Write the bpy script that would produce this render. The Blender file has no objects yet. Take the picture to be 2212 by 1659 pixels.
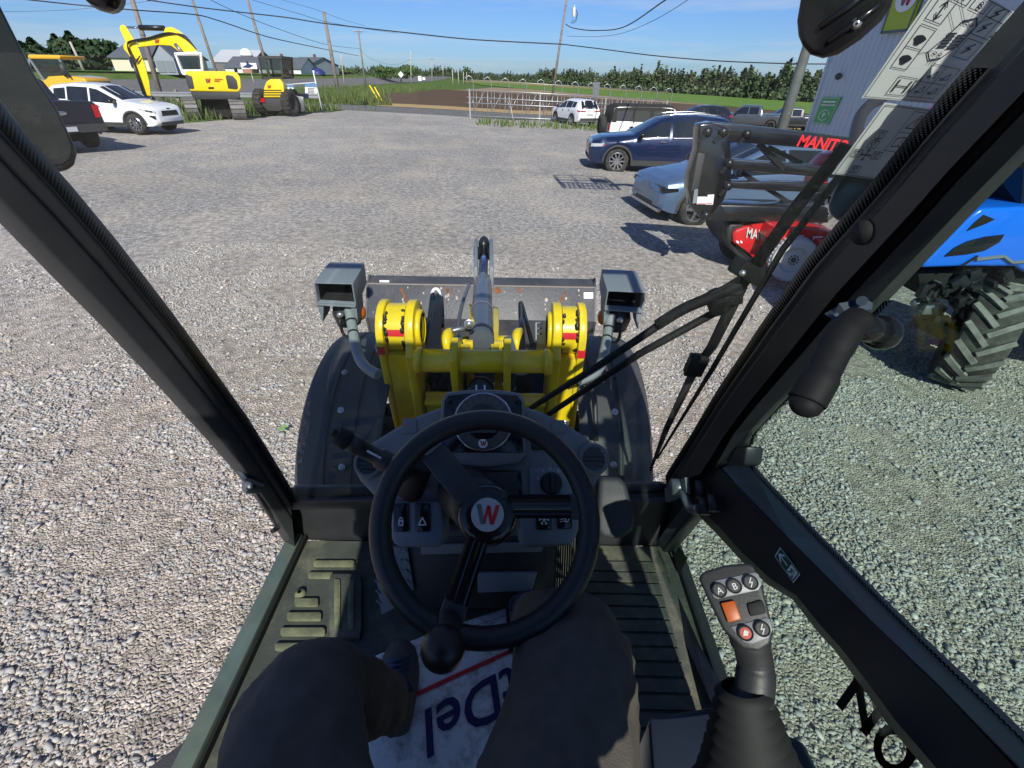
import bpy, bmesh, math, random
import numpy as np
from mathutils import Vector, Matrix, noise as mnoise
random.seed(7); np.random.seed(7)
R = math.radians
SC = bpy.context.scene
COL = SC.collection

# ---------------------------------------------------------------- camera
CAM_H = 2.5
FPX, CXP, CYP = 1000.0, 1106.0, 829.5          # focal length and centre in reference pixels (2212 x 1659)
PITCH, ROLL = R(33.5), R(1.0)
FWD = Vector((0, math.cos(PITCH), -math.sin(PITCH)))
UP0 = Vector((0, math.sin(PITCH), math.cos(PITCH)))
RT0 = Vector((1, 0, 0))
RT = RT0 * math.cos(ROLL) + UP0 * math.sin(ROLL)
UPV = -RT0 * math.sin(ROLL) + UP0 * math.cos(ROLL)
CAMP = Vector((0, 0, CAM_H))
cd = bpy.data.cameras.new('camera'); cam = bpy.data.objects.new('camera', cd); COL.objects.link(cam)
cd.sensor_width = 36; cd.sensor_fit = 'HORIZONTAL'; cd.lens = 36 * FPX / 2212
cd.clip_start = 0.02; cd.clip_end = 9000
m3 = Matrix((RT, UPV, -FWD)).transposed()
cam.matrix_world = Matrix.Translation(CAMP) @ m3.to_4x4()
SC.camera = cam

# ---------------------------------------------------------------- world, sun, exposure
SUN_EL, SUN_AZ = R(38), R(-5)                  # light travels towards +y, slightly towards -x
w = bpy.data.worlds.new("World"); SC.world = w; w.use_nodes = True
nt = w.node_tree; nt.nodes.clear()
sky = nt.nodes.new('ShaderNodeTexSky'); sky.sky_type = 'NISHITA'; sky.sun_disc = False
sky.sun_elevation = SUN_EL
sky.sun_rotation = math.pi + SUN_AZ
sky.air_density = 1.0; sky.dust_density = 0.35; sky.ozone_density = 1.6; sky.altitude = 50
bg = nt.nodes.new('ShaderNodeBackground'); bg.inputs[1].default_value = 0.075
wo = nt.nodes.new('ShaderNodeOutputWorld')
tc = nt.nodes.new('ShaderNodeTexCoord'); mp = nt.nodes.new('ShaderNodeMapping'); mp.inputs['Scale'].default_value = (2.2, 2.2, 26)
mp.inputs['Location'].default_value = (1.35, 0.7, 0.3)
nz = nt.nodes.new('ShaderNodeTexNoise'); nz.inputs['Scale'].default_value = 1.3; nz.inputs['Detail'].default_value = 7; nz.inputs['Roughness'].default_value = .6
rp = nt.nodes.new('ShaderNodeValToRGB'); rp.color_ramp.elements[0].position = .47; rp.color_ramp.elements[1].position = .72
rp.color_ramp.elements[1].color = (.42, .42, .42, 1)
mx = nt.nodes.new('ShaderNodeMixRGB'); mx.inputs[2].default_value = (7.2, 7.6, 8.2, 1)
L = nt.links.new
L(tc.outputs['Generated'], mp.inputs[0]); L(mp.outputs[0], nz.inputs[0]); L(nz.outputs[0], rp.inputs[0]); L(rp.outputs[0], mx.inputs[0])
tn = nt.nodes.new('ShaderNodeMixRGB'); tn.blend_type = 'MULTIPLY'; tn.inputs[0].default_value = 1; tn.inputs[2].default_value = (.43, .66, 1.12, 1)
L(sky.outputs[0], tn.inputs[1]); L(tn.outputs[0], mx.inputs[1]); L(mx.outputs[0], bg.inputs[0]); L(bg.outputs[0], wo.inputs[0])
sd = bpy.data.lights.new('sun', 'SUN'); sd.energy = 5.0; sd.angle = R(.53); sd.color = (1, .95, .87)
so = bpy.data.objects.new('sun', sd); COL.objects.link(so)
ldir = Vector((math.sin(SUN_AZ) * math.cos(SUN_EL), math.cos(SUN_AZ) * math.cos(SUN_EL), -math.sin(SUN_EL)))
so.rotation_euler = ldir.to_track_quat('-Z', 'Y').to_euler(); so.location = (0, -20, 30)
SC.view_settings.view_transform = 'Standard'; SC.view_settings.look = 'None'
SC.view_settings.exposure = 0.36; SC.view_settings.gamma = 1
SC.render.engine = 'CYCLES'
SC.cycles.max_bounces = 7; SC.cycles.transparent_max_bounces = 16; SC.cycles.use_denoising = True
SC.cycles.sample_clamp_indirect = 6

# ---------------------------------------------------------------- picture rays -> places in the world
def ray(u, v):
    return FWD + RT * ((u - CXP) / FPX) + UPV * ((CYP - v) / FPX)
def at_t(u, v, t): return CAMP + ray(u, v) * t
def at_x(u, v, x): d = ray(u, v); return CAMP + d * (x / d.x)
def at_y(u, v, y): d = ray(u, v); return CAMP + d * (y / d.y)
def at_z(u, v, z): d = ray(u, v); return CAMP + d * ((z - CAM_H) / d.z)
def gz(x, y):
    s = 0.040 * (max(x - 2, 0) if x > 0 else x)
    d = .0112 * min(max(y - 12, 0), 50)
    q = min(max((-x - 47) / 12, 0), 1)
    return (-3.4 * math.tanh(s / 3.4) if s > 0 else .75 * math.tanh(-s / .75)) - d + 2.2 * q * q * (3 - 2 * q)
def gnd(u, v):
    d = ray(u, v); z = 0.0
    p = None
    for _ in range(40):
        t = (z - CAM_H) / min(d.z, -1e-4)
        t = min(t, 900)
        p = CAMP + d * t
        z = gz(p.x, p.y)
    return Vector((p.x, p.y, z))
class Pl:
    def __init__(s, P0, n=None):
        s.P0 = Vector(P0); s.n = (Vector(n) if n is not None else (CAMP - s.P0)).normalized()
    def pt(s, u, v, off=0.0):
        d = ray(u, v); t = (s.P0 - CAMP).dot(s.n) / d.dot(s.n)
        return CAMP + d * t + s.n * off

# ---------------------------------------------------------------- mesh helpers
def lerp(a, b, t): return a + (b - a) * t
def poly(pts):
    xs = [p[0] for p in pts]; ys = [p[1] for p in pts]
    return lambda x: float(np.interp(x, xs, ys))
class MB:
    def __init__(s): s.v = []; s.f = []; s.sm = []
    def add(s, vs, fs, smooth=False):
        b = len(s.v); s.v += [tuple(p) for p in vs]
        for f in fs: s.f.append(tuple(b + i for i in f)); s.sm.append(smooth)
        return s
    def box(s, c, size, rot=None):
        x, y, z = size[0] / 2, size[1] / 2, size[2] / 2
        vs = [Vector(p) for p in ((-x, -y, -z), (x, -y, -z), (x, y, -z), (-x, y, -z), (-x, -y, z), (x, -y, z), (x, y, z), (-x, y, z))]
        if rot is not None:
            M = rot if isinstance(rot, Matrix) else Matrix.Rotation(rot, 3, 'Z')
            vs = [M @ p for p in vs]
        c = Vector(c)
        return s.add([p + c for p in vs], [(3, 2, 1, 0), (4, 5, 6, 7), (0, 1, 5, 4), (1, 2, 6, 5), (2, 3, 7, 6), (3, 0, 4, 7)])
    def bar(s, a, b, wx, wz, up=(0, 0, 1)):
        a = Vector(a); b = Vector(b); d = (b - a); l = d.length; d.normalize()
        upv = Vector(up)
        if abs(d.dot(upv)) > .98: upv = Vector((0, 1, 0))
        sx = d.cross(upv).normalized(); sz = sx.cross(d).normalized()
        return s.box((a + b) / 2, (wx, l, wz), Matrix((sx, d, sz)).transposed())
    def prism(s, pts, vec, smooth=False):
        pts = [Vector(p) for p in pts]; vec = Vector(vec); n = len(pts)
        nn = Vector((0, 0, 0))
        for i in range(n): nn += pts[i].cross(pts[(i + 1) % n])
        if nn.dot(vec) > 0: pts.reverse()
        vs = pts + [p + vec for p in pts]
        fs = [tuple(range(n)), tuple(range(2 * n - 1, n - 1, -1))]
        b = len(s.v)
        s.add(vs, fs, False)
        for i in range(n):
            j = (i + 1) % n
            s.f.append((b + j, b + i, b + n + i, b + n + j)); s.sm.append(smooth)
        return s
    def face(s, pts): return s.add(pts, [tuple(range(len(pts)))])
    def grid(s, rows, smooth=True, closeu=False):
        n = len(rows[0]); vs = [p for r in rows for p in r]; fs = []
        for i in range(len(rows) - 1):
            for j in range(n if closeu else n - 1):
                k = (j + 1) % n
                fs.append((i * n + j, i * n + k, (i + 1) * n + k, (i + 1) * n + j))
        return s.add(vs, fs, smooth)
    def tube(s, pts, r, n=10, caps=True, closed=False, flat=1.0):
        pts = [Vector(p) for p in pts]; m = len(pts)
        rr = r if isinstance(r, (list, tuple)) else [r] * m
        rows = []; prev = None
        for i in range(m):
            if closed: d = pts[(i + 1) % m] - pts[i - 1]
            else: d = pts[min(i + 1, m - 1)] - pts[max(i - 1, 0)]
            d.normalize()
            if prev is None:
                a = Vector((0, 0, 1)) if abs(d.z) < .9 else Vector((1, 0, 0))
                a = (a - d * a.dot(d)).normalized()
            else:
                a = (prev - d * prev.dot(d)).normalized()
            prev = a; b = d.cross(a)
            rows.append([pts[i] + (a * math.cos(2 * math.pi * k / n) + b * flat * math.sin(2 * math.pi * k / n)) * rr[i] for k in range(n)])
        if closed: rows.append(rows[0])
        b0 = len(s.v)
        s.grid(rows, True, True)
        if caps and not closed:
            s.f.append(tuple(b0 + k for k in range(n - 1, -1, -1))); s.sm.append(False)
            e = b0 + (m - 1) * n
            s.f.append(tuple(e + k for k in range(n))); s.sm.append(False)
        return s
    def lathe(s, prof, org, axis, n=24, smooth=True):
        ax = Vector(axis).normalized(); a = Vector((0, 0, 1)) if abs(ax.z) < .9 else Vector((1, 0, 0))
        a = (a - ax * a.dot(ax)).normalized(); b = ax.cross(a); o = Vector(org)
        rows = [[o + ax * h + (a * math.cos(2 * math.pi * k / n) + b * math.sin(2 * math.pi * k / n)) * r for k in range(n)] for r, h in prof]
        return s.grid(rows, smooth, True)
    def disc(s, org, axis, r, n=24, th=0.0):
        if th: return s.lathe([(0.0005, th), (r, th), (r, 0)], org, axis, n, False)
        return s.lathe([(0.0005, 0), (r, 0)], org, axis, n, False)
    def ball(s, c, rad, n=16, m=10, M=None):
        c = Vector(c)
        if not isinstance(rad, (list, tuple)): rad = (rad,) * 3
        rows = []
        for i in range(m + 1):
            th = math.pi * i / m
            row = []
            for k in range(n):
                p = Vector((rad[0] * math.sin(th) * math.cos(2 * math.pi * k / n), rad[1] * math.sin(th) * math.sin(2 * math.pi * k / n), rad[2] * math.cos(th)))
                row.append(c + (M @ p if M is not None else p))
            rows.append(row)
        return s.grid(rows, True, True)
    def build(s, name, mat, parent=None, world=False, bevel=0, seg=2, sharp=None, sub=0):
        me = bpy.data.meshes.new(name)
        off = Vector((0, 0, 0))
        if world and parent is not None:
            p = parent
            while p.parent is not None: p = p.parent
            off = p.location
        me.from_pydata([(a[0] - off[0], a[1] - off[1], a[2] - off[2]) for a in s.v], [], s.f)
        me.polygons.foreach_set('use_smooth', s.sm)
        mats = mat if isinstance(mat, (list, tuple)) else [mat]
        for q in mats: me.materials.append(q)
        bm = bmesh.new(); bm.from_mesh(me)
        bmesh.ops.remove_doubles(bm, verts=bm.verts, dist=1e-5)
        bmesh.ops.recalc_face_normals(bm, faces=bm.faces)
        if bevel:
            ed = [e for e in bm.edges if len(e.link_faces) == 2 and e.calc_face_angle(0) > .5]
            bmesh.ops.bevel(bm, geom=ed, offset=bevel, segments=seg, affect='EDGES', profile=.5, clamp_overlap=True)
            for f in bm.faces: f.smooth = True
            sharp = sharp or 40
        bm.to_mesh(me); bm.free()
        if sharp: me.set_sharp_from_angle(angle=R(sharp))
        o = bpy.data.objects.new(name, me); COL.objects.link(o)
        if parent is not None: o.parent = parent
        if sub:
            md = o.modifiers.new('smooth', 'SUBSURF'); md.levels = md.render_levels = sub
        return o
def thing(name, label, cat, loc=(0, 0, 0), rotz=0, group=None):
    o = bpy.data.objects.new(name, None); COL.objects.link(o); o.location = loc; o.rotation_euler = (0, 0, rotz)
    o.empty_display_size = .2
    o['label'] = label; o['category'] = cat
    if group: o['group'] = group
    return o
def tag(o, label, cat, group=None):
    o['label'] = label; o['category'] = cat
    if group: o['group'] = group
    return o
def kind(o, k): o['kind'] = k; return o
def catmull(pts, n=6, closed=False):
    P = [Vector(p) for p in pts]; m = len(P); out = []
    rng = range(m) if closed else range(m - 1)
    for i in rng:
        p0 = P[i - 1] if (closed or i > 0) else P[0]; p1 = P[i]; p2 = P[(i + 1) % m]
        p3 = P[(i + 2) % m] if (closed or i + 2 < m) else P[-1]
        for k in range(n):
            t = k / n
            out.append(.5 * ((2 * p1) + (p2 - p0) * t + (2 * p0 - 5 * p1 + 4 * p2 - p3) * t * t + (3 * p1 - p0 - 3 * p2 + p3) * t ** 3))
    if not closed: out.append(P[-1])
    return out
_tx = {}
def text2d(s, bold=0.0, shear=0.0, spacing=1.0):
    """filled outline of a word: points (x, y) with cap height about 1, and faces"""
    key = (s, bold, shear, spacing)
    if key in _tx: return _tx[key]
    cu = bpy.data.curves.new('word', 'FONT'); cu.body = s; cu.size = 1.4; cu.offset = bold; cu.shear = shear; cu.space_character = spacing
    cu.resolution_u = 3
    o = bpy.data.objects.new('word', cu); COL.objects.link(o)
    dg = bpy.context.evaluated_depsgraph_get(); dg.update()
    me = bpy.data.meshes.new_from_object(o.evaluated_get(dg))
    vs = [(p.co.x, p.co.y) for p in me.vertices]; fs = [tuple(f.vertices) for f in me.polygons]
    bpy.data.objects.remove(o); bpy.data.curves.remove(cu); bpy.data.meshes.remove(me)
    _tx[key] = (vs, fs); return vs, fs
def put_text(mb, s, fn, x, y, h, bold=0.02, shear=0.0, centre=False, spacing=1.0, aspect=1.0):
    vs, fs = text2d(s, bold, shear, spacing)
    wd = max(p[0] for p in vs) if vs else 0
    ox = -wd / 2 if centre else 0
    mb.add([fn(x + (p[0] + ox) * h * aspect, y + p[1] * h) for p in vs], fs)
def stroke(mb, pts, wd, fn, closed=False):
    n = len(pts)
    for i in range(n if closed else n - 1):
        a = Vector(pts[i]).to_2d(); b = Vector(pts[(i + 1) % n]).to_2d(); d = (b - a)
        if d.length < 1e-9: continue
        d.normalize(); q = Vector((-d.y, d.x)) * wd / 2; a = a - d * wd / 2; b = b + d * wd / 2
        mb.add([fn(*(a - q)), fn(*(b - q)), fn(*(b + q)), fn(*(a + q))], [(0, 1, 2, 3)])
def frame2(O, ex, ey, off=None):
    O = Vector(O); ex = Vector(ex); ey = Vector(ey)
    return lambda a, b: O + ex * a + ey * b
W_GREY = [[(0, 1), (.22, 1), (.44, .06), (.24, .06)]]
W_RED = [[(.36, .30), (.50, .95), (.62, .95), (.47, .12), (.42, .06)], [(.50, .95), (.66, .95), (.84, .06), (.68, .06), (.56, .55)], [(.70, .06), (.86, .06), (1.10, 1), (.90, 1)]]
def put_w(mg, mr, fn, x, y, h):
    for P in W_GREY: mg.face([fn(x + a * h, y + b * h) for a, b in P])
    for P in W_RED: mr.face([fn(x + a * h, y + b * h) for a, b in P])

# ---------------------------------------------------------------- materials
M = {}
def mat(name, col, rough=.5, metal=0.0, var=0.0, vscale=8.0, bump=0.0, bscale=60.0, spec=.5, coat=0.0, dirt=None, dscale=3.0, damt=.5):
    m = bpy.data.materials.new(name); m.use_nodes = True; t = m.node_tree; b = t.nodes['Principled BSDF']
    b.inputs['Base Color'].default_value = (*col, 1); b.inputs['Roughness'].default_value = rough; b.inputs['Metallic'].default_value = metal
    b.inputs['Specular IOR Level'].default_value = spec
    if coat: b.inputs['Coat Weight'].default_value = coat; b.inputs['Coat Roughness'].default_value = .05
    tcn = t.nodes.new('ShaderNodeTexCoord'); co = tcn.outputs['Object']
    last = None
    if var:
        n = t.nodes.new('ShaderNodeTexNoise'); n.inputs['Scale'].default_value = vscale; n.inputs['Detail'].default_value = 6
        t.links.new(co, n.inputs[0])
        mr = t.nodes.new('ShaderNodeMapRange'); mr.inputs[1].default_value = .3; mr.inputs[2].default_value = .7
        mr.inputs[3].default_value = 1 - var; mr.inputs[4].default_value = 1 + var; t.links.new(n.outputs[0], mr.inputs[0])
        mu = t.nodes.new('ShaderNodeVectorMath'); mu.operation = 'SCALE'; mu.inputs[0].default_value = col
        t.links.new(mr.outputs[0], mu.inputs['Scale']); last = mu.outputs[0]
    if dirt is not None:
        n = t.nodes.new('ShaderNodeTexNoise'); n.inputs['Scale'].default_value = dscale; n.inputs['Detail'].default_value = 9; n.inputs['Roughness'].default_value = .7
        t.links.new(co, n.inputs[0])
        mr = t.nodes.new('ShaderNodeMapRange'); mr.inputs[1].default_value = .48; mr.inputs[2].default_value = .72; mr.inputs[4].default_value = damt
        t.links.new(n.outputs[0], mr.inputs[0])
        mxx = t.nodes.new('ShaderNodeMixRGB'); mxx.inputs[1].default_value = (*col, 1); mxx.inputs[2].default_value = (*dirt, 1)
        t.links.new(mr.outputs[0], mxx.inputs[0])
        if last is not None: t.links.new(last, mxx.inputs[1])
        last = mxx.outputs[0]
        rr = t.nodes.new('ShaderNodeMapRange'); rr.inputs[3].default_value = rough; rr.inputs[4].default_value = min(1, rough + .35)
        t.links.new(mr.outputs[0], rr.inputs[0]); t.links.new(rr.outputs[0], b.inputs['Roughness'])
    if last is not None: t.links.new(last, b.inputs['Base Color'])
    if bump:
        n = t.nodes.new('ShaderNodeTexNoise'); n.inputs['Scale'].default_value = bscale; n.inputs['Detail'].default_value = 4
        t.links.new(co, n.inputs[0])
        bn = t.nodes.new('ShaderNodeBump'); bn.inputs['Strength'].default_value = bump; bn.inputs['Distance'].default_value = .01
        t.links.new(n.outputs[0], bn.inputs['Height']); t.links.new(bn.outputs[0], b.inputs['Normal'])
    M[name] = m; return m
def glass(name, tint, refl=1.0, dust=0.0):
    m = bpy.data.materials.new(name); m.use_nodes = True; t = m.node_tree; t.nodes.clear()
    o = t.nodes.new('ShaderNodeOutputMaterial'); tr = t.nodes.new('ShaderNodeBsdfTransparent'); tr.inputs[0].default_value = (*tint, 1)
    gl = t.nodes.new('ShaderNodeBsdfGlossy'); gl.inputs['Roughness'].default_value = .01
    lw = t.nodes.new('ShaderNodeLayerWeight'); lw.inputs[0].default_value = .5
    pw = t.nodes.new('ShaderNodeMath'); pw.operation = 'POWER'; pw.inputs[1].default_value = 5; t.links.new(lw.outputs['Facing'], pw.inputs[0])
    fr = t.nodes.new('ShaderNodeMath'); fr.operation = 'MULTIPLY_ADD'; fr.inputs[1].default_value = .9; fr.inputs[2].default_value = .05; t.links.new(pw.outputs[0], fr.inputs[0])
    mu = t.nodes.new('ShaderNodeMath'); mu.operation = 'MULTIPLY'; mu.inputs[1].default_value = refl
    mxs = t.nodes.new('ShaderNodeMixShader')
    t.links.new(fr.outputs[0], mu.inputs[0]); t.links.new(mu.outputs[0], mxs.inputs[0]); t.links.new(tr.outputs[0], mxs.inputs[1]); t.links.new(gl.outputs[0], mxs.inputs[2])
    last = mxs.outputs[0]
    if dust:
        df = t.nodes.new('ShaderNodeBsdfDiffuse'); df.inputs[0].default_value = (.6, .6, .58, 1)
        m2 = t.nodes.new('ShaderNodeMixShader'); n = t.nodes.new('ShaderNodeTexNoise'); n.inputs['Scale'].default_value = 6; n.inputs['Detail'].default_value = 8
        tcn = t.nodes.new('ShaderNodeTexCoord'); t.links.new(tcn.outputs['Object'], n.inputs[0])
        mr = t.nodes.new('ShaderNodeMapRange'); mr.inputs[1].default_value = .35; mr.inputs[2].default_value = .8; mr.inputs[3].default_value = dust * .3; mr.inputs[4].default_value = dust
        t.links.new(n.outputs[0], mr.inputs[0]); t.links.new(mr.outputs[0], m2.inputs[0]); t.links.new(last, m2.inputs[1]); t.links.new(df.outputs[0], m2.inputs[2]); last = m2.outputs[0]
    t.links.new(last, o.inputs[0]); M[name] = m; return m
YEL = (.80, .585, .012)
mat('yellow paint', YEL, .32, var=.06, vscale=5, coat=.3, dirt=(.34, .27, .12), dscale=16, damt=.38)
mat('machine yellow', (.83, .60, .01), .35, var=.05, coat=.3, dirt=(.35, .28, .15), dscale=2, damt=.2)
mat('black plastic', (.022, .022, .023), .5, bump=.05, bscale=300)
mat('fender plastic', (.060, .060, .062), .55, var=.15, vscale=3, bump=.25, bscale=260, dirt=(.17, .165, .15), dscale=4, damt=.3, spec=.4)
mat('cab frame', (.022, .023, .026), .42, var=.15, vscale=10, dirt=(.04, .035, .028), dscale=5, damt=.35)
mat('rubber seal', (.006, .006, .006), .75)
mat('dash plastic', (.17, .175, .19), .6, bump=.35, bscale=420, var=.08)
mat('dash panel', (.20, .22, .25), .55, bump=.2, bscale=420)
mat('gloss black', (.008, .008, .009), .16)
mat('steel grey', (.20, .21, .22), .4, metal=.6, var=.1)
mat('cylinder grey', (.085, .095, .115), .32, var=.1, dirt=(.20, .17, .12), dscale=9, damt=.35, coat=.2)
mat('chrome', (.55, .57, .62), .12, metal=1)
mat('bucket steel', (.048, .051, .062), .5, var=.2, vscale=6, bump=.2, bscale=50, dirt=(.17, .14, .12), dscale=9, damt=.28)
mat('rust', (.16, .065, .025), .9, var=.4, vscale=30, bump=.3)
mat('housing grey', (.17, .195, .215), .5, var=.06, bump=.08, bscale=200)
mat('post grey', (.22, .25, .25), .5, var=.05)
mat('zinc', (.5, .5, .5), .3, metal=.8)
mat('red decal', (.62, .02, .03), .4)
mat('logo red', (.45, .012, .015), .4)
mat('logo grey', (.10, .105, .115), .4)
mat('white print', (.78, .78, .78), .5)
mat('sticker white', (.50, .51, .50), .6)
mat('ink', (.012, .012, .02), .6)
mat('mat rubber', (.058, .063, .055), .7, var=.25, vscale=12, bump=.15, bscale=90, dirt=(.17, .165, .11), dscale=7, damt=.85)
mat('mat dust', (.14, .145, .085), .85, var=.35, vscale=25, bump=.2, bscale=120)
mat('sill paint', (.10, .135, .12), .55, var=.2, vscale=14, dirt=(.16, .16, .11), dscale=10, damt=.6)
mat('tread plate', (.16, .18, .22), .4, metal=.5)
mat('trousers', (.095, .08, .068), .95, var=.16, vscale=30, bump=.2, bscale=300)
mat('shoe leather', (.085, .072, .06), .7, bump=.4, bscale=90)
mat('shoe lace', (.04, .06, .11), .8)
mat('mud', (.10, .09, .07), .95, var=.4, vscale=40)
mat('paper', (.80, .81, .84), .7, var=.04, dirt=(.16, .13, .10), dscale=26, damt=.9)
mat('clean paper', (.66, .68, .74), .7)
mat('blue ink', (.012, .016, .10), .6)
mat('tyre rubber', (.018, .018, .018), .85, var=.3, vscale=9, dirt=(.12, .105, .085), dscale=5, damt=.6)
mat('dusty tyre', (.045, .042, .038), .9, var=.3, vscale=9, dirt=(.16, .14, .12), dscale=5, damt=.7)
mat('green sign', (.03, .33, .07), .5)
mat('exit green', (.01, .09, .05), .5)
mat('orange switch', (.38, .07, .005), .45)
mat('lcd', (.06, .065, .055), .25)
mat('glass black', (.012, .014, .017), .05)
mat('dark steel', (.02, .022, .025), .35, metal=.3)
mat('hose', (.012, .012, .012), .5, bump=.1)
mat('white dirt', (.6, .58, .55), .9)
mat('grease', (.02, .015, .01), .35)
glass('windscreen', (.965, .985, .975), .7, dust=.022)
glass('tinted glass', (.76, .87, .815), .3)
# ================================================================ GROUND
def ground_mat(name, stones=True, base=((.43, .42, .41), (.49, .435, .365)), scale=42):
    m = bpy.data.materials.new(name); m.use_nodes = True; t = m.node_tree; b = t.nodes['Principled BSDF']; K = t.links.new
    b.inputs['Roughness'].default_value = .92; b.inputs['Specular IOR Level'].default_value = .25
    tcn = t.nodes.new('ShaderNodeTexCoord'); co = tcn.outputs['Object']
    def noise(sc, det=6, dist=0, vec=None):
        n = t.nodes.new('ShaderNodeTexNoise'); n.inputs['Scale'].default_value = sc; n.inputs['Detail'].default_value = det; n.inputs['Distortion'].default_value = dist
        K(vec or co, n.inputs[0]); return n.outputs[0]
    def mr(x, a, bb, c, d):
        n = t.nodes.new('ShaderNodeMapRange'); n.inputs[1].default_value = a; n.inputs[2].default_value = bb; n.inputs[3].default_value = c; n.inputs[4].default_value = d
        K(x, n.inputs[0]); return n.outputs[0]
    def mix(f, c1, c2, mode='MIX'):
        n = t.nodes.new('ShaderNodeMixRGB'); n.blend_type = mode
        for i, q in ((0, f), (1, c1), (2, c2)):
            if isinstance(q, (tuple, float, int)): n.inputs[i].default_value = (*q, 1) if isinstance(q, tuple) else q
            else: K(q, n.inputs[i])
        return n.outputs[0]
    map_ = t.nodes.new('ShaderNodeMapping'); map_.inputs['Scale'].default_value = (.50, .10, 1); map_.inputs['Rotation'].default_value = (0, 0, R(14)); K(co, map_.inputs[0])
    tracks = mr(noise(1.0, 5, .9, map_.outputs[0]), .47, .66, 0, 1)
    patch = mr(noise(.55, 6, .4), .46, .64, 0, 1)
    dirt0 = mix(.62, tracks, patch)
    dm_ = t.nodes.new('ShaderNodeMath'); dm_.operation = 'MULTIPLY'; dm_.inputs[1].default_value = .72; K(dirt0, dm_.inputs[0]); dirt = dm_.outputs[0]
    vo = t.nodes.new('ShaderNodeTexVoronoi'); vo.inputs['Scale'].default_value = scale; K(co, vo.inputs['Vector'])
    sep = t.nodes.new('ShaderNodeSeparateColor'); K(vo.outputs['Color'], sep.inputs[0])
    ve = t.nodes.new('ShaderNodeTexVoronoi'); ve.feature = 'DISTANCE_TO_EDGE'; ve.inputs['Scale'].default_value = scale; K(co, ve.inputs['Vector'])
    v2 = t.nodes.new('ShaderNodeTexVoronoi'); v2.inputs['Scale'].default_value = scale * 3.2; K(co, v2.inputs['Vector'])
    sp2 = t.nodes.new('ShaderNodeSeparateColor'); K(v2.outputs['Color'], sp2.inputs[0])
    tone = mr(sep.outputs[0], 0, 1, .55, 1.45)
    fine = mr(sp2.outputs[0], 0, 1, .6, 1.4)
    grey = t.nodes.new('ShaderNodeVectorMath'); grey.operation = 'SCALE'; grey.inputs[0].default_value = base[0]; K(tone, grey.inputs['Scale'])
    warm = mix(mr(sep.outputs[1], .62, .95, 0, .55), grey.outputs[0], (.44, .37, .29))
    crack = mr(ve.outputs[0], 0, .14, .30, 1)
    stone = mix(1.0, warm, crack, 'MULTIPLY')
    fdirt = t.nodes.new('ShaderNodeVectorMath'); fdirt.operation = 'SCALE'; fdirt.inputs[0].default_value = base[1]; K(fine, fdirt.inputs['Scale'])
    ln_ = t.nodes.new('ShaderNodeVectorMath'); ln_.operation = 'LENGTH'; K(co, ln_.inputs[0])
    near = mr(ln_.outputs['Value'], 4.5, 9.5, 1, 0)
    worn = t.nodes.new('ShaderNodeVectorMath'); worn.operation = 'SCALE'; worn.inputs[0].default_value = (.385, .34, .29); K(fine, worn.inputs['Scale'])
    colr = mix(near, mix(dirt, stone, fdirt.outputs[0]), worn.outputs[0])
    big_ = mr(noise(.13, 4), .35, .65, .90, 1.10)
    spk = mr(noise(11, 9), .30, .70, .62, 1.38)
    bm_ = t.nodes.new('ShaderNodeMath'); bm_.operation = 'MULTIPLY'; K(big_, bm_.inputs[0]); K(spk, bm_.inputs[1]); big = bm_.outputs[0]
    fin = t.nodes.new('ShaderNodeVectorMath'); fin.operation = 'SCALE'; K(colr, fin.inputs[0]); K(big, fin.inputs['Scale'])
    K(fin.outputs[0], b.inputs['Base Color'])
    hgt = t.nodes.new('ShaderNodeMath'); hgt.operation = 'ADD'; K(mr(ve.outputs[0], 0, .3, 0, 1), hgt.inputs[0]); K(mr(v2.outputs[0], 0, .8, .35, 0), hgt.inputs[1])
    bn = t.nodes.new('ShaderNodeBump'); bn.inputs['Strength'].default_value = .8; bn.inputs['Distance'].default_value = .012; K(hgt.outputs[0], bn.inputs['Height'])
    K(bn.outputs[0], b.inputs['Normal'])
    M[name] = m; return m
def soft_mat(name, c1, c2, sc, rough=.95, stretch=(1, 1, 1), bump=.4, c3=None):
    m = bpy.data.materials.new(name); m.use_nodes = True; t = m.node_tree; b = t.nodes['Principled BSDF']; K = t.links.new
    b.inputs['Roughness'].default_value = rough; b.inputs['Specular IOR Level'].default_value = .15
    tcn = t.nodes.new('ShaderNodeTexCoord'); mp_ = t.nodes.new('ShaderNodeMapping'); mp_.inputs['Scale'].default_value = stretch; K(tcn.outputs['Object'], mp_.inputs[0])
    n = t.nodes.new('ShaderNodeTexNoise'); n.inputs['Scale'].default_value = sc; n.inputs['Detail'].default_value = 9; n.inputs['Roughness'].default_value = .68; K(mp_.outputs[0], n.inputs[0])
    rp_ = t.nodes.new('ShaderNodeValToRGB'); rp_.color_ramp.elements[0].position = .33; rp_.color_ramp.elements[1].position = .67
    rp_.color_ramp.elements[0].color = (*c1, 1); rp_.color_ramp.elements[1].color = (*c2, 1)
    if c3: e = rp_.color_ramp.elements.new(.5); e.color = (*c3, 1)
    K(n.outputs[0], rp_.inputs[0]); K(rp_.outputs[0], b.inputs['Base Color'])
    if bump:
        bn = t.nodes.new('ShaderNodeBump'); bn.inputs['Strength'].default_value = bump; bn.inputs['Distance'].default_value = .05; K(n.outputs[0], bn.inputs['Height']); K(bn.outputs[0], b.inputs['Normal'])
    M[name] = m; return m
ground_mat('gravel')
soft_mat('meadow', (.045, .085, .016), (.13, .17, .035), .9, c3=(.075, .125, .022))
soft_mat('lawn', (.045, .105, .014), (.085, .165, .022), .7)
soft_mat('crop', (.075, .155, .022), (.13, .21, .045), .25, stretch=(.25, 1, 1))
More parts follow.
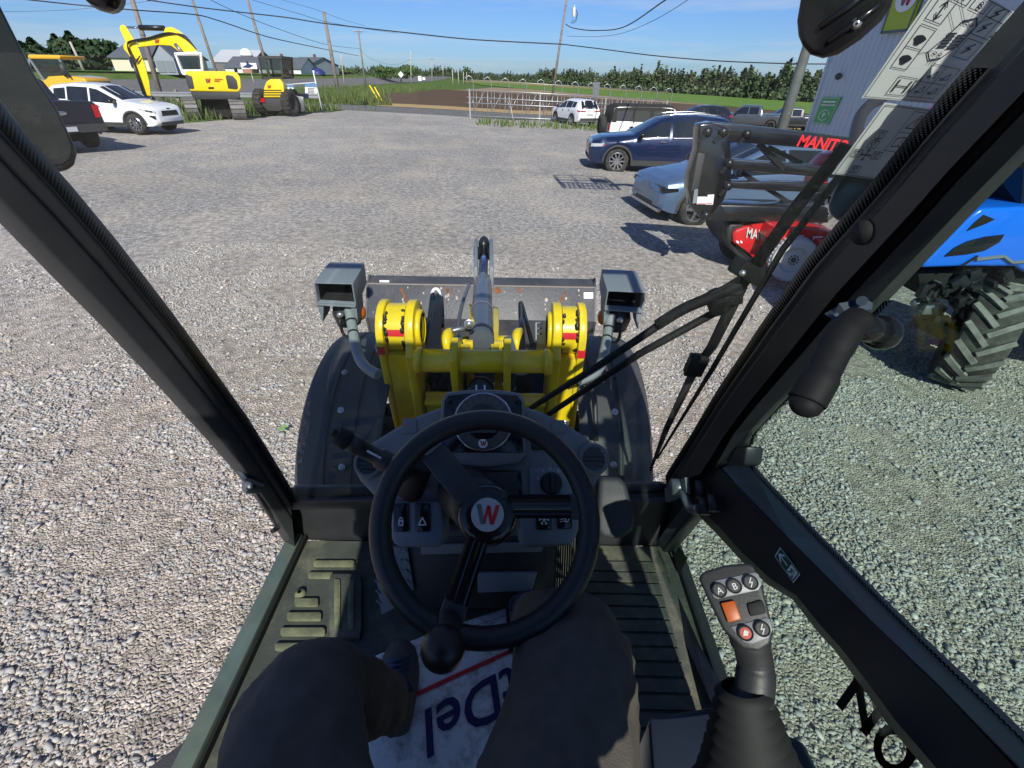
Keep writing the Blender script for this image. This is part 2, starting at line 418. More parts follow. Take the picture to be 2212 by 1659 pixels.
soft_mat('ripe crop', (.17, .175, .045), (.26, .23, .08), .3, stretch=(.2, 1, 1))
soft_mat('ploughed soil', (.062, .040, .025), (.125, .083, .052), 1.3, stretch=(.12, 1, 1), bump=.8)
soft_mat('dry soil', (.20, .145, .09), (.33, .245, .155), .9, stretch=(.15, 1, 1))
soft_mat('straw', (.30, .21, .10), (.44, .32, .16), 1.5, stretch=(.3, 1, 1))
soft_mat('asphalt', (.11, .11, .112), (.17, .168, .165), 2.5, stretch=(1, .3, 1), bump=.1)
soft_mat('road paint', (.6, .6, .58), (.7, .7, .68), 5, bump=0)

def axis_pts(lo, hi, near, step, growth):
    out = [0.0]; s = step
    while out[-1] < hi: out.append(out[-1] + s); s = s if out[-1] < near else s * growth
    neg = [0.0]; s = step
    while neg[-1] > lo: neg.append(neg[-1] - s); s = s if -neg[-1] < near else s * growth
    return sorted(set(neg[1:] + out))
XS = axis_pts(-3500, 3500, 80, 2.0, 1.25)
YS = axis_pts(-60, 7000, 60, 2.0, 1.2)
mb = MB(); mb.grid([[(x, y, gz(x, y) - .07) for x in XS] for y in YS])
g = mb.build('ground', M['meadow']); kind(g, 'structure')
def sheet(name, rows, m, dz, nx=None, ystep=2.0, step=2.0, pieces=None):
    """a strip of land laid over the ground: rows are (y, x_left, x_right)"""
    ys = []
    for (a, b) in zip(rows, rows[1:]):
        k = max(1, int(abs(b[0] - a[0]) / ystep)); ys += [lerp(a[0], b[0], i / k) for i in range(k)]
    ys.append(rows[-1][0]); fl = poly([(r[0], r[1]) for r in rows]); fr = poly([(r[0], r[2]) for r in rows])
    wmax = max(r[2] - r[1] for r in rows); n = max(2, int(wmax / step))
    mb = MB(); mb.grid([[(lerp(fl(y), fr(y), i / n), y, gz(lerp(fl(y), fr(y), i / n), y) + dz) for i in range(n + 1)] for y in ys])
    return kind(mb.build(name, m), 'structure')
pA = gnd(372, 268); pB = gnd(694, 243)
def lot():
    mb = MB()
    for y0, y1, fa in ((-14, pA.y, lambda y: -60), (pA.y, pB.y, lambda y: lerp(pA.x, pB.x, (y - pA.y) / (pB.y - pA.y))), (pB.y, 43.1, lambda y: pB.x + .4)):
        k = max(2, int((y1 - y0) / 1.0)); ys = [lerp(y0, y1, q / k) for q in range(k + 1)]
        mb.grid([[(x, y, gz(x, y)) for x in [lerp(fa(y), 80, q / 150) for q in range(151)]] for y in ys])
    kind(mb.build('gravel_lot', M['gravel']), 'structure')
lot()
sheet('side_road', [(43.15, -32.5, 137.5), (51.88, -32.5, 137.5)], M['asphalt'], .012, step=3)
sheet('highway', [(15, -57.5, -21.25), (37.5, -55.62, -25.62), (58.75, -53.75, -34.38), (171.25, -53.75, -41.25), (525, -65, -57.5), (1125, -97.5, -92.5)], M['asphalt'], .03, ystep=8, step=2)
mb = MB()
for xa, sl in ((-43.1, -.006),):
    for k in range(26):
        y0 = 20 + k * 9
        mb.add([(xa + sl * y0 - .07, y0, gz(xa, y0) + .05), (xa + sl * y0 + .07, y0, gz(xa, y0) + .05), (xa + sl * y0 + .07, y0 + 4, gz(xa, y0) + .05), (xa + sl * y0 - .07, y0 + 4, gz(xa, y0) + .05)], [(0, 1, 2, 3)])
kind(mb.build('road_marking', M['road paint']), 'structure')
sheet('straw_strip', [(52, -13.5, 125), (61.25, -16, 137.5), (70, -10, 150)], M['straw'], .03, step=4)
sheet('ploughed_field', [(57.5, -19, -17), (64, -22, 125), (72, -22, 162.5), (118.75, -19, 262.5), (135, -9, 287.5)], M['ploughed soil'], .05, step=5)
sheet('bare_field', [(121.25, -15, 275), (130, -11.25, 300), (175, -7.5, 400), (190, 12.5, 400)], M['dry soil'], .08, step=8)
sheet('crop_field', [(97.5, 55, 250), (125, 45, 325), (177.5, 5, 450), (200, -12.5, 475), (268.75, -22.5, 650), (412.5, -25, 875)], M['crop'], .11, step=8)
sheet('ripe_field', [(268.75, -27.5, 75), (325, -30, 93.75), (525, -37.5, 112.5)], M['ripe crop'], .16, step=8)
sheet('lawn', [(45, -150, -58.75), (75, -150, -57.5), (137.5, -150, -56.25), (187.5, -200, -57.5)], M['lawn'], .10, step=2)

# ---- loose crushed stone around the loader
def gravel_stones():
    bm = bmesh.new(); bmesh.ops.create_icosphere(bm, subdivisions=1, radius=1); bm.verts.ensure_lookup_table()
    V0 = np.array([v.co[:] for v in bm.verts]); F0 = np.array([[v.index for v in f.verts] for f in bm.faces]); bm.free()
    # short list of shapes, each with its own chipped corners
    shapes = []
    for _ in range(48):
        q = np.sign(V0) * np.abs(V0) ** np.random.uniform(.45, .9) * .92
        shapes.append(q * (1 + np.random.uniform(-.34, .26, (len(V0), 1))))
    pts = []
    for (x0, x1, y0, y1, den) in ((-5.2, -.72, -.35, 4.2, 3700), (-8.2, -5.2, .4, 6.2, 1500), (-5.2, -1.0, 4.2, 7.6, 1900), (.56, 4.6, -.4, 4.2, 3500), (4.6, 6.8, .2, 5.4, 1400), (.7, 5, 4.2, 6.6, 1600), (-1.0, .7, 4.6, 7.6, 1600)):
        n = int((x1 - x0) * (y1 - y0) * den)
        q = np.random.rand(n, 2) * [x1 - x0, y1 - y0] + [x0, y0]
        pts.append(q)
    P = np.concatenate(pts)
    cache = {}
    def dirt_at(x, y):
        k = (round(x * 6), round(y * 6))
        if k not in cache: cache[k] = mnoise.noise(Vector((k[0] * .15, k[1] * .15, 3.1))) + .5 * mnoise.noise(Vector((k[0] * .45, k[1] * .45, 9.1)))
        return cache[k]
    dn = np.array([dirt_at(p[0], p[1]) for p in P])
    keep = np.random.rand(len(P)) < np.clip(.95 - np.clip(dn - .02, 0, 1) * 4.2, .10, 1)
    P = P[keep]; n = len(P)
    sz = np.clip(np.random.lognormal(math.log(.0086), .38, n), .004, .023)
    far = np.clip((np.hypot(P[:, 0], P[:, 1]) - 2.5) / 5, 0, 1); sz *= 1 + .1 * far
    a = np.random.rand(n) * 6.283; tilt = np.random.normal(0, .35, (n, 2))
    sx = sz * np.random.uniform(.95, 1.5, n); sy = sz * np.random.uniform(.65, 1.0, n); szz = sz * np.random.uniform(.32, .7, n)
    ids = np.random.randint(0, 48, n); S = np.array(shapes)[ids]
    S = S * np.stack([sx, sy, szz], 1)[:, None, :]
    ca, sa = np.cos(a)[:, None], np.sin(a)[:, None]
    X = S[:, :, 0] * ca - S[:, :, 1] * sa; Y = S[:, :, 0] * sa + S[:, :, 1] * ca; Z = S[:, :, 2] + X * tilt[:, :1] + Y * tilt[:, 1:]
    zg = np.array([gz(p[0], p[1]) for p in P]) + .0 + szz * np.random.uniform(-.15, .75, n)
    V = np.stack([X + P[:, :1], Y + P[:, 1:2], Z + zg[:, None]], 2).reshape(-1, 3)
    F = (F0[None] + (np.arange(n) * len(V0))[:, None, None]).reshape(-1, 3)
    me = bpy.data.meshes.new('gravel'); me.vertices.add(len(V)); me.vertices.foreach_set('co', V.ravel().astype(np.float32))
    me.loops.add(len(F) * 3); me.loops.foreach_set('vertex_index', F.ravel().astype(np.int32))
    me.polygons.add(len(F)); me.polygons.foreach_set('loop_start', (np.arange(len(F)) * 3).astype(np.int32)); me.polygons.foreach_set('loop_total', np.full(len(F), 3, np.int32))
    me.update(calc_edges=True)
    at = me.attributes.new('tone', 'FLOAT', 'POINT'); at.data.foreach_set('value', np.repeat(np.random.rand(n), len(V0)).astype(np.float32))
    m = bpy.data.materials.new('crushed stone'); m.use_nodes = True; t = m.node_tree; b = t.nodes['Principled BSDF']
    an = t.nodes.new('ShaderNodeAttribute'); an.attribute_name = 'tone'
    rp_ = t.nodes.new('ShaderNodeValToRGB'); e = rp_.color_ramp.elements; e[0].color = (.24, .237, .235, 1); e[1].color = (.58, .56, .53, 1)
    for p_, c_ in ((.35, (.35, .345, .34)), (.7, (.43, .42, .405)), (.82, (.47, .40, .33)), (.9, (.46, .43, .40))):
        q = e.new(p_); q.color = (*c_, 1)
    t.links.new(an.outputs['Fac'], rp_.inputs[0])
    n2 = t.nodes.new('ShaderNodeTexNoise'); n2.inputs['Scale'].default_value = 180; tcn = t.nodes.new('ShaderNodeTexCoord'); t.links.new(tcn.outputs['Object'], n2.inputs[0])
    mu = t.nodes.new('ShaderNodeMixRGB'); mu.blend_type = 'MULTIPLY'; mu.inputs[0].default_value = .45; t.links.new(rp_.outputs[0], mu.inputs[1]); t.links.new(n2.outputs[0], mu.inputs[2])
    b2 = t.nodes.new('ShaderNodeVectorMath'); b2.operation = 'SCALE'; b2.inputs['Scale'].default_value = 1.22; t.links.new(mu.outputs[0], b2.inputs[0])
    t.links.new(b2.outputs[0], b.inputs['Base Color']); b.inputs['Roughness'].default_value = .9; b.inputs['Specular IOR Level'].default_value = .25
    me.materials.append(m); o = bpy.data.objects.new('gravel', me); COL.objects.link(o)
    kind(o, 'stuff'); tag(o, 'loose grey crushed stone strewn over the lot around the loader', 'gravel')
    return n
gravel_stones()

# ================================================================ FOLIAGE
def leaf_mat(name, c1, c2, c3):
    m = bpy.data.materials.new(name); m.use_nodes = True; t = m.node_tree; b = t.nodes['Principled BSDF']
    oi = t.nodes.new('ShaderNodeNewGeometry'); rp_ = t.nodes.new('ShaderNodeValToRGB'); e = rp_.color_ramp.elements
    e[0].color = (*c1, 1); e[1].color = (*c3, 1); q = e.new(.5); q.color = (*c2, 1)
    t.links.new(oi.outputs['Random Per Island'], rp_.inputs[0]); t.links.new(rp_.outputs[0], b.inputs['Base Color'])
    b.inputs['Roughness'].default_value = .7; b.inputs['Specular IOR Level'].default_value = .2
    M[name] = m
leaf_mat('conifer', (.016, .036, .018), (.028, .055, .024), (.045, .075, .03))
leaf_mat('broadleaf', (.025, .055, .014), (.045, .085, .02), (.075, .115, .03))
leaf_mat('far wood', (.038, .068, .034), (.062, .095, .045), (.12, .14, .07))  # tones lightened to put distance haze into the leaf colour
leaf_mat('reed', (.045, .085, .02), (.08, .13, .03), (.15, .16, .06))
mat('bark', (.09, .07, .05), .9, var=.3, bump=.4, bscale=30)
mat('pole wood', (.19, .165, .14), .9, var=.25, vscale=3, bump=.3, bscale=14)
mat('pale pole', (.36, .33, .29), .9, var=.2, vscale=3)
mat('pole tar', (.075, .085, .08), .8, var=.2, vscale=4)
def leaves(mb, c, rad, n, size, shape='ball', rng=random):
    c = Vector(c)
    for _ in range(n):
        if shape == 'cone':
            h = rng.random() ** 1.25; ang = rng.uniform(0, 6.283); rr = (1 - h) * (.35 + .65 * math.sqrt(rng.random())) * (.75 + .35 * math.sin(ang * 3 + h * 19))
            p = Vector((rad[0] * rr * math.cos(ang), rad[1] * rr * math.sin(ang), rad[2] * (2 * h - 1)))
        else:
            d = Vector((rng.gauss(0, 1), rng.gauss(0, 1), rng.gauss(0, 1))).normalized(); k = rng.random() ** .4
            p = Vector((d.x * rad[0], d.y * rad[1], d.z * rad[2])) * k
        nrm = (p.normalized() * .8 + Vector((rng.uniform(-1, 1), rng.uniform(-1, 1), rng.uniform(-.3, 1)))).normalized() if p.length > 1e-6 else Vector((0, 0, 1))
        a = nrm.orthogonal().normalized(); a.rotate(Matrix.Rotation(rng.uniform(0, 6.28), 3, nrm)); b = nrm.cross(a); s = size * rng.uniform(.6, 1.4)
        q = c + p
        mb.add([q - a * s - b * s * .6, q + a * s * .9 - b * s * .5, q + a * s * .6 + b * s * .8, q - a * s * .7 + b * s * .55], [(0, 1, 2, 3)])
def tree(name, label, base, h, rw, kindm, shape='ball', n=900, size=.22, group=None, trunk=.25):
    t = thing(name, label, 'tree', base, 0, group); rng = random.Random(hash((round(base[0], 2), round(h, 2))) & 0xffff)
    mb = MB(); mb.tube([(0, 0, -.1), (.05, 0, h * .4), (0, .05, h * .82)], [trunk, trunk * .7, trunk * .2], 8)
    for k in range(6):
        a = k * 1.05 + .3; z = h * (.28 + .08 * k)
        mb.tube([(0, 0, z), (math.cos(a) * rw * .6, math.sin(a) * rw * .6, z + h * .12)], [trunk * .4, trunk * .12], 6)
    mb.build('trunk', M['bark'], t)
    mb = MB()
    if shape == 'cone':
        leaves(mb, (0, 0, h * .53), (rw, rw, h * .48), n, size, 'cone', rng)
    else:
        for k in range(13):
            a = rng.uniform(0, 6.28); rr = rng.uniform(.15, .62) * rw; z = rng.uniform(.36, .84) * h
            s = rng.uniform(.32, .52)
            leaves(mb, (rr * math.cos(a), rr * math.sin(a), z), (rw * s, rw * s, h * .16), n // 13, size, 'ball', rng)
    mb.build('crown', M[kindm], t)
    return t
# far wood along the horizon
def wood():
    mb = MB(); rng = random.Random(5)
    line = [(540, 166, 142, 430), (650, 166, 134, 430), (770, 167, 140, 440), (870, 168, 143, 450), (940, 168, 146, 470), (1000, 168, 146, 480), (1060, 169, 154, 480), (1120, 171, 155, 460), (1180, 174, 151, 430), (1250, 177, 150, 390), (1330, 180, 149, 340), (1420, 184, 147, 300),
            (1520, 189, 146, 260), (1620, 197, 144, 225), (1700, 203, 146, 205), (1780, 209, 148, 190), (1900, 214, 150, 190), (2150, 224, 150, 190)]
    for a, b in zip(line, line[1:]):
        k = int((b[0] - a[0]) * 1.15)
        for i in range(k):
            t = (i + rng.random()) / k; q = [lerp(a[j], b[j], t) for j in range(4)]; y = q[3] + rng.uniform(0, 14)
            p = at_y(q[0], q[1], q[3]); tp = at_y(q[0], q[2], q[3]); x = p.x + (y - q[3]) * p.x / q[3]
            z = min(p.z, gz(x, y)); hh = (tp.z - z) * (.80 + .42 * mnoise.noise(Vector((q[0] * .045, 1.7, 0))) + rng.uniform(-.26, .16)) * (1.12 if rng.random() < .15 else 1); r0 = max(hh, 5) * rng.uniform(.15, .24)
            leaves(mb, (x, y - 1, z + hh * .20), (r0 * 1.9, r0, hh * .26), 36, .07 * hh, 'ball', rng)
            if rng.random() < .45: leaves(mb, (x, y, z + hh * .54), (r0 * .85, r0 * .85, hh * .52), 80, .06 * hh, 'cone', rng)
            else:
                leaves(mb, (x, y, z + hh * .38), (r0 * 1.2, r0 * 1.2, hh * .40), 60, .065 * hh, 'ball', rng)
                leaves(mb, (x + r0 * .4, y, z + hh * .72), (r0 * .8, r0 * .8, hh * .27), 36, .055 * hh, 'ball', rng)
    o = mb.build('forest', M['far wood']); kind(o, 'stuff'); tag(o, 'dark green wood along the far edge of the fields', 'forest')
wood()
mb = MB()
rows = []
for y, hh in ((1500, 0), (1900, 16), (2500, 26), (3200, 30)):
    rows.append([(x, y, gz(x, y) + hh * (.55 + .45 * mnoise.noise(Vector((x * .0016, y * .001, 2.0)))) - 1) for x in range(-2600, 2601, 80)])
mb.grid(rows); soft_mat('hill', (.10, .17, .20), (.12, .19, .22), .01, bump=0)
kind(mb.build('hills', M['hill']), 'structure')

# conifers behind the highway at the left
for i, (u, vt, vb, wpx, lab, shp) in enumerate([
        (70, 92, 150, 34, 'dark pine tree beside the cab pillar, outermost of its clump', 'cone'), (95, 84, 152, 40, 'broad dark pine tree above the yellow truck roof', 'cone'),
        (150, 76, 158, 36, 'tall narrow pine tree behind the small leaning white post', 'cone'), (182, 70, 160, 36, 'tallest pine tree of the clump across the highway', 'cone'),
        (212, 82, 166, 46, 'wide bushy pine tree beside the cream house', 'ball'), (256, 104, 160, 40, 'round leafy tree behind the cream house roof', 'ball')]):
    y = 105 + (i % 3) * 4 + (10 if i == 5 else 0); b = at_y(u, vb, y); tp = at_y(u, vt, y); h = tp.z - gz(b.x, b.y)
    wr = (at_y(u + wpx, vb, y) - b).length
    tree('pine_tree' if shp == 'cone' else 'leafy_tree', lab, (b.x, y, gz(b.x, b.y)), h, wr * 1.5, 'conifer' if i < 5 else 'broadleaf', shp, 3200, .34, 'trees across the highway', .22)
b = gnd(866, 171); b = at_y(866, 171, 218); tp = at_y(866, 139, 218)
tree('leafy_tree', 'round dense green tree alone beside the far road', (b.x, 218, gz(b.x, b.y)), tp.z - gz(b.x, b.y), 10.0, 'broadleaf', 'ball', 1500, .45, None, .3)
for u, vt, y, wr, lab in ((654, 133, 187, 9, 'leafy tree standing right behind the grey porch house'), (706, 138, 200, 10, 'wide leafy tree beyond the blue tent'), (735, 150, 206, 8, 'low leafy tree between the blue tent and the crossarm pole')):
    b = at_y(u, 168, y); tp = at_y(u, vt, y)
    tree('leafy_tree', lab, (b.x, y, gz(b.x, b.y)), tp.z - gz(b.x, b.y), wr, 'broadleaf', 'ball', 1100, .4, 'trees behind the houses', .3)
# tall weeds on the verge
def weeds():
    mb = MB(); rng = random.Random(3)
    def patch(x0, x1, y0, y1, n, h0, h1):
        for _ in range(n):
            x = rng.uniform(x0, x1); y = rng.uniform(y0, y1); z = gz(x, y)
            if y < pA.y + .6 or (y < 42.8 and x > lerp(pA.x, pB.x, (y - pA.y) / (pB.y - pA.y)) - .4 and x < -9): continue
            hh = rng.uniform(h0, h1); a = rng.uniform(0, 6.28); wv = .022 + .014 * rng.random()
            dx, dy = math.cos(a), math.sin(a); le = Vector((rng.uniform(-.3, .3), rng.uniform(-.3, .3), 1)) * hh; p = Vector((x, y, z)); s = Vector((dx, dy, 0)) * wv
            mb.add([p - s, p + s, p + le * .6 + s * .9, p + le, p + le * .6 - s * .9], [(0, 1, 2, 3, 4)])
    patch(-24, -15.2, 52.5, 57.5, 2400, 0.5, 1.3); patch(-27, -17, 57.5, 72.5, 2420, 0.575, 1.4); patch(-14.6, -12.6, 53, 54.5, 160, .4, 1.0); patch(-30, -24, 60, 80, 900, 0.3, .7)
    patch(-37.5, -17.5, 87.5, 137.5, 2420, 0.3, 1.0); patch(-20.625, -11.25, 41.25, 43, 385, 0.23, 0.805); patch(-38, -14, 27, 43, 5860, 0.1725, 0.69); patch(-37.5, -11.25, 23.125, 26.25, 1760, 0.115, 0.46)
    patch(-2.75, 13.75, 34.375, 38.125, 990, 0.115, 0.5175); patch(3.75, 30, 52, 54.375, 550, 0.23, 0.69)
    o = mb.build('weeds', M['reed']); kind(o, 'stuff'); tag(o, 'tall green weeds and reeds along the verge of the side road', 'weeds')
weeds()
# ================================================================ POLES, WIRES, SIGNS
def pole(name, label, base, top, rad, m='pole wood', y=None, group='utility poles', extra=None):
    b = gnd(*base) if y is None else at_y(base[0], base[1], y)
    b.z = gz(b.x, b.y); tp = at_y(top[0], top[1], b.y)
    t = thing(name, label, 'utility pole', b, 0, group)
    ax = tp - b
    MB().tube([Vector((0, 0, -.3)), ax * .5, ax], [rad, rad * .88, rad * .72], 12).build('shaft', M[m], t)
    if extra: extra(t, ax, rad)
    return t, b, tp
def bands(t, ax, rad):
    for k in (.55, .6, .82): MB().lathe([(rad * .95, -.03), (rad * .95, .03)], ax * k, ax, 12).build('steel_band', M['steel grey'], t)
pole('utility_pole', 'thick weathered pole standing behind the excavator arm', (352, 222), (268, -60), .20, extra=bands)
pole('utility_pole', 'leaning slim pole rising above the excavator cab', (484, 206), (405, -30), .17)
pole('utility_pole', 'brown pole rising behind the compact loader cab', (594, 206), (526, -30), .19)
pole('utility_pole', 'cut off grey pole stub in the verge beside the poster banners', (733, 212), (699, 25), .23)
def crossarm(t, ax, rad):
    mb = MB(); mb.box(ax * .985 + Vector((0, -.15, 0)), (2.1, .1, .12)); mb.build('crossarm', M['pole wood'], t)
    for k in (-.9, -.45, .45, .9): MB().lathe([(.02, 0), (.06, .02), (.06, .12), (.02, .16)], ax * .985 + Vector((k, -.15, .06)), (0, 0, 1), 8).build('insulator', M['white print'], t)
    mb = MB(); mb.bar(ax * .985 + Vector((-.7, -.1, 0)), ax * .93, .05, .05); mb.bar(ax * .985 + Vector((.7, -.1, 0)), ax * .93, .05, .05); mb.build('brace', M['pole wood'], t)
pole('utility_pole', 'pole with a wide crossarm beside the small white notice', (790, 190), (774, 66), .20, extra=crossarm)
far = [((888, 186), (887, 110), 'pale pole beyond the diamond sign', 0), ((933, 181), (933, 126), 'pale pole beside the far road', 0), ((957, 174), (957, 139), 'far pole with a short crossarm, third along the road', 0), ((978, 172), (977, 149), 'fourth pole along the far road', 1),
       ((990, 171), (990, 152), 'fifth pole along the far road', 1), ((1001, 170), (1001, 155), 'sixth pole along the far road', 1), ((1008, 170), (1008, 156), 'last pole of the far road', 1)]
for bse, tpx, lab, k in far:
    pole('utility_pole', lab, bse, tpx, .17 if not k else .2, 'pale pole', y=None if not k else 190 + 38 * (bse[0] - 978) / 30, group='poles along the far road', extra=crossarm if not k and bse[0] != 888 else None)
pole('light_pole', 'thin pale pole on the lawn beside the blue tent', (742, 172), (736, 117), .14, 'pale pole', y=130)
pole('white_post', 'small leaning white post on the lawn before the pines', (179, 146), (151, 90), .2, 'pale pole', y=85)
pI, bI, tI = pole('utility_pole', 'weathered pole carrying the grey transformer', (1190, 224), (1230, -40), .17, extra=bands)
# transformer is bolted to that pole
tc_ = at_y(1240, 27, bI.y - .1) - bI
mb = MB(); mb.lathe([(.001, .52), (.20, .52), (.25, .46), (.25, .40), (.225, .38), (.225, -.44), (.19, -.50), (.001, -.50)], tc_, (-.05, 0, 1), 20)
mat('transformer grey', (.62, .64, .62), .4); q = mb.build('transformer', M['transformer grey'], pI, sharp=40)
mb = MB(); mb.lathe([(.02, 0), (.06, .03), (.03, .08), (.06, .13), (.03, .18), (.05, .24), (.01, .3)], tc_ + Vector((0, 0, .52)), (0, 0, 1), 10); mb.build('bushing', M['white print'], q)
for z_ in (.2, -.25): MB().box(tc_ + Vector((-.24, 0, z_)), (.16, .08, .08)).build('bracket', M['steel grey'], q)
mb = MB()
for k in range(4):
    a = tc_ + Vector((.2, -.1 + .05 * k, .3 - .05 * k)); mb.tube(catmull([a, a + Vector((.18 + .04 * k, 0, -.25)), a + Vector((.12, .05, -.9 - .1 * k)), a + Vector((-.1 - .15 * k, .05, -1.3)), a + Vector((-.35, 0, -1.0 - .05 * k))], 5), .016, 5)
mb.build('lead_wire', M['hose'], q)
pD, bD, tD = pole('steel_pole', 'dark round pole in front of the ribbed building', (1676, 312), (1757, 60), .17, 'pole tar', group=None, y=16.0)
# yellow guy guards
for (a, b_, lab) in (((822, 224), (798, 184), 'yellow plastic guy wire guard at the verge, longer of the two'), ((828, 223), (809, 188), 'yellow plastic guy wire guard at the verge, shorter of the two')):
    p = gnd(*a); q = at_y(b_[0], b_[1], p.y + .2)
    t = thing('guy_guard', lab, 'guy guard', p, 0, 'yellow guy guards')
    MB().tube([(0, 0, 0), q - p], .07, 8).build('sleeve', M['machine yellow'], t)
# wires
def cable(label, pts, r, n=8, group='overhead cables'):
    q = catmull([(u, v, 0) for u, v, y in pts], n); P = []
    for i, c in enumerate(q):
        k = min(i / n, len(pts) - 1 - 1e-6); j = int(k); P.append(at_y(c.x, c.y, lerp(pts[j][2], pts[j + 1][2], k - j)))
    return tag(MB().tube(P, r, 5).build('overhead_cable', M['hose']), label, 'cable', group)
cable('thick black cable sagging from the cut off pole to the transformer pole', [(317, 0, 51.25), (430, 16, 51.25), (537, 28.5, 51.25), (620, 38, 51.25), (704, 51, 51.25), (880, 71, 50), (1003, 84, 48.75), (1100, 90, 48.125), (1213, 95.5, 47.5)], .045)
cable('black cable from the transformer pole towards the ribbed building', [(1213, 95.5, 47.5), (1300, 106, 45), (1420, 121, 42.5), (1556, 132, 40), (1700, 137.5, 37.5), (1800, 138.5, 36.25)], .035)
cable('black cable crossing above the excavator to the leaning slim pole', [(30, -4, 37.5), (150, 9, 37.5), (280, 21, 38.75), (415, 31, 42.5), (470, 44, 45), (553, 72, 48.75), (600, 85, 51.25), (690, 104, 62.5), (776, 121, 97.5)], .035)
cable('thin cable passing the brown pole to the crossarm pole', [(455, 0, 50), (519, 30, 52.5), (600, 62, 57.5), (700, 95, 70), (776, 105, 97.5)], .022)
cable('thin upper cable running from the left towards the cut off pole', [(545, 0, 52.5), (640, 28, 53.75), (704, 47, 55), (790, 62, 75), (860, 72, 97.5)], .018)
cable('thinnest wire above the brown pole', [(610, 0, 55), (680, 20, 55), (740, 42, 62.5), (790, 56, 75)], .014)
cable('twisted service cable sagging from the transformer out of the frame', [(1222, 52, 47.25), (1240, 61, 45), (1290, 66, 41.25), (1353, 56, 33.75), (1437, 0, 23.75), (1500, -40, 17.5)], .03)
cable('faint thin wire below the service cable', [(1225, 78, 47.5), (1290, 79, 42.5), (1350, 70, 36.25), (1420, 40, 27.5), (1485, 0, 21.25), (1540, -40, 16.25)], .012)
cable('far wire between the crossarm pole and the pale pole', [(776, 105, 100), (800, 126, 107.5), (850, 140, 118.75), (887, 128, 125)], .018)
cable('faint wire high over the pines at the left', [(10, 25, 50), (140, 22, 50), (260, 10, 51.25), (340, 0, 52.5)], .012)
# signs
def sign(name, label, base, top, wd, ht, face, post='steel grey', y=None, diamond=False, decor=None, cat='road sign'):
    b = gnd(*base) if y is None else at_y(base[0], base[1], y); b.z = gz(b.x, b.y); tp = at_y(top[0], top[1], b.y)
    t = thing(name, label, cat, b); ax = tp - b
    MB().tube([(0, 0, -.1), ax], .035, 8).build('post', M[post], t)
    mb = MB()
    if diamond: mb.prism([ax + Vector(p) for p in ((0, -.05, -ht), (wd, -.05, 0), (0, -.05, ht), (-wd, -.05, 0))], (0, -.03, 0))
    else: mb.box(ax + Vector((0, -.06, -ht / 2)), (wd, .03, ht))
    pnl = mb.build('panel', M[face], t)
    if decor: decor(pnl, ax)
    return t
sign('diamond_sign', 'pale diamond road sign seen from behind beyond the weeds', (994 - 0, 188) if 0 else (866 + 128 - 128, 176), (866, 161), .75, .75, 'white print', y=150, diamond=True)
sign('notice_board', 'small white notice beside the crossarm pole', (785, 190), (784, 202), 1.0, 1.35, 'white print', y=95)
sign('notice_board', 'tiny white notice by the far road, nearer of two', (907, 184), (906.5, 164), .8, 1.0, 'white print', y=137)
sign('notice_board', 'tiny white notice by the far road, farther of two', (916, 179), (915.5, 167), .8, .6, 'white print', y=156)
sign('road_sign', 'plain grey rectangular sign panel standing above the feed fence', (1284, 232), (1289, 177), .62, 1.25, 'steel grey', y=52)
def flagdecor(p, ax):
    mb = MB(); mb.prism([ax + Vector(q) for q in ((-.55, -.09, -.26), (-.15, -.09, -.12), (-.08, -.09, .18), (.08, -.09, -.06), (.35, -.09, -.15), (.0, -.09, -.3))], (0, -.01, 0)); mb.build('emblem', M['blue ink'], p)
sign('blue_sign', 'white and blue sign on a slim leaning post left of the compact loader cab', (556, 205), (537, 136), 1.15, .36, 'white print', y=41, decor=flagdecor)
# tube frame with two posters
p0 = gnd(697, 243); t = thing('banner_stand', 'leaning white tube stand with a crossbar beside the compact loader', 'banner stand', p0)
tp = at_y(677, 157, p0.y); c1 = at_y(632, 182, p0.y + .2)
mat('white tube', (.6, .62, .64), .4)
MB().tube([(0, 0, 0), tp - p0], .045, 10).build('post', M['white tube'], t)
MB().tube([at_y(682, 178, p0.y) - p0, c1 - p0, at_y(618, 183, p0.y + .2) - p0], .03, 8).build('crossbar', M['white tube'], t)
mb = MB()
for a in range(5): mb.box((.2 * a - .4, .0, .03), (.18, .22, .06), a * .5)
mb.build('base_stones', M['steel grey'], t)
mat('poster blue', (.10, .22, .40), .5)
for (u0, v0, u1, v1, lab) in ((659, 180, 685, 207, 'printed poster with a blue head hanging from the tube stand'), (621, 183, 634, 199, 'partly hidden blue poster hanging beside the compact loader cab')):
    y = p0.y - .08; t = thing('poster', lab, 'poster', at_y((u0 + u1) / 2, v1, y), 0, 'posters on the tube stand'); o_ = t.location
    a, b_, c, d = (at_y(u0, v1, y) - o_, at_y(u1, v1 + 2, y) - o_, at_y(u1, v0 + 1, y) - o_, at_y(u0, v0, y) - o_)
    pn = MB().prism([a, b_, c, d], (0, .02, 0)).build('sheet', M['white print'], t)
    fn = lambda s, q_, e=.01: a.lerp(b_, s).lerp(d.lerp(c, s), q_) + Vector((0, -e, 0))
    mb = MB(); mb.face([fn(0, .72), fn(1, .72), fn(1, 1), fn(0, 1)]); mb.face([fn(0, 0), fn(1, 0), fn(1, .22), fn(0, .22)]); mb.build('printed_band', M['poster blue'], pn)
    mb = MB()
    for k in range(4): stroke(mb, [(.25, .62 - .11 * k), (.75, .62 - .11 * k)], .06, fn)
    mb.build('print_lines', M['logo grey'], pn)

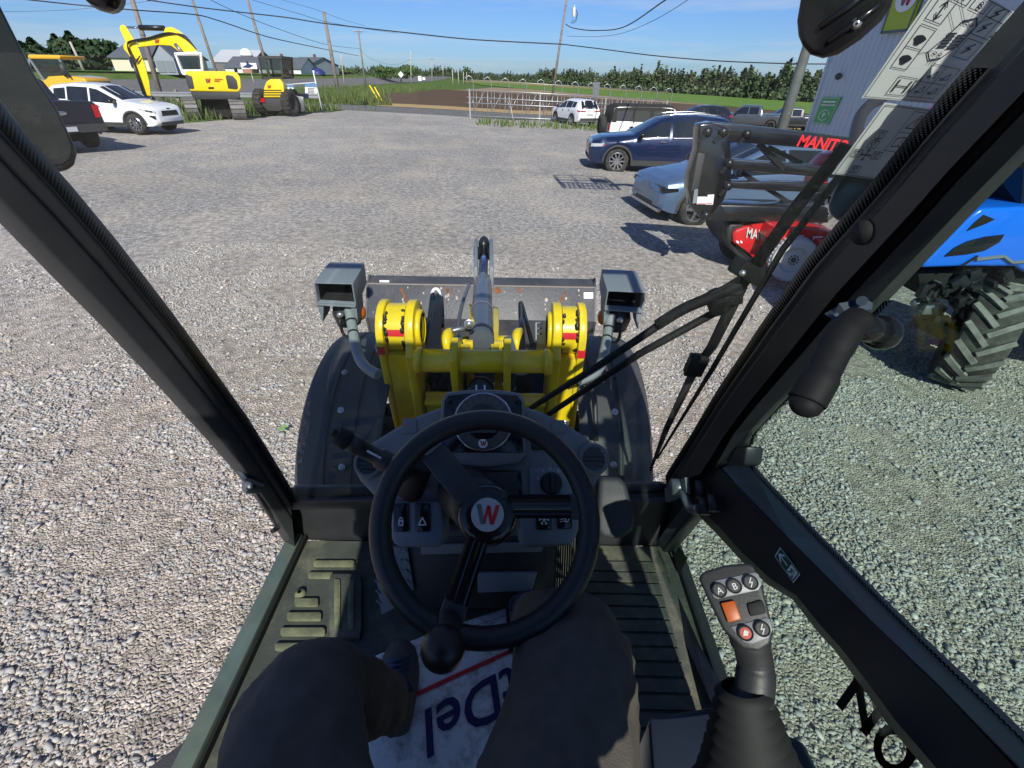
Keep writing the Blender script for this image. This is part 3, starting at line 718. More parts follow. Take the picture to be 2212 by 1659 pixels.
# guardrail
t = thing('guardrail', 'galvanised guardrail on wooden posts behind the excavator', 'guardrail', (-22, 37, gz(-22, 37)))
mat('galvanised', (.42, .43, .44), .38, metal=.6, var=.08)
def at_g(u, v): return at_y(u, v, lerp(37.0, 37.6, (u - 270) / 370.0))
rows = []
for u in range(255, 690, 12):
    c = at_g(u, 203 + (u - 278) * .012)
    rows.append([c + Vector((0, dy, dz)) for dy, dz in ((0, .16), (-.05, .12), (-.05, .06), (0, .01), (0, -.01), (-.05, -.06), (-.05, -.12), (0, -.16))])
MB().grid(rows).build('rail', M['galvanised'], t, world=True, sharp=30)
mat('guard post', (.22, .20, .14), .9, var=.2)
for u, lean in ((286, -4), (380, -9), (470, -4), (552, -4), (625, -4)):
    a = at_g(u + 9, 236); a.z = gz(a.x, a.y); b = at_g(u - 4, 194)
    MB().bar(a + Vector((0, .15, -.1)), b + Vector((0, .15, 0)), .17, .17).build('post', M['guard post'], t, world=True)

# ================================================================ HOUSES
def house(name, label, c, L_, D_, wall, roof, rotz, wallm, roofm, door=None, wins=(), chim=False, gable=None, over=.35):
    """c = middle of the front foot; length along local x, depth along local y (away)"""
    t = thing(name, label, 'house', c, rotz)
    x, y = L_ / 2, D_
    wl = MB().prism([(-x, 0, -.3), (x, 0, -.3), (x, 0, wall), (-x, 0, wall)], (0, y, 0))
    wl.prism([(x - .02, 0, wall), (x - .02, y, wall), (x - .02, y / 2, roof - .1)], (-(2 * x - .04), 0, 0))
    wl.build('wall', M[wallm], t)
    rf = MB()
    for s in (1, -1):
        y0 = -over if s > 0 else y + over
        zz = wall - over * (roof - wall) / (y / 2)
        rf.prism([(-x - over, y0, zz), (x + over, y0, zz), (x + over, y / 2, roof), (-x - over, y / 2, roof)], (0, 0, .12))
    r_ = rf.build('roof', M[roofm], t)
    if chim: MB().box((x * .3, y / 2, roof + .3), (.6, .6, 1.2)).build('chimney', M['rust'], r_)
    for (wx, wz, ww, wh) in wins:
        f = MB().box((wx, -.03, wz), (ww + .16, .06, wh + .16)).build('window', M['white print'], t)
        MB().box((wx, -.07, wz), (ww, .03, wh)).build('pane', M['glass black'], f)
    if door:
        for (wx, ww, wh, mm) in door: MB().box((wx, -.04, wh / 2), (ww, .08, wh)).build('door', M[mm], t)
    return t
mat('cream siding', (.60, .55, .40), .7, var=.05); mat('slate roof', (.085, .095, .115), .8, var=.15, vscale=2); mat('grey siding', (.24, .27, .31), .7, var=.06)
mat('tin roof', (.42, .44, .46), .45, var=.08); mat('barn wood', (.13, .125, .12), .9, var=.3, vscale=1.5); mat('brick red', (.36, .17, .12), .9, var=.2); mat('white siding', (.62, .63, .62), .6)
def px_house(u0, u1, vb, vw, vr, y, depth, **k):
    a = at_y(u0, vb, y); b = at_y(u1, vb, y); c = (a + b) / 2; z0 = gz(c.x, y); 
    wall = at_y((u0 + u1) / 2, vw, y).z - z0; roof = at_y((u0 + u1) / 2, vr, y + depth / 2).z - z0
    return (c.x, y, z0), (b - a).length, depth, wall, roof
c, L_, D_, wl_, rf_ = px_house(252, 378, 152, 124, 97, 90, 11)
hs = house('cream_house', 'cream walled house with a grey gable roof behind the excavator arm', c, L_, D_, wl_, rf_, R(4), 'cream siding', 'slate roof', wins=((-L_ * .17, wl_ * .55, .8, 1.1), (L_ * .2, wl_ * .55, .9, 1.0)))
# grey gabled shed front joined to its end
mb = MB(); x0 = L_ * .28; x1 = L_ * .60
mb.prism([(x0, -1.5, -.3), (x1, -1.5, -.3), (x1, -1.5, wl_ * 1.02), ((x0 + x1) / 2, -1.5, rf_ * .97), (x0, -1.5, wl_ * 1.02)], (0, 7, 0)); mb.build('gable_front', M['grey siding'], hs)
mb = MB(); xm = (x0 + x1) / 2
for s in (x0 - .3, x1 + .3): mb.prism([(s, -1.8, wl_ * 1.02 - .2), (xm, -1.8, rf_ * .97 + .05), (xm, -1.8, rf_ * .97 + .2), (s, -1.8, wl_ * 1.02)], (0, 7.5, 0))
mb.build('gable_roof', M['slate roof'], hs)
for s in (.27, .73): MB().box((lerp(x0, x1, s), -1.55, wl_ * .40), ((x1 - x0) * .40, .1, wl_ * .8)).build('barn_door', M['housing grey'], hs)
c, L_, D_, wl_, rf_ = px_house(462, 548, 152, 134, 108, 200, 20)
house('farm_barn', 'weathered barn with a pale tin roof beyond the excavator cab', c, L_, D_, wl_, rf_, 0, 'barn wood', 'tin roof')
b = at_y(540, 150, 202); b.z = gz(b.x, b.y); t = thing('silo', 'silo with a white dome behind the barn', 'silo', b); tz = at_y(540, 120, 202).z - b.z; rr = (at_y(552, 130, 202) - at_y(540, 130, 202)).length
MB().lathe([(rr, 0), (rr, tz)], (0, 0, 0), (0, 0, 1), 20).build('cylinder', M['barn wood'], t)
MB().lathe([(rr * 1.05 * math.cos(a), tz + rr * 1.05 * math.sin(a)) for a in [k * math.pi / 16 for k in range(8)]] + [(.001, tz + rr * 1.05)], (0, 0, 0), (0, 0, 1), 20).build('dome', M['white print'], t)
c, L_, D_, wl_, rf_ = px_house(492, 650, 163, 147, 124, 150, 15)
house('white_bungalow', 'long low white bungalow with a dark slate roof behind the blue sign', c, L_, D_, wl_, rf_, R(3), 'white siding', 'slate roof', wins=((-L_ * .36, wl_ * .55, .9, 1.0), (-L_ * .08, wl_ * .55, 1.2, 1.1), (L_ * .3, wl_ * .55, 1.6, 1.2)), chim=True)
b = at_y(537, 164, 140); b.z = gz(b.x, b.y); L1 = (at_y(548, 164, 140) - at_y(528, 164, 140)).length
house('brick_shed', 'small red brick shed before the white bungalow', b, L1, 3, 1.5, 2.1, 0, 'brick red', 'brick red')
c, L_, D_, wl_, rf_ = px_house(618, 676, 167, 139, 124, 172, 16)
hs = house('grey_house', 'grey house with a dark roof and a porch beside the blue tent', c, L_, D_, wl_, rf_, R(-14), 'grey siding', 'slate roof', wins=((-L_ * .3, wl_ * .55, 1.2, 1.5), (L_ * .12, wl_ * .55, .9, 1.5)), chim=True, door=((L_ * .3, 1.0, 2.1, 'white print'),))
mb = MB()
for k in range(9): mb.box((L_ * (.02 + .055 * k), -1.6, .75), (.08, .08, 1.1))
mb.box((L_ * .25, -1.6, 1.3), (L_ * .5, .1, .1)); mb.box((L_ * .25, -.85, .2), (L_ * .5, 1.7, .15)); mb.build('porch_railing', M['white print'], hs)
mat('tent blue', (.012, .02, .14), .6)
b = at_y(688, 168, 162); b.z = gz(b.x, b.y); t = thing('blue_tent', 'dark blue domed tent on the lawn beside the grey house', 'tent', b)
k = (at_y(704, 168, 162) - at_y(688, 168, 162)).length
MB().lathe([(k * math.cos(a), .75 * k * math.sin(a)) for a in [i * math.pi / 16 for i in range(8)]] + [(.001, .75 * k)], (0, 0, 0), (0, 0, 1), 14).build('shell', M['tent blue'], t)
MB().box((-.2 * k, -k * .9, .35 * k), (.28 * k, .3, .25 * k)).build('patch', M['white print'], t)

# ================================================================ RIBBED BUILDING
by = 23.0; xa = at_y(1745, 280, by).x; zb = gz(xa, by) - .5
t = thing('ribbed_building', 'large pale blue building clad in ribbed metal sheet', 'building', (xa, by, gz(xa, by)))
mat('ribbed sheet', (.50, .54, .60), .45, var=.03, vscale=1)
mb = MB(); rows = [[], []]; y = by
while y > -6:
    for dy, dx in ((0, 0), (.05, -.04), (.12, -.04), (.17, 0), (.30, 0)):
        for r_, z in ((0, zb), (1, 9.5)): rows[r_].append((xa + dx, y - dy, z))
    y -= .30
mb.grid(rows, False); mb.build('wall', M['ribbed sheet'], t, world=True)
MB().box((xa + 8, by + .02, 4.4), (16, .06, 10.2)).build('end_wall', M['ribbed sheet'], t, world=True)
MB().box((xa - .01, by - .0, 4.4), (.16, .16, 10.3)).build('corner_trim', M['ribbed sheet'], t, world=True)
MB().prism([(xa - .4, by + .4, 9.5), (xa + 16, by + .4, 9.5), (xa + 16, -6, 9.5), (xa - .4, -6, 9.5)], (0, 0, .3)).build('roof', M['tin roof'], t, world=True)
MB().ball(at_x(1811, 165, xa - .15), .12, 10, 8).build('wall_lamp', M['black plastic'], t, world=True)
def wsign(name, label, corners, off=.07):
    t = thing(name, label, 'sign', at_x(*corners[0], xa)); q = [at_x(u, v, xa - off) for u, v in corners]
    return t, q
def quadfn(q, nrm, e=.01):
    a, b_, c, d = q; nrm = Vector(nrm)
    return lambda s, r_: a.lerp(b_, s).lerp(d.lerp(c, s), r_) + nrm * e
t, q = wsign('parking_sign', 'green parking sign with two white text lines on the ribbed wall', [(1754, 266), (1790, 269), (1817, 210), (1776, 210)])
pn = MB().prism(q, (.03, 0, 0)).build('panel', M['green sign'], t, world=True)
fn = quadfn(q, (-1, 0, 0)); mb = MB()
stroke(mb, [(.05, .03), (.95, .03), (.95, .97), (.05, .97)], .015, fn, True)
stroke(mb, [(.5 + .27 * math.cos(a), .33 + .19 * math.sin(a)) for a in [k * .3 for k in range(20)]], .03, fn)
put_text(mb, 'P', fn, .5, .25, .17, .03, centre=True, aspect=1.4)
for k, (a, b_) in enumerate(((.2, .84), (.16, .86))):
    for j in range(7): stroke(mb, [(lerp(a, b_, j / 7), .83 - .12 * k), (lerp(a, b_, (j + .72) / 7), .83 - .12 * k)], .06, fn)
mb.build('print', M['white print'], pn, world=True)
mat('lime sign', (.42, .50, .02), .5)
t, q = wsign('dealer_sign', 'lime green sign with a white round emblem high on the ribbed wall', [(1903, 72), (1960, 66), (2010, -60), (1945, -60)], .15)
pn = MB().prism(q, (.08, 0, 0)).build('panel', M['lime sign'], t, world=True)
fn = quadfn(q, (-1, 0, 0), .015); mb = MB(); stroke(mb, [(.02, .01), (.98, .01), (.98, .99), (.02, .99)], .05, fn, True); mb.build('border', M['logo grey'], pn, world=True)
fn2 = quadfn(q, (-1, 0, 0), .02); fn3 = quadfn(q, (-1, 0, 0), .03)
mb = MB(); mb.face([fn2(.55 + .36 * math.cos(a), .56 + .22 * math.sin(a)) for a in [k * math.pi / 16 for k in range(32)]]); e = mb.build('emblem', M['white print'], pn, world=True)
mg, mr_ = MB(), MB(); f4 = lambda a, b_: fn3(.55 + (a - .5) * .40, .56 + (b_ - .5) * .24); put_w(mg, mr_, f4, 0, 0, 1); mg.build('letter_grey', M['logo grey'], pn, world=True); mr_.build('letter_red', M['logo red'], pn, world=True)

# ================================================================ FEED FENCE (galvanised headlock panels)
pF = gnd(1014, 256); t = thing('feed_fence', 'galvanised headlock feed fence with arched tops at the lot edge', 'fence', pF)
yF0, yF1 = pF.y, pF.y + 4.0
def fx(u): return lerp(yF0, yF1, (u - 1012) / 400.0)
us = [1016, 1054, 1091, 1128, 1165, 1202, 1237, 1271, 1304, 1337, 1370, 1402, 1434]
def fz(u, f):   # f 0 ground .. 1 main rail .. 1.45 arch top
    y = fx(u); b = at_y(u, 256 + (u - 1012) * .012, y); x = b.x
    return Vector((x, y, gz(x, y) + f * 1.9))
rail = MB()
for f in (.1, .55, .74, 1.0): rail.tube([fz(us[0] - 6, f), fz(us[-1] + 2, f)], .028, 6)
rail.tube([fz(us[0], 1.32), fz(us[-1], 1.32)], .016, 6)
for i, u in enumerate(us):
    post = MB(); brace = MB(); arch = MB()
    post.tube([fz(u, 0), fz(u, 1.02)], .026, 6)
    if i % 4 == 0: post.box((fz(u, 0) + fz(u, 1.0)) / 2, (  .11, .11, 1.9))
    a, b_, c_ = fz(u + 8, 0.1), fz(u + 8, 1.25), fz(u, 1.45)
    arch.tube([fz(u - 1, 1.2), c_ + Vector((-.28, 0, -.12)), c_, c_ + Vector((.18, 0, -.1)), fz(u + 8, 1.28), fz(u + 8, 0.0)], .030, 6)
    if i < len(us) - 1:
        v = us[i + 1]
        brace.tube([fz(u + 4, .12), fz(v - 6, .98)], .018, 5); brace.tube([fz(u + 14, 1.0), fz(u + 14, .1)], .014, 5); brace.tube([fz(u + 4, .7), fz(u + 18, .12)], .014, 5); brace.tube([fz(u + 26, 1.0), fz(u + 26, .1)], .014, 5)
    post.build('post', M['galvanised'], t, world=True); arch.build('arch', M['galvanised'], t, world=True)
    if brace.v: brace.build('locking_bar', M['galvanised'], t, world=True)
rail.build('rail', M['galvanised'], t, world=True)
MB().bar(fz(1099, .82), fz(1108, .05), .06, .03).build('loose_bar', M['white tube'], t, world=True)
# low white rail fence beyond the parked trucks
a = at_y(1440, 262, 50); b_ = at_y(1590, 268, 50)
t = thing('rail_fence', 'low white rail fence behind the parked pickup', 'fence', (a.x, 50, gz(a.x, a.y)))
p1 = at_y(1420, 240, 50); p2 = at_y(1620, 248, 50)
MB().tube([p1, p2], .05, 6).build('rail', M['white tube'], t, world=True)
for k in range(5):
    p = p1.lerp(p2, (k + .3) / 5); MB().tube([Vector((p.x, p.y, gz(p.x, p.y) - .1)), p], .045, 6).build('post', M['white tube'], t, world=True)
# ================================================================ VEHICLES
def paint(name, c, metal=.0, rough=.28, coat=.8): return mat(name, c, rough, metal, coat=coat)
paint('white paint', (.74, .75, .76)); paint('deep blue paint', (.004, .013, .055), .3, .3, 1); paint('silver blue paint', (.11, .18, .29), .5, .35); paint('dark paint', (.012, .013, .02)); paint('black paint', (.008, .008, .009))
paint('grey truck paint', (.075, .085, .10), .4); paint('red paint', (.50, .012, .015)); paint('pale blue paint', (.02, .10, .42)); paint('tractor blue', (.008, .15, .80), 0, .25, .8)
mat('car glass', (.010, .013, .016), .04, spec=.8); mat('cladding', (.035, .036, .038), .7); mat('alloy', (.50, .51, .53), .25, metal=.9); mat('dark alloy', (.03, .03, .032), .3, metal=.5); mat('lamp lens', (.45, .47, .5), .08, coat=1)
mat('red lens', (.40, .008, .012), .15, coat=1); mat('amber lens', (.55, .12, .01), .2); mat('soft top', (.018, .017, .016), .9, bump=.3, bscale=90); mat('under dark', (.006, .006, .006), .9); mat('plastic window', (.05, .05, .05), .1)
def wheel(parent, c, r, wd, spokes=10, rim='alloy', side=1, tyre='tyre rubber', rimr=.66, hub=None, name='wheel'):
    """wheel standing in the local x-z plane; side=+1 means the outside faces +y"""
    c = Vector(c); ax = Vector((0, side, 0)); h = wd / 2
    t = MB().lathe([(r * rimr, -h), (r * .90, -h), (r * .985, -h * .75), (r, -h * .4), (r, h * .4), (r * .985, h * .75), (r * .90, h), (r * rimr * 1.02, h), (r * rimr, h * .85), (r * rimr * .95, -h * .2), (.001, -h * .25)], c, ax, 36).build('tyre', M[tyre], parent, sharp=50)
    m = MB(); m.lathe([(r * rimr * 1.0, h * .9), (r * rimr * .93, h * 1.0), (r * rimr * .86, h * .75)], c, ax, 36)
    rr = r * rimr
    for k in range(spokes):
        a = 2 * math.pi * k / spokes; d = Vector((math.cos(a), 0, math.sin(a))); q = Vector((-d.z, 0, d.x))
        w1, w2 = rr * .13, rr * .10
        if spokes > 7: w1, w2 = rr * .09, rr * .075
        pts = [c + d * rr * .18 - q * w1 + ax * h * .82, c + d * rr * .9 - q * w2 + ax * h * .74, c + d * rr * .9 + q * w2 + ax * h * .74, c + d * rr * .18 + q * w1 + ax * h * .82]
        m.prism(pts, -ax * .03)
    m.disc(c + ax * h * .70, ax, rr * .26, 16, .02)
    o = m.build('rim', M[rim], t, sharp=40)
    if name != 'tyre': t.name = name
    return t
def car(name, label, cat, contact, side, heading, S, group=None, z=None):
    """contact = place where the near front (or rear) wheel meets the ground; S = shape"""
    L_ = S['L']; top, belt, hw, = poly(sorted(S['top'])), poly(sorted(S['belt'])), poly(sorted(S['hw'])); sill = S.get('sill', .28); rw = S['rw']; wr_ = S['R']; ww = S.get('ww', .24); Ra = wr_ * S.get('arch', 1.16)
    xf, xr = S['xf'], S['xr']; yw = hw((xf + xr) / 2)
    rot = Matrix.Rotation(heading, 3, 'Z'); wx = xr if S.get('place') == 'rear' else xf
    loc = Vector(contact) - rot @ Vector((wx, side * yw, 0)); loc.z = gz(loc.x, loc.y) if z is None else z
    t = thing(name, label, cat, loc, heading, group)
    xs = sorted(set([round(-L_ / 2 + L_ * i / 110, 4) for i in range(111)] + [round(p[0], 4) for p in S['top']] + S.get('xtra', [])))
    roofz = max(p[1] for p in S['top'])
    def arch(x, zb):
        for c in (xf, xr):
            if abs(x - c) < Ra: zb = max(zb, wr_ + math.sqrt(Ra * Ra - (x - c) ** 2))
        return zb
    def sect(x):
        e = max(0, (abs(x) - L_ / 2 + .35) / .35); zb = arch(x, sill + .12 * e * e); w_ = hw(x); zt = top(x); zl = min(belt(x), zt - .015)
        h = max(0, min(1, (zt - zl) / max(.05, roofz - zl))); wt = lerp(w_ * .93, rw, h ** .8)
        rnd = min(.07, (zt - zl) * .25)
        return [(0, zb), (w_ * .93, zb), (w_ * .985, zb + .02), (w_ * 1.0, lerp(zb, zl, .45)), (w_ * .992, lerp(zb, zl, .8)), (w_ * .955, zl), (lerp(w_ * .95, wt, .97), zt - rnd), (wt * .90, zt - rnd * .25), (wt * .5, zt + .012 * h + .01), (0, zt + .018 * h + .015)]
    b = MB(); rows = []
    for x in xs:
        p = sect(x); rows.append([(x, -a, c) for a, c in p[::-1]] + [(x, a, c) for a, c in p[1:]][0:])
    b.grid(rows)
    b.add(rows[0], [tuple(range(len(rows[0])))]); b.add(rows[-1], [tuple(range(len(rows[-1])))])
    body = b.build('body', M[S['paint']], t, sharp=38)
    MB().box((0, 0, .42), (L_ * .86, yw * 1.55, .3)).build('underbody', M['under dark'], t)
    # side panes
    def spt(x, s, sd, e=.008):
        p = sect(x); a, c = p[5]; a2, c2 = p[6]; n = Vector((0, c2 - c, a - a2)); n = n.normalized() if n.length > 1e-6 else Vector((0, 1, 0))
        return (x, sd * (lerp(a, a2, s) + n.y * e), lerp(c, c2, s) + n.z * e)
    for (x0, x1, s0, s1) in S['panes']:
        for sd in (1, -1):
            m = MB(); k = 12; m.grid([[spt(lerp(x0, x1, i / k), s0, sd), spt(lerp(x0, x1, i / k), (s0 + s1) / 2, sd), spt(lerp(x0, x1, i / k), s1, sd)] for i in range(k + 1)])
            m.build('side_window', M[S.get('sglass', 'car glass')], t)
            if S.get('chrome'):
                MB().tube([Vector(spt(lerp(x0, x1, i / k), s0 - .05, sd, .012)) for i in range(k + 1)], .012, 5).build('window_trim', M['alloy'], t)
    def tpt(x, f, e=.008):
        p = sect(x); a = p[7][0] * f; c = lerp(p[9][1], p[7][1], abs(f) ** 1.6); return (x + S.get('gx', .0), a, c + e)
    for nm, (x0, x1) in (('windscreen', S['ws']), ('rear_window', S.get('rs', (0, 0)))):
        if x0 == x1: continue
        m = MB(); k = 8; m.grid([[tpt(lerp(x0, x1, i / k), f) for f in (-.96, -.5, 0, .5, .96)] for i in range(k + 1)]); m.build(nm, M['car glass'], t)
    # doors
    def bpt(x, s, sd, e=.006):
        p = sect(x); q = [p[2], p[3], p[4], p[5]]; s *= 3; i = min(2, int(s)); f = s - i; return (x, sd * (lerp(q[i][0], q[i + 1][0], f) + e), lerp(q[i][1], q[i + 1][1], f))
    for (x0, x1) in S.get('doors', []):
        for sd in (1, -1):
            m = MB(); k = 8; m.grid([[bpt(lerp(x0, x1, i / k), s, sd) for s in (.02, .2, .4, .6, .8, .985)] for i in range(k + 1)])
            d = m.build('door', M[S['paint']], t)
            hx = x0 + .2; hp = Vector(bpt(hx, .8, sd, .03)); MB().box(hp, (.2, .035, .035)).build('handle', M[S.get('handle', S['paint'])], d)
    # arches, sills
    if S.get('clad', True):
        for sd in (1, -1):
            m = MB()
            for c in (xf, xr):
                rws = []
                for i in range(17):
                    a = math.pi * (i / 16) ; x = c + Ra * math.cos(a); 
                    q = []
                    for rr, e in ((Ra - .01, -.03), (Ra - .005, .014), (Ra + .055, .016), (Ra + .06, -.01)):
                        xx = c + rr * math.cos(a); q.append((xx, sd * (hw(max(-L_ / 2, min(L_ / 2, xx))) + e), wr_ + rr * math.sin(a) - .02))
                    rws.append(q)
                m.grid(rws)
            m.grid([[(lerp(xr + Ra, xf - Ra, i / 6), sd * (hw(0) * .985 + .012), sill - .02), (lerp(xr + Ra, xf - Ra, i / 6), sd * (hw(0) + .014), sill + .14)] for i in range(7)])
            m.build('wheel_arch_trim', M[S.get('cladm', 'cladding')], t)
    for x in (xf, xr):
        for sd in (1, -1): wheel(t, (x, sd * (yw - ww / 2 - .01), wr_), wr_, ww, S.get('spokes', 10), S.get('rim', 'alloy'), sd, S.get('tyre', 'tyre rubber'), S.get('rimr', .7))
    # mirrors
    mx = S.get('mx', None)
    if mx is not None:
        for sd in (1, -1):
            z_ = belt(mx) + .07; m = MB().ball((mx, sd * (hw(mx) + .13), z_ + .05), (.09, .13, .09), 10, 8); m.box((mx, sd * (hw(mx) + .0), z_ - .02), (.06, .14, .05)); m.build('mirror', M[S.get('mirror', 'gloss black')], t)
    for (nm, pts, mm, par) in S.get('front', []):      # pieces on the nose: (y, z) outline, x from the plan curve
        m = MB(); n_ = len(pts)
        for sgn in ((1, -1) if par else (1,)):
            q = []
            for (yy, zz, *xx) in pts: q.append(Vector(((xx[0] if xx else L_ / 2), sgn * yy, zz)))
            m.prism([p + Vector((.012, 0, 0)) for p in q], (-.06, 0, 0))
            if par: m.build(nm, M[mm], t); m = MB()
        if not par: m.build(nm, M[mm], t)
    for (nm, pts, mm, par) in S.get('rear', []):
        for sgn in ((1, -1) if par else (1,)):
            q = [Vector(((p[2] if len(p) > 2 else -L_ / 2), sgn * p[0], p[1])) for p in pts]
            MB().prism([p + Vector((-.014, 0, 0)) for p in q], (.06, 0, 0)).build(nm, M[mm], t)
    for (nm, x0, x1, z0, z1, mm) in S.get('flank', []):   # lamps wrapping onto the flank
        for sd in (1, -1):
            m = MB(); rws = []
            for i in range(7):
                x = lerp(x0, x1, i / 6); za, zb_ = lerp(z0[0], z0[1], i / 6), lerp(z1[0], z1[1], i / 6); rws.append([(x, sd * (hw(x) * lerp(1.0, .96, (z - .5) * 1.5) + .012), z) for z in (za, zb_)])
            m.grid(rws); m.build(nm, M[mm], t)
    return t, sect
SUV = dict(L=5.1, top=[(2.55, .62), (2.53, .86), (2.45, 1.0), (2.1, 1.09), (1.12, 1.18), (.30, 1.62), (-.1, 1.70), (-.9, 1.73), (-1.8, 1.66), (-2.15, 1.5), (-2.45, 1.12), (-2.52, .95), (-2.55, .6)],
    belt=[(2.55, .58), (2.45, .92), (1.1, 1.07), (-1.9, 1.14), (-2.55, .95)], hw=[(2.55, .70), (2.45, .82), (2.2, .93), (1.5, .985), (-1.8, .985), (-2.35, .9), (-2.55, .78)], rw=.68, R=.39, xf=1.60, xr=-1.52, sill=.30,
    paint='deep blue paint', panes=[(.93, -.02, .10, .93), (-.10, -1.10, .06, .93), (-1.2, -1.85, .12, .9)], ws=(1.08, .32), rs=(-2.42, -1.95), doors=[(-.02, 1.05), (-1.06, -.06)], chrome=True, mx=.92, spokes=10, handle='alloy',
    front=[('grille', [(-.62, .62, 2.54), (.62, .62, 2.54), (.66, .90, 2.53), (-.66, .90, 2.53)], 'gloss black', False), ('bumper_trim', [(-.62, .36, 2.52), (.62, .36, 2.52), (.66, .41, 2.52), (-.66, .41, 2.52)], 'alloy', False), ('lower_grille', [(-.6, .43, 2.54), (.6, .43, 2.54), (.6, .56, 2.54), (-.6, .56, 2.54)], 'under dark', False)],
    flank=[('headlight', 2.50, 2.08, (.80, .84), (.90, .92), 'lamp lens'), ('side_marker', 2.12, 2.02, (.83, .84), (.89, .90), 'red lens'), ('fender_badge', 1.02, .78, (.83, .85), (.88, .87), 'alloy'), ('tail_light', -2.5, -2.2, (.95, .97), (1.08, 1.06), 'red lens')],
    rear=[('bumper', [(-.8, .35), (.8, .35), (.8, .6), (-.8, .6)], 'cladding', False)])
t, sc_ = car('parked_suv', 'deep blue SUV parked broadside with chrome window trim and large alloy wheels', 'car', gnd(1330, 371), 1, math.pi - R(3), SUV)
for sd in (1, -1): MB().tube([(x, sd * .60, sc_(x)[9][1] + .035) for x in [.2 - .2 * k for k in range(10)]], .02, 6).build('roof_rail', M['alloy'], t)
MB().disc((2.575, 0, .76), (1, 0, 0), .08, 14).build('badge', M['alloy'], t)
mb = MB(); mb.box((.25, .3, 1.28), (.02, .5, .3)); mb.build('windscreen_paper', M['white print'], t)

HB = dict(L=4.64, top=[(2.32, .58), (2.30, .78), (2.2, .88), (1.9, .96), (1.2, 1.06), (.1, 1.50), (-.4, 1.58), (-1.1, 1.56), (-1.9, 1.32), (-2.2, 1.02), (-2.3, .9), (-2.32, .55)],
    belt=[(2.32, .55), (2.2, .84), (1.2, .98), (-2.0, 1.02), (-2.32, .85)], hw=[(2.32, .74), (2.22, .86), (2.0, .92), (1.4, .95), (-1.7, .95), (-2.2, .88), (-2.32, .8)], rw=.64, R=.37, xf=1.50, xr=-1.50, sill=.28,
    paint='silver blue paint', panes=[(.85, -.30, .08, .93), (-.38, -1.35, .08, .9)], ws=(1.12, .14), rs=(-2.1, -1.3), doors=[(-.3, 1.05), (-1.3, -.34)], mx=.85, spokes=5, rim='alloy',
    front=[('light_bar', [(-.80, .72, 2.29), (.80, .72, 2.29), (.78, .80, 2.28), (-.78, .80, 2.28)], 'gloss black', False), ('headlight', [(.44, .63, 2.28), (.80, .65, 2.24), (.79, .75, 2.24), (.46, .74, 2.28)], 'glass black', True), ('fog_lamp', [(.42, .40, 2.28), (.78, .42, 2.25), (.74, .48, 2.25), (.46, .47, 2.28)], 'lamp lens', True), ('skid_plate', [(-.78, .30, 2.30), (.78, .30, 2.30), (.8, .36, 2.30), (-.8, .36, 2.30)], 'alloy', False), ('lower_grille', [(-.5, .38, 2.31), (.5, .38, 2.31), (.45, .46, 2.31), (-.45, .46, 2.31)], 'cladding', False)],
    flank=[('headlight_wrap', 2.28, 2.0, (.68, .73), (.78, .79), 'glass black'), ('tail_light', -2.3, -2.1, (.85, .85), (.95, .95), 'red lens')], rear=[('bumper', [(-.8, .35), (.8, .35), (.8, .6), (-.8, .6)], 'cladding', False)])
pI5 = gnd(1500, 487)
car('parked_hatchback', 'silver blue hatchback half hidden behind the black lift boom', 'car', pI5, 1, math.pi + R(9), HB)
OFF = dict(L=4.8, top=[(2.35, .8), (2.33, 1.1), (2.2, 1.16), (1.05, 1.2), (.62, 1.78), (.45, 1.84), (-2.0, 1.86), (-2.22, 1.80), (-2.34, 1.2), (-2.36, 1.1), (-2.4, .7)], belt=[(2.35, .78), (2.2, 1.1), (-2.4, 1.18)], hw=[(2.4, .85), (2.2, .94), (-2.3, .94), (-2.4, .92)], rw=.74, R=.42, xf=1.42, xr=-1.40, sill=.42,
    paint='white paint', panes=[(.62, -.35, .08, .8), (-.52, -1.25, .06, .88), (-1.32, -2.1, .08, .80)], ws=(1.0, .6), rs=(-2.33, -2.25), doors=[(-.35, .85), (-1.2, -.4)], mx=.7, spokes=8, rim='dark alloy', rimr=.55, arch=1.2, ww=.30, place='rear', clad=True, cladm='white paint', sglass='plastic window',
    rear=[('tail_light', [(.70, .84), (.86, .84), (.86, 1.10), (.70, 1.10)], 'red lens', True), ('bumper', [(-.9, .5), (.9, .5), (.9, .72), (-.9, .72)], 'cladding', False)])
p = gnd(1356, 322); t, sc_ = car('parked_offroader', 'white off roader with a black soft top and a spare wheel on its tail', 'car', p, -1, R(4), OFF)
mb = MB(); rows = []
for x in [-2.36, -2.30, -2.22, -2.0, -1.4, -.6, .2, .45, .60]:
    q = sc_(x); rows.append([(x, s * (a + .02), c + .02) for s, (a, c) in [(-1, q[6]), (-1, q[7]), (-1, q[8]), (1, q[9]), (1, q[8]), (1, q[7]), (1, q[6])]])
mb.grid(rows)
for sd in (1, -1):
    for x0, x1 in ((-.35, -.53), (-1.25, -1.32), (-2.1, -2.33)): mb.grid([[(x, sd * (lerp(sc_(x)[5][0], sc_(x)[6][0], s) + .014), lerp(sc_(x)[5][1], sc_(x)[6][1], s)) for s in (0, .5, 1)] for x in (x0, (x0 + x1) / 2, x1)])
    mb.grid([[(x, sd * (lerp(sc_(x)[5][0], sc_(x)[6][0], s) + .014), lerp(sc_(x)[5][1], sc_(x)[6][1], s)) for s in (.8, .9, 1)] for x in (.6, 0, -.7, -1.4, -2.2)])
mb.build('soft_top', M['soft top'], t)
sp = wheel(t, (-2.56, 0, 1.02), .42, .3, 8, 'dark alloy', 1, 'tyre rubber', .55, name='spare_wheel')
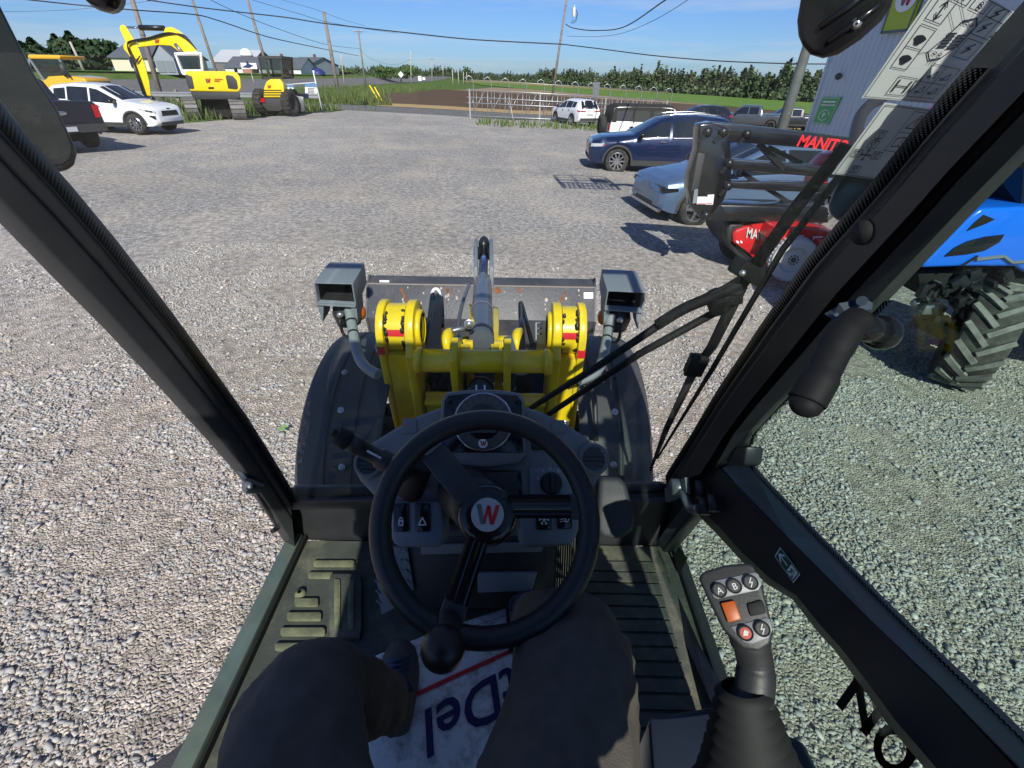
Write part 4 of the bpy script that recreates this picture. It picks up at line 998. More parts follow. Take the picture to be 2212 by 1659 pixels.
me = sp.data; me.transform(Matrix.Translation((-2.56, 0, 1.02)) @ Matrix.Rotation(R(90), 4, 'Z') @ Matrix.Translation((2.56, 0, -1.02)))
for c in sp.children: c.data.transform(Matrix.Translation((-2.56, 0, 1.02)) @ Matrix.Rotation(R(90), 4, 'Z') @ Matrix.Translation((2.56, 0, -1.02)))
# white crossover far ahead
CR = dict(SUV); CR.update(L=4.7, paint='white paint', chrome=False, place='rear', rw=.64, rim='alloy', spokes=5, R=.37, xf=1.4, xr=-1.3,
    top=[(2.35, .62), (2.33, .9), (2.2, 1.0), (1.1, 1.16), (.30, 1.6), (-.1, 1.68), (-1.6, 1.66), (-1.95, 1.58), (-2.25, 1.16), (-2.33, 1.0), (-2.35, .6)], belt=[(2.35, .58), (2.2, .92), (1.1, 1.06), (-1.9, 1.14), (-2.35, .98)], hw=[(2.35, .74), (2.1, .88), (1.3, .93), (-1.8, .93), (-2.25, .88), (-2.35, .82)],
    panes=[(.90, -.10, .08, .9), (-.18, -1.05, .08, .9), (-1.1, -1.65, .12, .85)], rs=(-2.28, -1.9), doors=[(-.05, 1.0), (-1.0, -.1)], handle='alloy', front=[], flank=[('headlight', 2.3, 2.0, (.8, .82), (.92, .92), 'lamp lens'), ('tail_light', -2.33, -2.0, (.92, .98), (1.02, 1.04), 'red lens')],
    rear=[('tail_light_bar', [(.35, .95), (.80, .96), (.80, 1.03), (.35, 1.0)], 'red lens', True), ('bumper', [(-.78, .38), (.78, .38), (.78, .55), (-.78, .55)], 'cladding', False), ('plate', [(-.25, .7), (.25, .7), (.25, .83), (-.25, .83)], 'lamp lens', False)])
car('parked_crossover', 'white crossover facing away beside the feed fence', 'car', gnd(1233, 271), 1, R(112), CR)
# left: white SUV facing right
ES = dict(SUV); ES.update(L=4.6, paint='white paint', chrome=False, rw=.66, R=.36, xf=1.42, xr=-1.29, spokes=10, rimr=.68, place='front', mirror='gloss black',
    top=[(2.30, .60), (2.28, .82), (2.18, .93), (1.9, 1.02), (1.12, 1.12), (.20, 1.58), (-.2, 1.65), (-.9, 1.67), (-1.7, 1.60), (-2.0, 1.45), (-2.2, 1.08), (-2.28, .95), (-2.30, .6)], belt=[(2.30, .56), (2.18, .86), (1.1, 1.0), (-1.8, 1.10), (-2.3, .95)], hw=[(2.30, .66), (2.22, .78), (1.95, .88), (1.3, .93), (-1.6, .93), (-2.15, .86), (-2.3, .74)],
    panes=[(.92, -.12, .07, .93), (-.2, -1.05, .07, .93), (-1.12, -1.6, .14, .88)], ws=(1.06, .22), rs=(-2.18, -1.85), doors=[(-.08, 1.02), (-1.02, -.13)], mx=.9, sill=.27,
    front=[('grille', [(-.46, .62, 2.29), (.46, .62, 2.29), (.42, .80, 2.28), (-.42, .80, 2.28)], 'gloss black', False), ('lower_grille', [(-.58, .30, 2.30), (.58, .30, 2.30), (.62, .42, 2.30), (-.62, .42, 2.30)], 'cladding', False), ('badge', [(-.08, .84, 2.27), (.08, .84, 2.27), (.08, .88, 2.27), (-.08, .88, 2.27)], 'blue ink', False)],
    flank=[('headlight', 2.26, 1.72, (.72, .84), (.82, .89), 'lamp lens'), ('headlight_lens', 2.2, 1.98, (.745, .79), (.80, .84), 'gloss black'), ('side_marker', 1.8, 1.70, (.84, .86), (.88, .89), 'amber lens'), ('air_slot', 2.24, 2.06, (.50, .62), (.64, .66), 'under dark'), ('tail_light', -2.28, -2.05, (.9, .92), (1.02, 1.02), 'red lens')])
car('parked_suv', 'white SUV parked facing the excavator, grille and headlight in view', 'car', gnd(301, 292), -1, R(-5), ES)
PU = dict(L=5.8, top=[(2.9, .85), (2.88, 1.1), (2.7, 1.18), (1.55, 1.26), (.85, 1.82), (.6, 1.90), (-.55, 1.90), (-.80, 1.82), (-.98, 1.32), (-1.0, 1.28), (-2.84, 1.30), (-2.88, 1.28), (-2.9, .7)], belt=[(2.9, .8), (2.7, 1.1), (1.5, 1.18), (-1, 1.20), (-2.9, 1.22)], hw=[(2.9, .86), (2.75, .96), (2.3, 1.0), (-2.8, 1.0), (-2.9, .97)], rw=.74, R=.42, xf=1.85, xr=-1.85, sill=.45,
    paint='grey truck paint', panes=[(1.25, .25, .08, .92), (.15, -.62, .08, .92)], ws=(1.5, .84), rs=(-.94, -.80), doors=[(.2, 1.4), (-.85, .15)], mx=1.2, spokes=6, rim='dark alloy', rimr=.6, arch=1.2, ww=.28, clad=True, place='rear',
    front=[('grille', [(-.7, .7, 2.9), (.7, .7, 2.9), (.72, 1.02, 2.89), (-.72, 1.02, 2.89)], 'gloss black', False)], flank=[('headlight', 2.86, 2.6, (.9, .92), (1.05, 1.05), 'lamp lens')],
    rear=[('tail_light', [(.80, .88), (.96, .88), (.96, 1.20), (.80, 1.20)], 'red lens', True), ('bumper', [(-.98, .52), (.98, .52), (.98, .72), (-.98, .72)], 'cladding', False), ('plate', [(-.2, .56, -2.93), (.2, .56, -2.93), (.2, .68, -2.93), (-.2, .68, -2.93)], 'lamp lens', False), ('tailgate', [(-.76, .78), (.76, .78), (.76, 1.24), (-.76, 1.24)], 'grey truck paint', False)])
car('parked_pickup', 'grey crew cab pickup parked far off beside the dark steel pole', 'pickup', gnd(1660, 284), 1, R(155), PU)
PB = dict(PU); PB.update(paint='black paint', place='rear', rear=[r_ for r_ in PU['rear'][:3]] + [('tailgate', PU['rear'][3][1], 'black paint', False)])
car('parked_pickup', 'black pickup parked between the dark steel pole and the ribbed building', 'pickup', gnd(1750, 286), 1, R(170), PB)
PD = dict(PU); PD.update(paint='dark paint', rear=[r_ for r_ in PU['rear'][:3]] + [('tailgate', PU['rear'][3][1], 'dark paint', False)])
tl, _ = car('parked_pickup', 'dark pickup seen from behind with its tailgate closed, next to the white SUV', 'pickup', gnd(214, 322), -1, R(153), PD)
mb = MB(); mb.ball((-2.93, 0, 1.02), (.012, .13, .055), 12, 6); mb.build('oval_badge', M['alloy'], tl)
RO = dict(SUV); RO.update(paint='dark paint', chrome=False)
p = at_y(1462, 262, 44); car('parked_car', 'dark blue car whose roof shows beyond the white off roader', 'car', Vector((p.x, 42.5, 0)), 1, R(184), RO)
RD = dict(HB); RD.update(paint='red paint')
car('parked_car', 'red car whose roof just shows beyond the white off roader', 'car', Vector((p.x + 1.8, 47.4, 0)), 1, R(184), RD)

# ---------------------------------------------------------------- things drawn as upright profiles at their own distance, with real depth
DEP = Vector((0, 1, 0))
def prof(mb, pts, y, depth, smooth=False): return mb.prism([at_y(u, v, y) for u, v in pts], DEP * depth, smooth)
# excavator
ye = gnd(470, 258).y + .3
DEP = Vector((-.50, .87, 0))
t = thing('excavator', 'yellow tracked excavator seen from behind with its boom arched to one side', 'excavator', (at_y(475, 258, ye).x, ye, gz(at_y(475, 258, ye).x, ye)))
cw = MB(); prof(cw, [(399, 158), (401, 164), (411, 198), (516, 200), (522, 190), (520, 168), (512, 157), (500, 154), (405, 153)], ye, 1.7); cw.build('engine_cover', M['machine yellow'], t, world=True, bevel=.10, seg=3)
mb = MB(); prof(mb, [(411, 198.5), (417, 211), (424, 215), (512, 215), (519, 210), (518, 199)], ye + .02, 1.7); mb.build('counterweight', M['cladding'], t, world=True, bevel=.05)
for q in ([(399.5, 162), (403, 161), (414, 165), (419, 188), (418, 192), (408, 191), (403, 178)], [(487, 164), (492, 162), (503, 164), (511, 173), (514, 190), (510, 193), (493, 191)]):
    mb = MB(); prof(mb, q, ye - .03, .12); mb.build('side_grille', M['cladding'], t, world=True, bevel=.01)
pl_ = Pl((0, ye - .05, 0), (0, -1, 0)); fnx = lambda a, b_: pl_.pt(443 + a, 179 - b_)
mg, mr_ = MB(), MB(); put_w(mg, mr_, fnx, 0, 0, 10); mg.build('logo_grey', M['logo grey'], t, world=True); mr_.build('logo_red', M['logo red'], t, world=True)
mb = MB()
for k in range(2): stroke(mb, [(20, 4 + 4 * k), (37 - 6 * (k == 0), 4 + 4 * k)], 1.6, fnx)
mb.build('name_lines', M['logo red'], t, world=True)
mb = MB(); prof(mb, [(450, 188), (462, 188), (462, 192), (450, 192)], ye - .02, .1); mb.build('latch', M['under dark'], t, world=True)
cab_ = [(379, 116), (427, 114), (434, 116), (438, 154), (398, 160), (395, 158)]
yb_ = ye + .35
mb = MB()
for a, b_ in zip(cab_, cab_[1:] + cab_[:1]):
    for dy in (0, 1.25): mb.bar(at_y(*a, yb_) + DEP * dy, at_y(*b_, yb_) + DEP * dy, .10, .10)
for a in (cab_[0], cab_[2], cab_[3], cab_[5]): mb.bar(at_y(*a, yb_), at_y(*a, yb_) + DEP * 1.25, .10, .10)
mb.prism([at_y(*a, yb_ - .02) for a in ((378, 114), (435, 113), (436, 119), (379, 120))], DEP * 1.3); mb.prism([at_y(*a, yb_ - .02) for a in ((392, 150), (437, 150), (438, 158), (396, 162))], DEP * 1.3); mb.build('cab', M['white paint'], t, world=True)
mb = MB(); prof(mb, [(385, 121), (427, 121), (431, 152), (397, 153)], yb_ + .02, .01); mb.prism([at_y(u, v, yb_) + DEP * 1.2 for u, v in [(385, 121), (427, 121), (431, 152), (397, 153)]], DEP * .01); mb.build('cab_window', glass('machine glass', (.58, .64, .62), 1.4), t, world=True)
mb = MB(); mb.box(at_y(420, 152, yb_ + .5) + Vector((0, 0, .1)), (.45, .3, .55)); mb.build('seat', M['black plastic'], t, world=True, bevel=.05)
# boom, stick, cylinders
yb2 = ye + .6
mb = MB(); prof(mb, [(291, 86), (300, 96), (296, 102), (306, 101), (345, 97), (370, 99), (392, 115), (404, 122), (431, 122), (424, 105), (404, 80), (385, 65), (370, 58), (357, 60), (353, 70), (345, 73), (300, 84)], yb2, .42); mb.build('boom', M['machine yellow'], t, world=True, bevel=.03)
mb = MB(); prof(mb, [(258, 62), (260, 55), (266, 53), (272, 57), (285, 78), (297, 96), (302, 110), (313, 140), (322, 175), (327, 215), (313, 213), (306, 185), (293, 150), (278, 118), (268, 107), (266, 98), (271, 90)], yb2 + .06, .30); mb.build('stick', M['machine yellow'], t, world=True, bevel=.03)
mb = MB(); mb.tube([at_y(272, 59, yb2 + .1), at_y(303, 60, yb2 + .1)], .045, 8); mb.build('cylinder_rod', M['chrome'], t, world=True)
mb = MB(); mb.tube([at_y(302, 59.5, yb2 + .1), at_y(355, 61, yb2 + .1)], .12, 10); mb.build('arm_cylinder', M['dark steel'], t, world=True)
mb = MB(); mb.tube([at_y(283, 122, yb2 - .05), at_y(312, 205, yb2 - .05)], .075, 8); mb.build('bucket_cylinder', M['dark steel'], t, world=True)
mb = MB(); mb.tube([at_y(378, 95, yb2 - .1), at_y(398, 118, yb2 - .1)], .09, 8); mb.build('boom_cylinder', M['steel grey'], t, world=True)
mb = MB()
for k in range(3): mb.tube(catmull([at_y(425 - 2 * k, 108 - 3 * k, yb2 - .06), at_y(398, 82 - 3 * k, yb2 - .06), at_y(365, 70 + 2 * k, yb2 - .06), at_y(320, 81 + 2 * k, yb2 - .06), at_y(282, 88 + 2 * k, yb2 - .06), at_y(276, 98 + 4 * k, yb2 - .06), at_y(292, 128 + 3 * k, yb2 - .06), at_y(303, 120, yb2 - .06)], 5), .022, 5)
mb.build('hydraulic_hose', M['hose'], t, world=True)
pl_ = Pl((0, yb2 - .02, 0), (0, -1, 0)); fnx = lambda a, b_: pl_.pt(333 + a, 94 - b_ + a * .02)
mg, mr_ = MB(), MB(); put_w(mg, mr_, fnx, 0, 0, 10); mg.build('boom_logo_grey', M['logo grey'], t, world=True); mr_.build('boom_logo_red', M['logo red'], t, world=True)
# quick hitch at the stick tip
mb = MB(); prof(mb, [(311, 205), (330, 207), (336, 222), (320, 226), (310, 216)], yb2 + .05, .32); mb.build('quick_hitch', M['dark steel'], t, world=True, bevel=.02)
# tracks
mat('track steel', (.15, .145, .14), .6, metal=.3, var=.25, vscale=6)
zg = t.location.z
for u0, u1 in ((408, 442), (503, 548)):
    xa, xb = at_y(u0, 258, ye).x, at_y(u1, 258, ye + .5).x; xc = (xa + xb) / 2; wd = min(.7, xb - xa); tr = MB(); L2 = 3.2
    if u0 > 450: wd = .7; xc = xa + .37
    pts = []
    for k in range(48):
        s = k / 48.0; per = 2 * L2 + 2 * math.pi * .46; d = s * per
        if d < L2: p = (d, .0)
        elif d < L2 + math.pi * .46: a = (d - L2) / .46; p = (L2 + .46 * math.sin(a), .46 - .46 * math.cos(a))
        elif d < 2 * L2 + math.pi * .46: p = (L2 - (d - L2 - math.pi * .46), .92)
        else: a = (d - 2 * L2 - math.pi * .46) / .46; p = (-.46 * math.sin(a), .46 + .46 * math.cos(a))
        pts.append(p)
    for k in range(48):
        (y0, z0), (y1, z1) = pts[k], pts[(k + 1) % 48]
        a = Vector((xc, ye + .1, zg + z0)) + DEP * y0; b_ = Vector((xc, ye + .1, zg + z1)) + DEP * y1; d = b_ - a; TX = Vector((DEP.y, -DEP.x, 0))
        tr.bar(a + d * .06, b_ - d * .06, wd, .07, up=(1, 0, 0)) if 0 else tr.box((a + b_) / 2, (wd, d.length * .86, 0.07), Matrix((TX, d.normalized(), TX.cross(d.normalized()))).transposed())
    o = tr.build('track', M['track steel'], t, world=True)
    MB().bar(Vector((xc, ye + .1, zg + .46)), Vector((xc, ye + .1, zg + .46)) + DEP * L2, wd * .55, .5).build('track_frame', M['under dark'], o, world=True)
mb = MB(); prof(mb, [(432, 214), (505, 214), (500, 252), (440, 252)], ye + .7, 1.2); mb.build('undercarriage', M['under dark'], t, world=True)

# compact loader seen from behind
yl = gnd(613, 252).y + .2
DEP = Vector((-.28, .96, 0))
t = thing('compact_loader', 'compact yellow wheel loader seen from behind with a dark cab', 'loader', (at_y(613, 252, yl).x, yl, gz(at_y(613, 252, yl).x, yl)))
mb = MB(); prof(mb, [(569, 211), (570, 190), (575, 177), (583, 171), (605, 171), (612, 180), (614, 196), (614, 211)], yl, 1.3); mb.build('engine_hood', M['machine yellow'], t, world=True, bevel=.07, seg=3)
mb = MB()
for v in (195, 200, 205): prof(mb, [(570, v - 1), (608, v - 1), (608, v + 1.2), (570, v + 1.2)], yl - .012, .05)
mb.build('vent_slot', M['under dark'], t, world=True)
mb = MB(); prof(mb, [(564, 212), (617, 213), (614, 232), (606, 240), (578, 240), (567, 228)], yl - .1, 1.2); mb.build('rear_frame', M['cladding'], t, world=True, bevel=.03)
for u in (563, 609):
    mb = MB(); prof(mb, [(u, 212), (u + 9, 212), (u + 9, 221), (u, 221)], yl - .16, .1); mb.build('tail_light', M['red lens'], t, world=True)
pl_ = Pl((0, yl - .03, 0), (0, -1, 0)); fnx = lambda a, b_: pl_.pt(577 + a, 191 - b_)
mg, mr_ = MB(), MB(); put_w(mg, mr_, fnx, 0, 0, 7.5); f_ = lambda o: o
mg.build('logo_grey', M['logo grey'], t, world=True); mr_.build('logo_red', M['logo red'], t, world=True)
mb = MB(); cq = [(559, 124), (607, 126), (611, 168), (567, 170)]; yc = yl + .5; dx = Vector((-.05, 1.7, 0)); DEP = Vector((-.28, .96, 0))
for a, b_ in zip(cq, cq[1:] + cq[:1]):
    for d in (Vector(), dx): mb.bar(at_y(*a, yc) + d, at_y(*b_, yc) + d, .09, .09)
for a in cq: mb.bar(at_y(*a, yc), at_y(*a, yc) + dx, .09, .09)
mb.prism([at_y(*a, yc - .1) for a in ((557, 120), (607, 121), (609, 127), (558, 126))], dx * 1.1); mb.build('cab', M['cladding'], t, world=True)
mb = MB(); mb.prism([at_y(*a, yc) for a in cq], (0, .02, 0)); mb.prism([at_y(*a, yc) + dx for a in cq], (0, .02, 0)); q = [at_y(*cq[1], yc), at_y(*cq[1], yc) + dx, at_y(*cq[2], yc) + dx, at_y(*cq[2], yc)]; mb.prism(q, (.02, 0, 0)); mb.build('cab_window', M['machine glass'], t, world=True)
zg = t.location.z
for u, dy, sd in ((568, .55, -1), (627, .35, 1), (588, 2.2, -1), (636, 2.6, 1)):
    c = at_y(u, 228, yl + dy); c.z = gz(c.x, c.y) + .70
    tw = MB().lathe([(.38, -.25), (.61, -.27), (.69, -.20), (.70, 0), (.69, .20), (.61, .27), (.38, .25), (.3, .12), (.001, .1)], c, (1, -.12, 0), 24)
    for k in range(18):
        a = 2 * math.pi * k / 18
        for s in (-1, 1): tw.box(c + Vector((s * .12, .695 * math.cos(a), .695 * math.sin(a))), (.22, .10, .06), Matrix.Rotation(a - math.pi / 2, 3, 'X') @ Matrix.Rotation(s * .5, 3, 'Z'))
    tw.build('wheel', M['tyre rubber'], t, world=True)
mb = MB(); prof(mb, [(637, 206), (655, 210), (658, 240), (640, 244), (634, 226)], yl + 2.2, .5); mb.build('front_bucket', M['steel grey'], t, world=True, bevel=.02)
mat('machine orange', (.62, .16, .015), .45)
mb = MB(); prof(mb, [(622, 207), (639, 206), (640, 226), (624, 228)], yl + 1.5, .6); mb.build('lift_arm', M['machine orange'], t, world=True, bevel=.03)
DEP = Vector((0, 1, 0))
# yellow truck behind the white SUV
yt = 29.0; t = thing('yellow_truck', 'yellow roofed truck cab half hidden behind the white SUV', 'truck', (at_y(120, 215, yt).x, yt, gz(at_y(120, 215, yt).x, yt)))
mb = MB(); prof(mb, [(58, 121), (62, 117), (128, 119), (131, 124), (128, 128), (62, 127)], yt, 1.7); mb.build('roof', paint('truck yellow', (.72, .38, .01)), t, world=True, bevel=.05)
mb = MB(); prof(mb, [(98, 172), (102, 165), (140, 163), (180, 168), (187, 176), (188, 225), (60, 225), (60, 172)], yt, 1.8); mb.build('hood', M['truck yellow'], t, world=True, bevel=.07, seg=3)
mb = MB()
for a, b_ in (((64, 126), (96, 174)), ((128, 127), (152, 168)), ((64, 127), (64, 172))):
    for d in (0, 1.6): mb.bar(at_y(*a, yt + .05 + d), at_y(*b_, yt + .05 + d), .09, .09)
mb.build('pillar', M['housing grey'], t, world=True)
mb = MB(); prof(mb, [(68, 128), (126, 128), (146, 166), (92, 170)], yt + .08, .02); prof(mb, [(68, 128), (126, 128), (146, 166), (92, 170)], yt + 1.6, .02); mb.build('windscreen', M['machine glass'], t, world=True)
mb = MB(); mb.tube([at_y(131, 134, yt - .1), at_y(139, 150, yt - .1), at_y(152, 168, yt - .1)], .05, 6); mb.ball(at_y(136, 152, yt - .1), (.12, .1, .3), 8, 6); mb.build('mirror', M['black plastic'], t, world=True)
for u in (90, 172):
    c = at_y(u, 225, yt); c.z = gz(c.x, c.y) + .45
    MB().lathe([(.001, -.14), (.42, -.14), (.45, -.08), (.45, .08), (.42, .14), (.001, .14)], c + Vector((0, .15, 0)), (0, 1, 0), 20).build('wheel', M['tyre rubber'], t, world=True)
# ================================================================ WHEEL LOADER: CAB
ZF = 1.22                                        # cab floor height
LD = thing('wheel_loader', 'yellow wheel loader the photo is taken from, with its cab, lift arm and bucket', 'wheel loader', (-.1, 1.2, gz(-.1, 1.2)))
def pb(mb, name, m, parent=None, **k): return mb.build(name, M[m] if isinstance(m, str) else m, parent or LD, world=True, **k)
XL, XR = -.645, .475
AL = [(-150, 110), (0, 298), (110, 415), (220, 540), (350, 700), (450, 830), (525, 930), (600, 1045), (628, 1090)]
BL = [(-220, 240), (0, 485), (100, 587), (225, 712), (350, 845), (450, 955), (520, 1035), (580, 1118), (640, 1215)]
rows = []
for a, b_ in zip(AL, BL):
    c = (lerp(a[0], b_[0], .72), lerp(a[1], b_[1], .72)); d = (lerp(a[0], b_[0], .22), lerp(a[1], b_[1], .22))
    p1, p2, p3, p4 = at_x(*a, XL), at_x(*d, XL - .012), at_x(*c, XL - .03), at_x(*b_, XL - .085)
    rows.append([p1, p2, p2 + Vector((.004, -.008, 0)), p3, p4, p4 + Vector((-.02, .06, 0)), p1 + Vector((-.01, .05, 0))])
lp = pb(MB().grid(rows, False, True), 'pillar', 'cab frame', bevel=.004)
AR = [(1440, 1052), (1500, 960), (1556, 870), (1660, 722), (1764, 582), (1930, 398), (2030, 278), (2212, 78), (2360, -80)]
BR = [(1612, 985), (1640, 925), (1692, 873), (1790, 782), (1870, 700), (2010, 555), (2090, 472), (2270, 290), (2420, 140)]
rows = []
for a, b_ in zip(AR, BR):
    f = lambda t: (lerp(a[0], b_[0], t), lerp(a[1], b_[1], t))
    p = [at_x(*f(0), XR), at_x(*f(.07), XR), at_x(*f(.10), XR - .008), at_x(*f(.42), XR - .004), at_x(*f(.46), XR + .035), at_x(*f(.56), XR + .04), at_x(*f(.60), XR + .012), at_x(*f(.86), XR + .03), at_x(*f(1), XR + .065)]
    rows.append(p + [p[-1] + Vector((.02, .05, 0)), p[0] + Vector((.01, .05, 0))])
pb(MB().grid(rows, False, True), 'pillar', 'cab frame')
# windscreen
Lp = [at_x(u, v, XL) for u, v in AL][::-1]; Rp = [at_x(u, v, XR) for u, v in AR]
def edge_at(P, z):
    zs = [p.z for p in P]; return Vector((float(np.interp(z, zs, [p.x for p in P])), float(np.interp(z, zs, [p.y for p in P])), z))
zlo = max(Lp[0].z, Rp[0].z) - .03; zhi = min(Lp[-1].z, Rp[-1].z)
def G(s, z): return edge_at(Lp, z).lerp(edge_at(Rp, z), s)
WSZ = [lerp(zlo, zhi, k / 14) for k in range(15)]
wsd = pb(MB().grid([[G(s / 8, z) + Vector((0, .012, 0)) for s in range(9)] for z in WSZ]), 'windscreen', 'windscreen')
wn = (G(1, zlo) - G(0, zlo)).cross(G(.5, zhi) - G(.5, zlo)).normalized()
if wn.y > 0: wn = -wn
WP = Pl(G(.5, zlo + .4), wn)                    # plane of the windscreen, normal towards the driver
# printed dot band along the glass edges
fm = bpy.data.materials.new('dot band'); fm.use_nodes = True; ft = fm.node_tree; ft.nodes.clear()
fo = ft.nodes.new('ShaderNodeOutputMaterial'); fd = ft.nodes.new('ShaderNodeBsdfDiffuse'); fd.inputs[0].default_value = (.006, .006, .006, 1); ftr = ft.nodes.new('ShaderNodeBsdfTransparent'); fx_ = ft.nodes.new('ShaderNodeMixShader')
fv = ft.nodes.new('ShaderNodeTexVoronoi'); fv.inputs['Randomness'].default_value = 0; fv.inputs['Scale'].default_value = 1; fuv = ft.nodes.new('ShaderNodeUVMap'); fuv.uv_map = 'uv'
fmap = ft.nodes.new('ShaderNodeMapping'); fmap.inputs['Rotation'].default_value = (0, 0, R(45))
ft.links.new(fuv.outputs[0], fmap.inputs[0]); ft.links.new(fmap.outputs[0], fv.inputs['Vector'])
fs = ft.nodes.new('ShaderNodeSeparateXYZ'); ft.links.new(fuv.outputs[0], fs.inputs[0])
fth = ft.nodes.new('ShaderNodeMapRange'); fth.inputs[1].default_value = 0; fth.inputs[2].default_value = 7; fth.inputs[3].default_value = .12; fth.inputs[4].default_value = .68; ft.links.new(fs.outputs[1], fth.inputs[0])
fl_ = ft.nodes.new('ShaderNodeMath'); fl_.operation = 'GREATER_THAN'; ft.links.new(fv.outputs['Distance'], fl_.inputs[0]); ft.links.new(fth.outputs[0], fl_.inputs[1])
fin_ = ft.nodes.new('ShaderNodeMath'); fin_.operation = 'SUBTRACT'; fin_.inputs[0].default_value = 1.0
# holes: clear where the cell distance is small, growing away from the edge
ft.links.new(fl_.outputs[0], fx_.inputs[0]); ft.links.new(ftr.outputs[0], fx_.inputs[1]); ft.links.new(fd.outputs[0], fx_.inputs[2]); ft.links.new(fx_.outputs[0], fo.inputs[0])
M['dot band'] = fm
def dot_band(inner, outer, name, parent, cell=.0040):
    """inner/outer: matching 3-D polylines, inner at the frame"""
    me = bpy.data.meshes.new(name); off = LD.location; n = len(inner); V = []; F = []; U = []
    s = 0
    for i in range(n):
        if i: s += (inner[i] - inner[i - 1]).length
        V += [inner[i] - off, outer[i] - off]; U += [(s / cell, 0), (s / cell, (outer[i] - inner[i]).length / cell)]
    F = [(2 * i, 2 * i + 1, 2 * i + 3, 2 * i + 2) for i in range(n - 1)]
    me.from_pydata(V, [], F); uv = me.uv_layers.new(name='uv')
    for lp_ in me.loops: uv.data[lp_.index].uv = U[lp_.vertex_index]
    me.materials.append(fm); o = bpy.data.objects.new(name, me); COL.objects.link(o); o.parent = parent; return o
zs_ = [lerp(zlo, zhi, k / 30) for k in range(31)]
yo = Vector((0, .008, 0))
dot_band([edge_at(Lp, z) + yo for z in zs_], [edge_at(Lp, z) + Vector((.032, 0, 0)) + yo for z in zs_], 'edge_print', wsd)
dot_band([edge_at(Rp, z) + yo for z in zs_], [edge_at(Rp, z) - Vector((.032, 0, 0)) + yo for z in zs_], 'edge_print', wsd)
# bottom bar, scuttle wall, floor, roof, rear
b0, b1 = at_x(622, 1085, XL - .02), at_x(1440, 1075, XR + .02)
pb(MB().bar(b0 + Vector((0, .02, 0)), b1 + Vector((0, .02, 0)), .07, .045), 'lower_rail', 'cab frame', bevel=.01)
pb(MB().bar(b0 + Vector((0, .015, .028)), b1 + Vector((0, .015, .028)), .03, .012), 'screen_seal', 'rubber seal', bevel=.004)
yw_ = b0.y + .03; zt_ = b0.z - .02
pb(MB().box((-.09, yw_ + .02, (ZF + zt_) / 2), (1.27, .03, zt_ - ZF + .02)), 'scuttle_panel', 'cab frame')
flo = pb(MB().box((-.075, .30, ZF - .03), (1.23, 1.36, .06)), 'floor', 'mat rubber')
pb(MB().prism([(-.72, -.38, ZF - .04), (-.672, -.38, ZF - .04), (-.672, yw_, ZF - .04), (-.72, yw_, ZF - .04)], (0, 0, .075)), 'door_sill', 'sill paint', bevel=.008)
pb(MB().prism([(-.671, -.38, ZF + .0), (-.664, -.38, ZF + .0), (-.664, yw_, ZF + .0), (-.671, yw_, ZF + .0)], (0, 0, .022)), 'sill_seal', 'rubber seal')
# raised pads of the rubber mat
FP = Pl((0, 0, ZF + .003), (0, 0, 1))
c3 = lambda x, y: (x * .469 + 466.7, y * .469 + 1140.9)
def pad(cx, cy, w_, h_, m='mat dust', name='foot_pad', h=.008, par=None):
    q = [FP.pt(*c3(cx + dx * w_ / 2, cy + dy * h_ / 2)) for dx, dy in ((-1, -.7), (-.9, -1), (.9, -1), (1, -.7), (1, .7), (.9, 1), (-.9, 1), (-1, .7))]
    return pb(MB().prism(q, (0, 0, h)), name, m, par or flo, bevel=.003)
for (cx, cy, w_, h_) in ((418, 347, 110, 38), (408, 412, 158, 40), (402, 482, 206, 40), (408, 552, 270, 38), (545, 168, 190, 30), (520, 222, 190, 30)): pad(cx, cy, w_, h_)
blk = pad(600, 372, 150, 290, 'mat rubber', 'heel_block', .02)
for cx in (565, 628): pad(cx, 372, 30, 230, 'mat dust', 'heel_rib', .026, blk)
pb(MB().lathe([(.006, .012), (.014, .008), (.016, 0)], FP.pt(*c3(388, 303)), (0, 0, 1), 14), 'floor_plug', 'mat dust', flo)
mb = MB()
for k in range(17):
    y = .90 - k * .038; mb.prism([(.20, y - .015, ZF), (.46, y - .015, ZF), (.46, y + .015, ZF), (.20, y + .015, ZF)], (0, 0, .007))
pb(mb, 'ribbed_tread', 'mat rubber', flo)
RY0, RY1 = -.92, -.14
pb(MB().prism([(-.54, RY0, 2.87), (.36, RY0, 2.87), (.36, RY1, 2.87), (-.54, RY1, 2.87)], (0, 0, .10)), 'roof', 'cab frame', bevel=.02)  # unseen roof, its extent shaped to shade towers and inner fenders
glass('roof glass', (.92, .95, .94), .8)
pb(MB().box((-.09, .145, 2.885), (.88, .56, .008)), 'added_roof_pane', 'roof glass')  # made-up roof panes, added to let sun reach the loader front
for x in (-.625, .445): pb(MB().box((x, -.17, 2.885), (.15, 1.2, .008)), 'added_roof_pane', 'roof glass')
for x in (-.715, .545): pb(MB().box((x, -.17, 2.88), (.03, 1.25, .05)), 'roof_rail', 'cab frame')
RY1 = .43
pb(MB().box((-.08, RY1 + .03, 2.86), (1.22, .012, .03)), 'roof_header', 'cab frame')
pb(MB().box((-.10, -.60, 1.52), (1.2, .04, .62)), 'rear_panel', 'cab frame')
for x in (-.70, .52): pb(MB().bar((x, -.60, 1.2), (x, -.50, 2.9), .05, .05), 'rear_pillar', 'cab frame')
pb(MB().box((-.08, -.49, 2.85), (1.22, .04, .04)), 'rear_header', 'cab frame')
pb(MB().prism([(-.66, -.60, 1.83), (.49, -.60, 1.83), (.49, -.51, 2.80), (-.66, -.51, 2.80)], (0, .005, 0)), 'rear_window', 'roof glass')
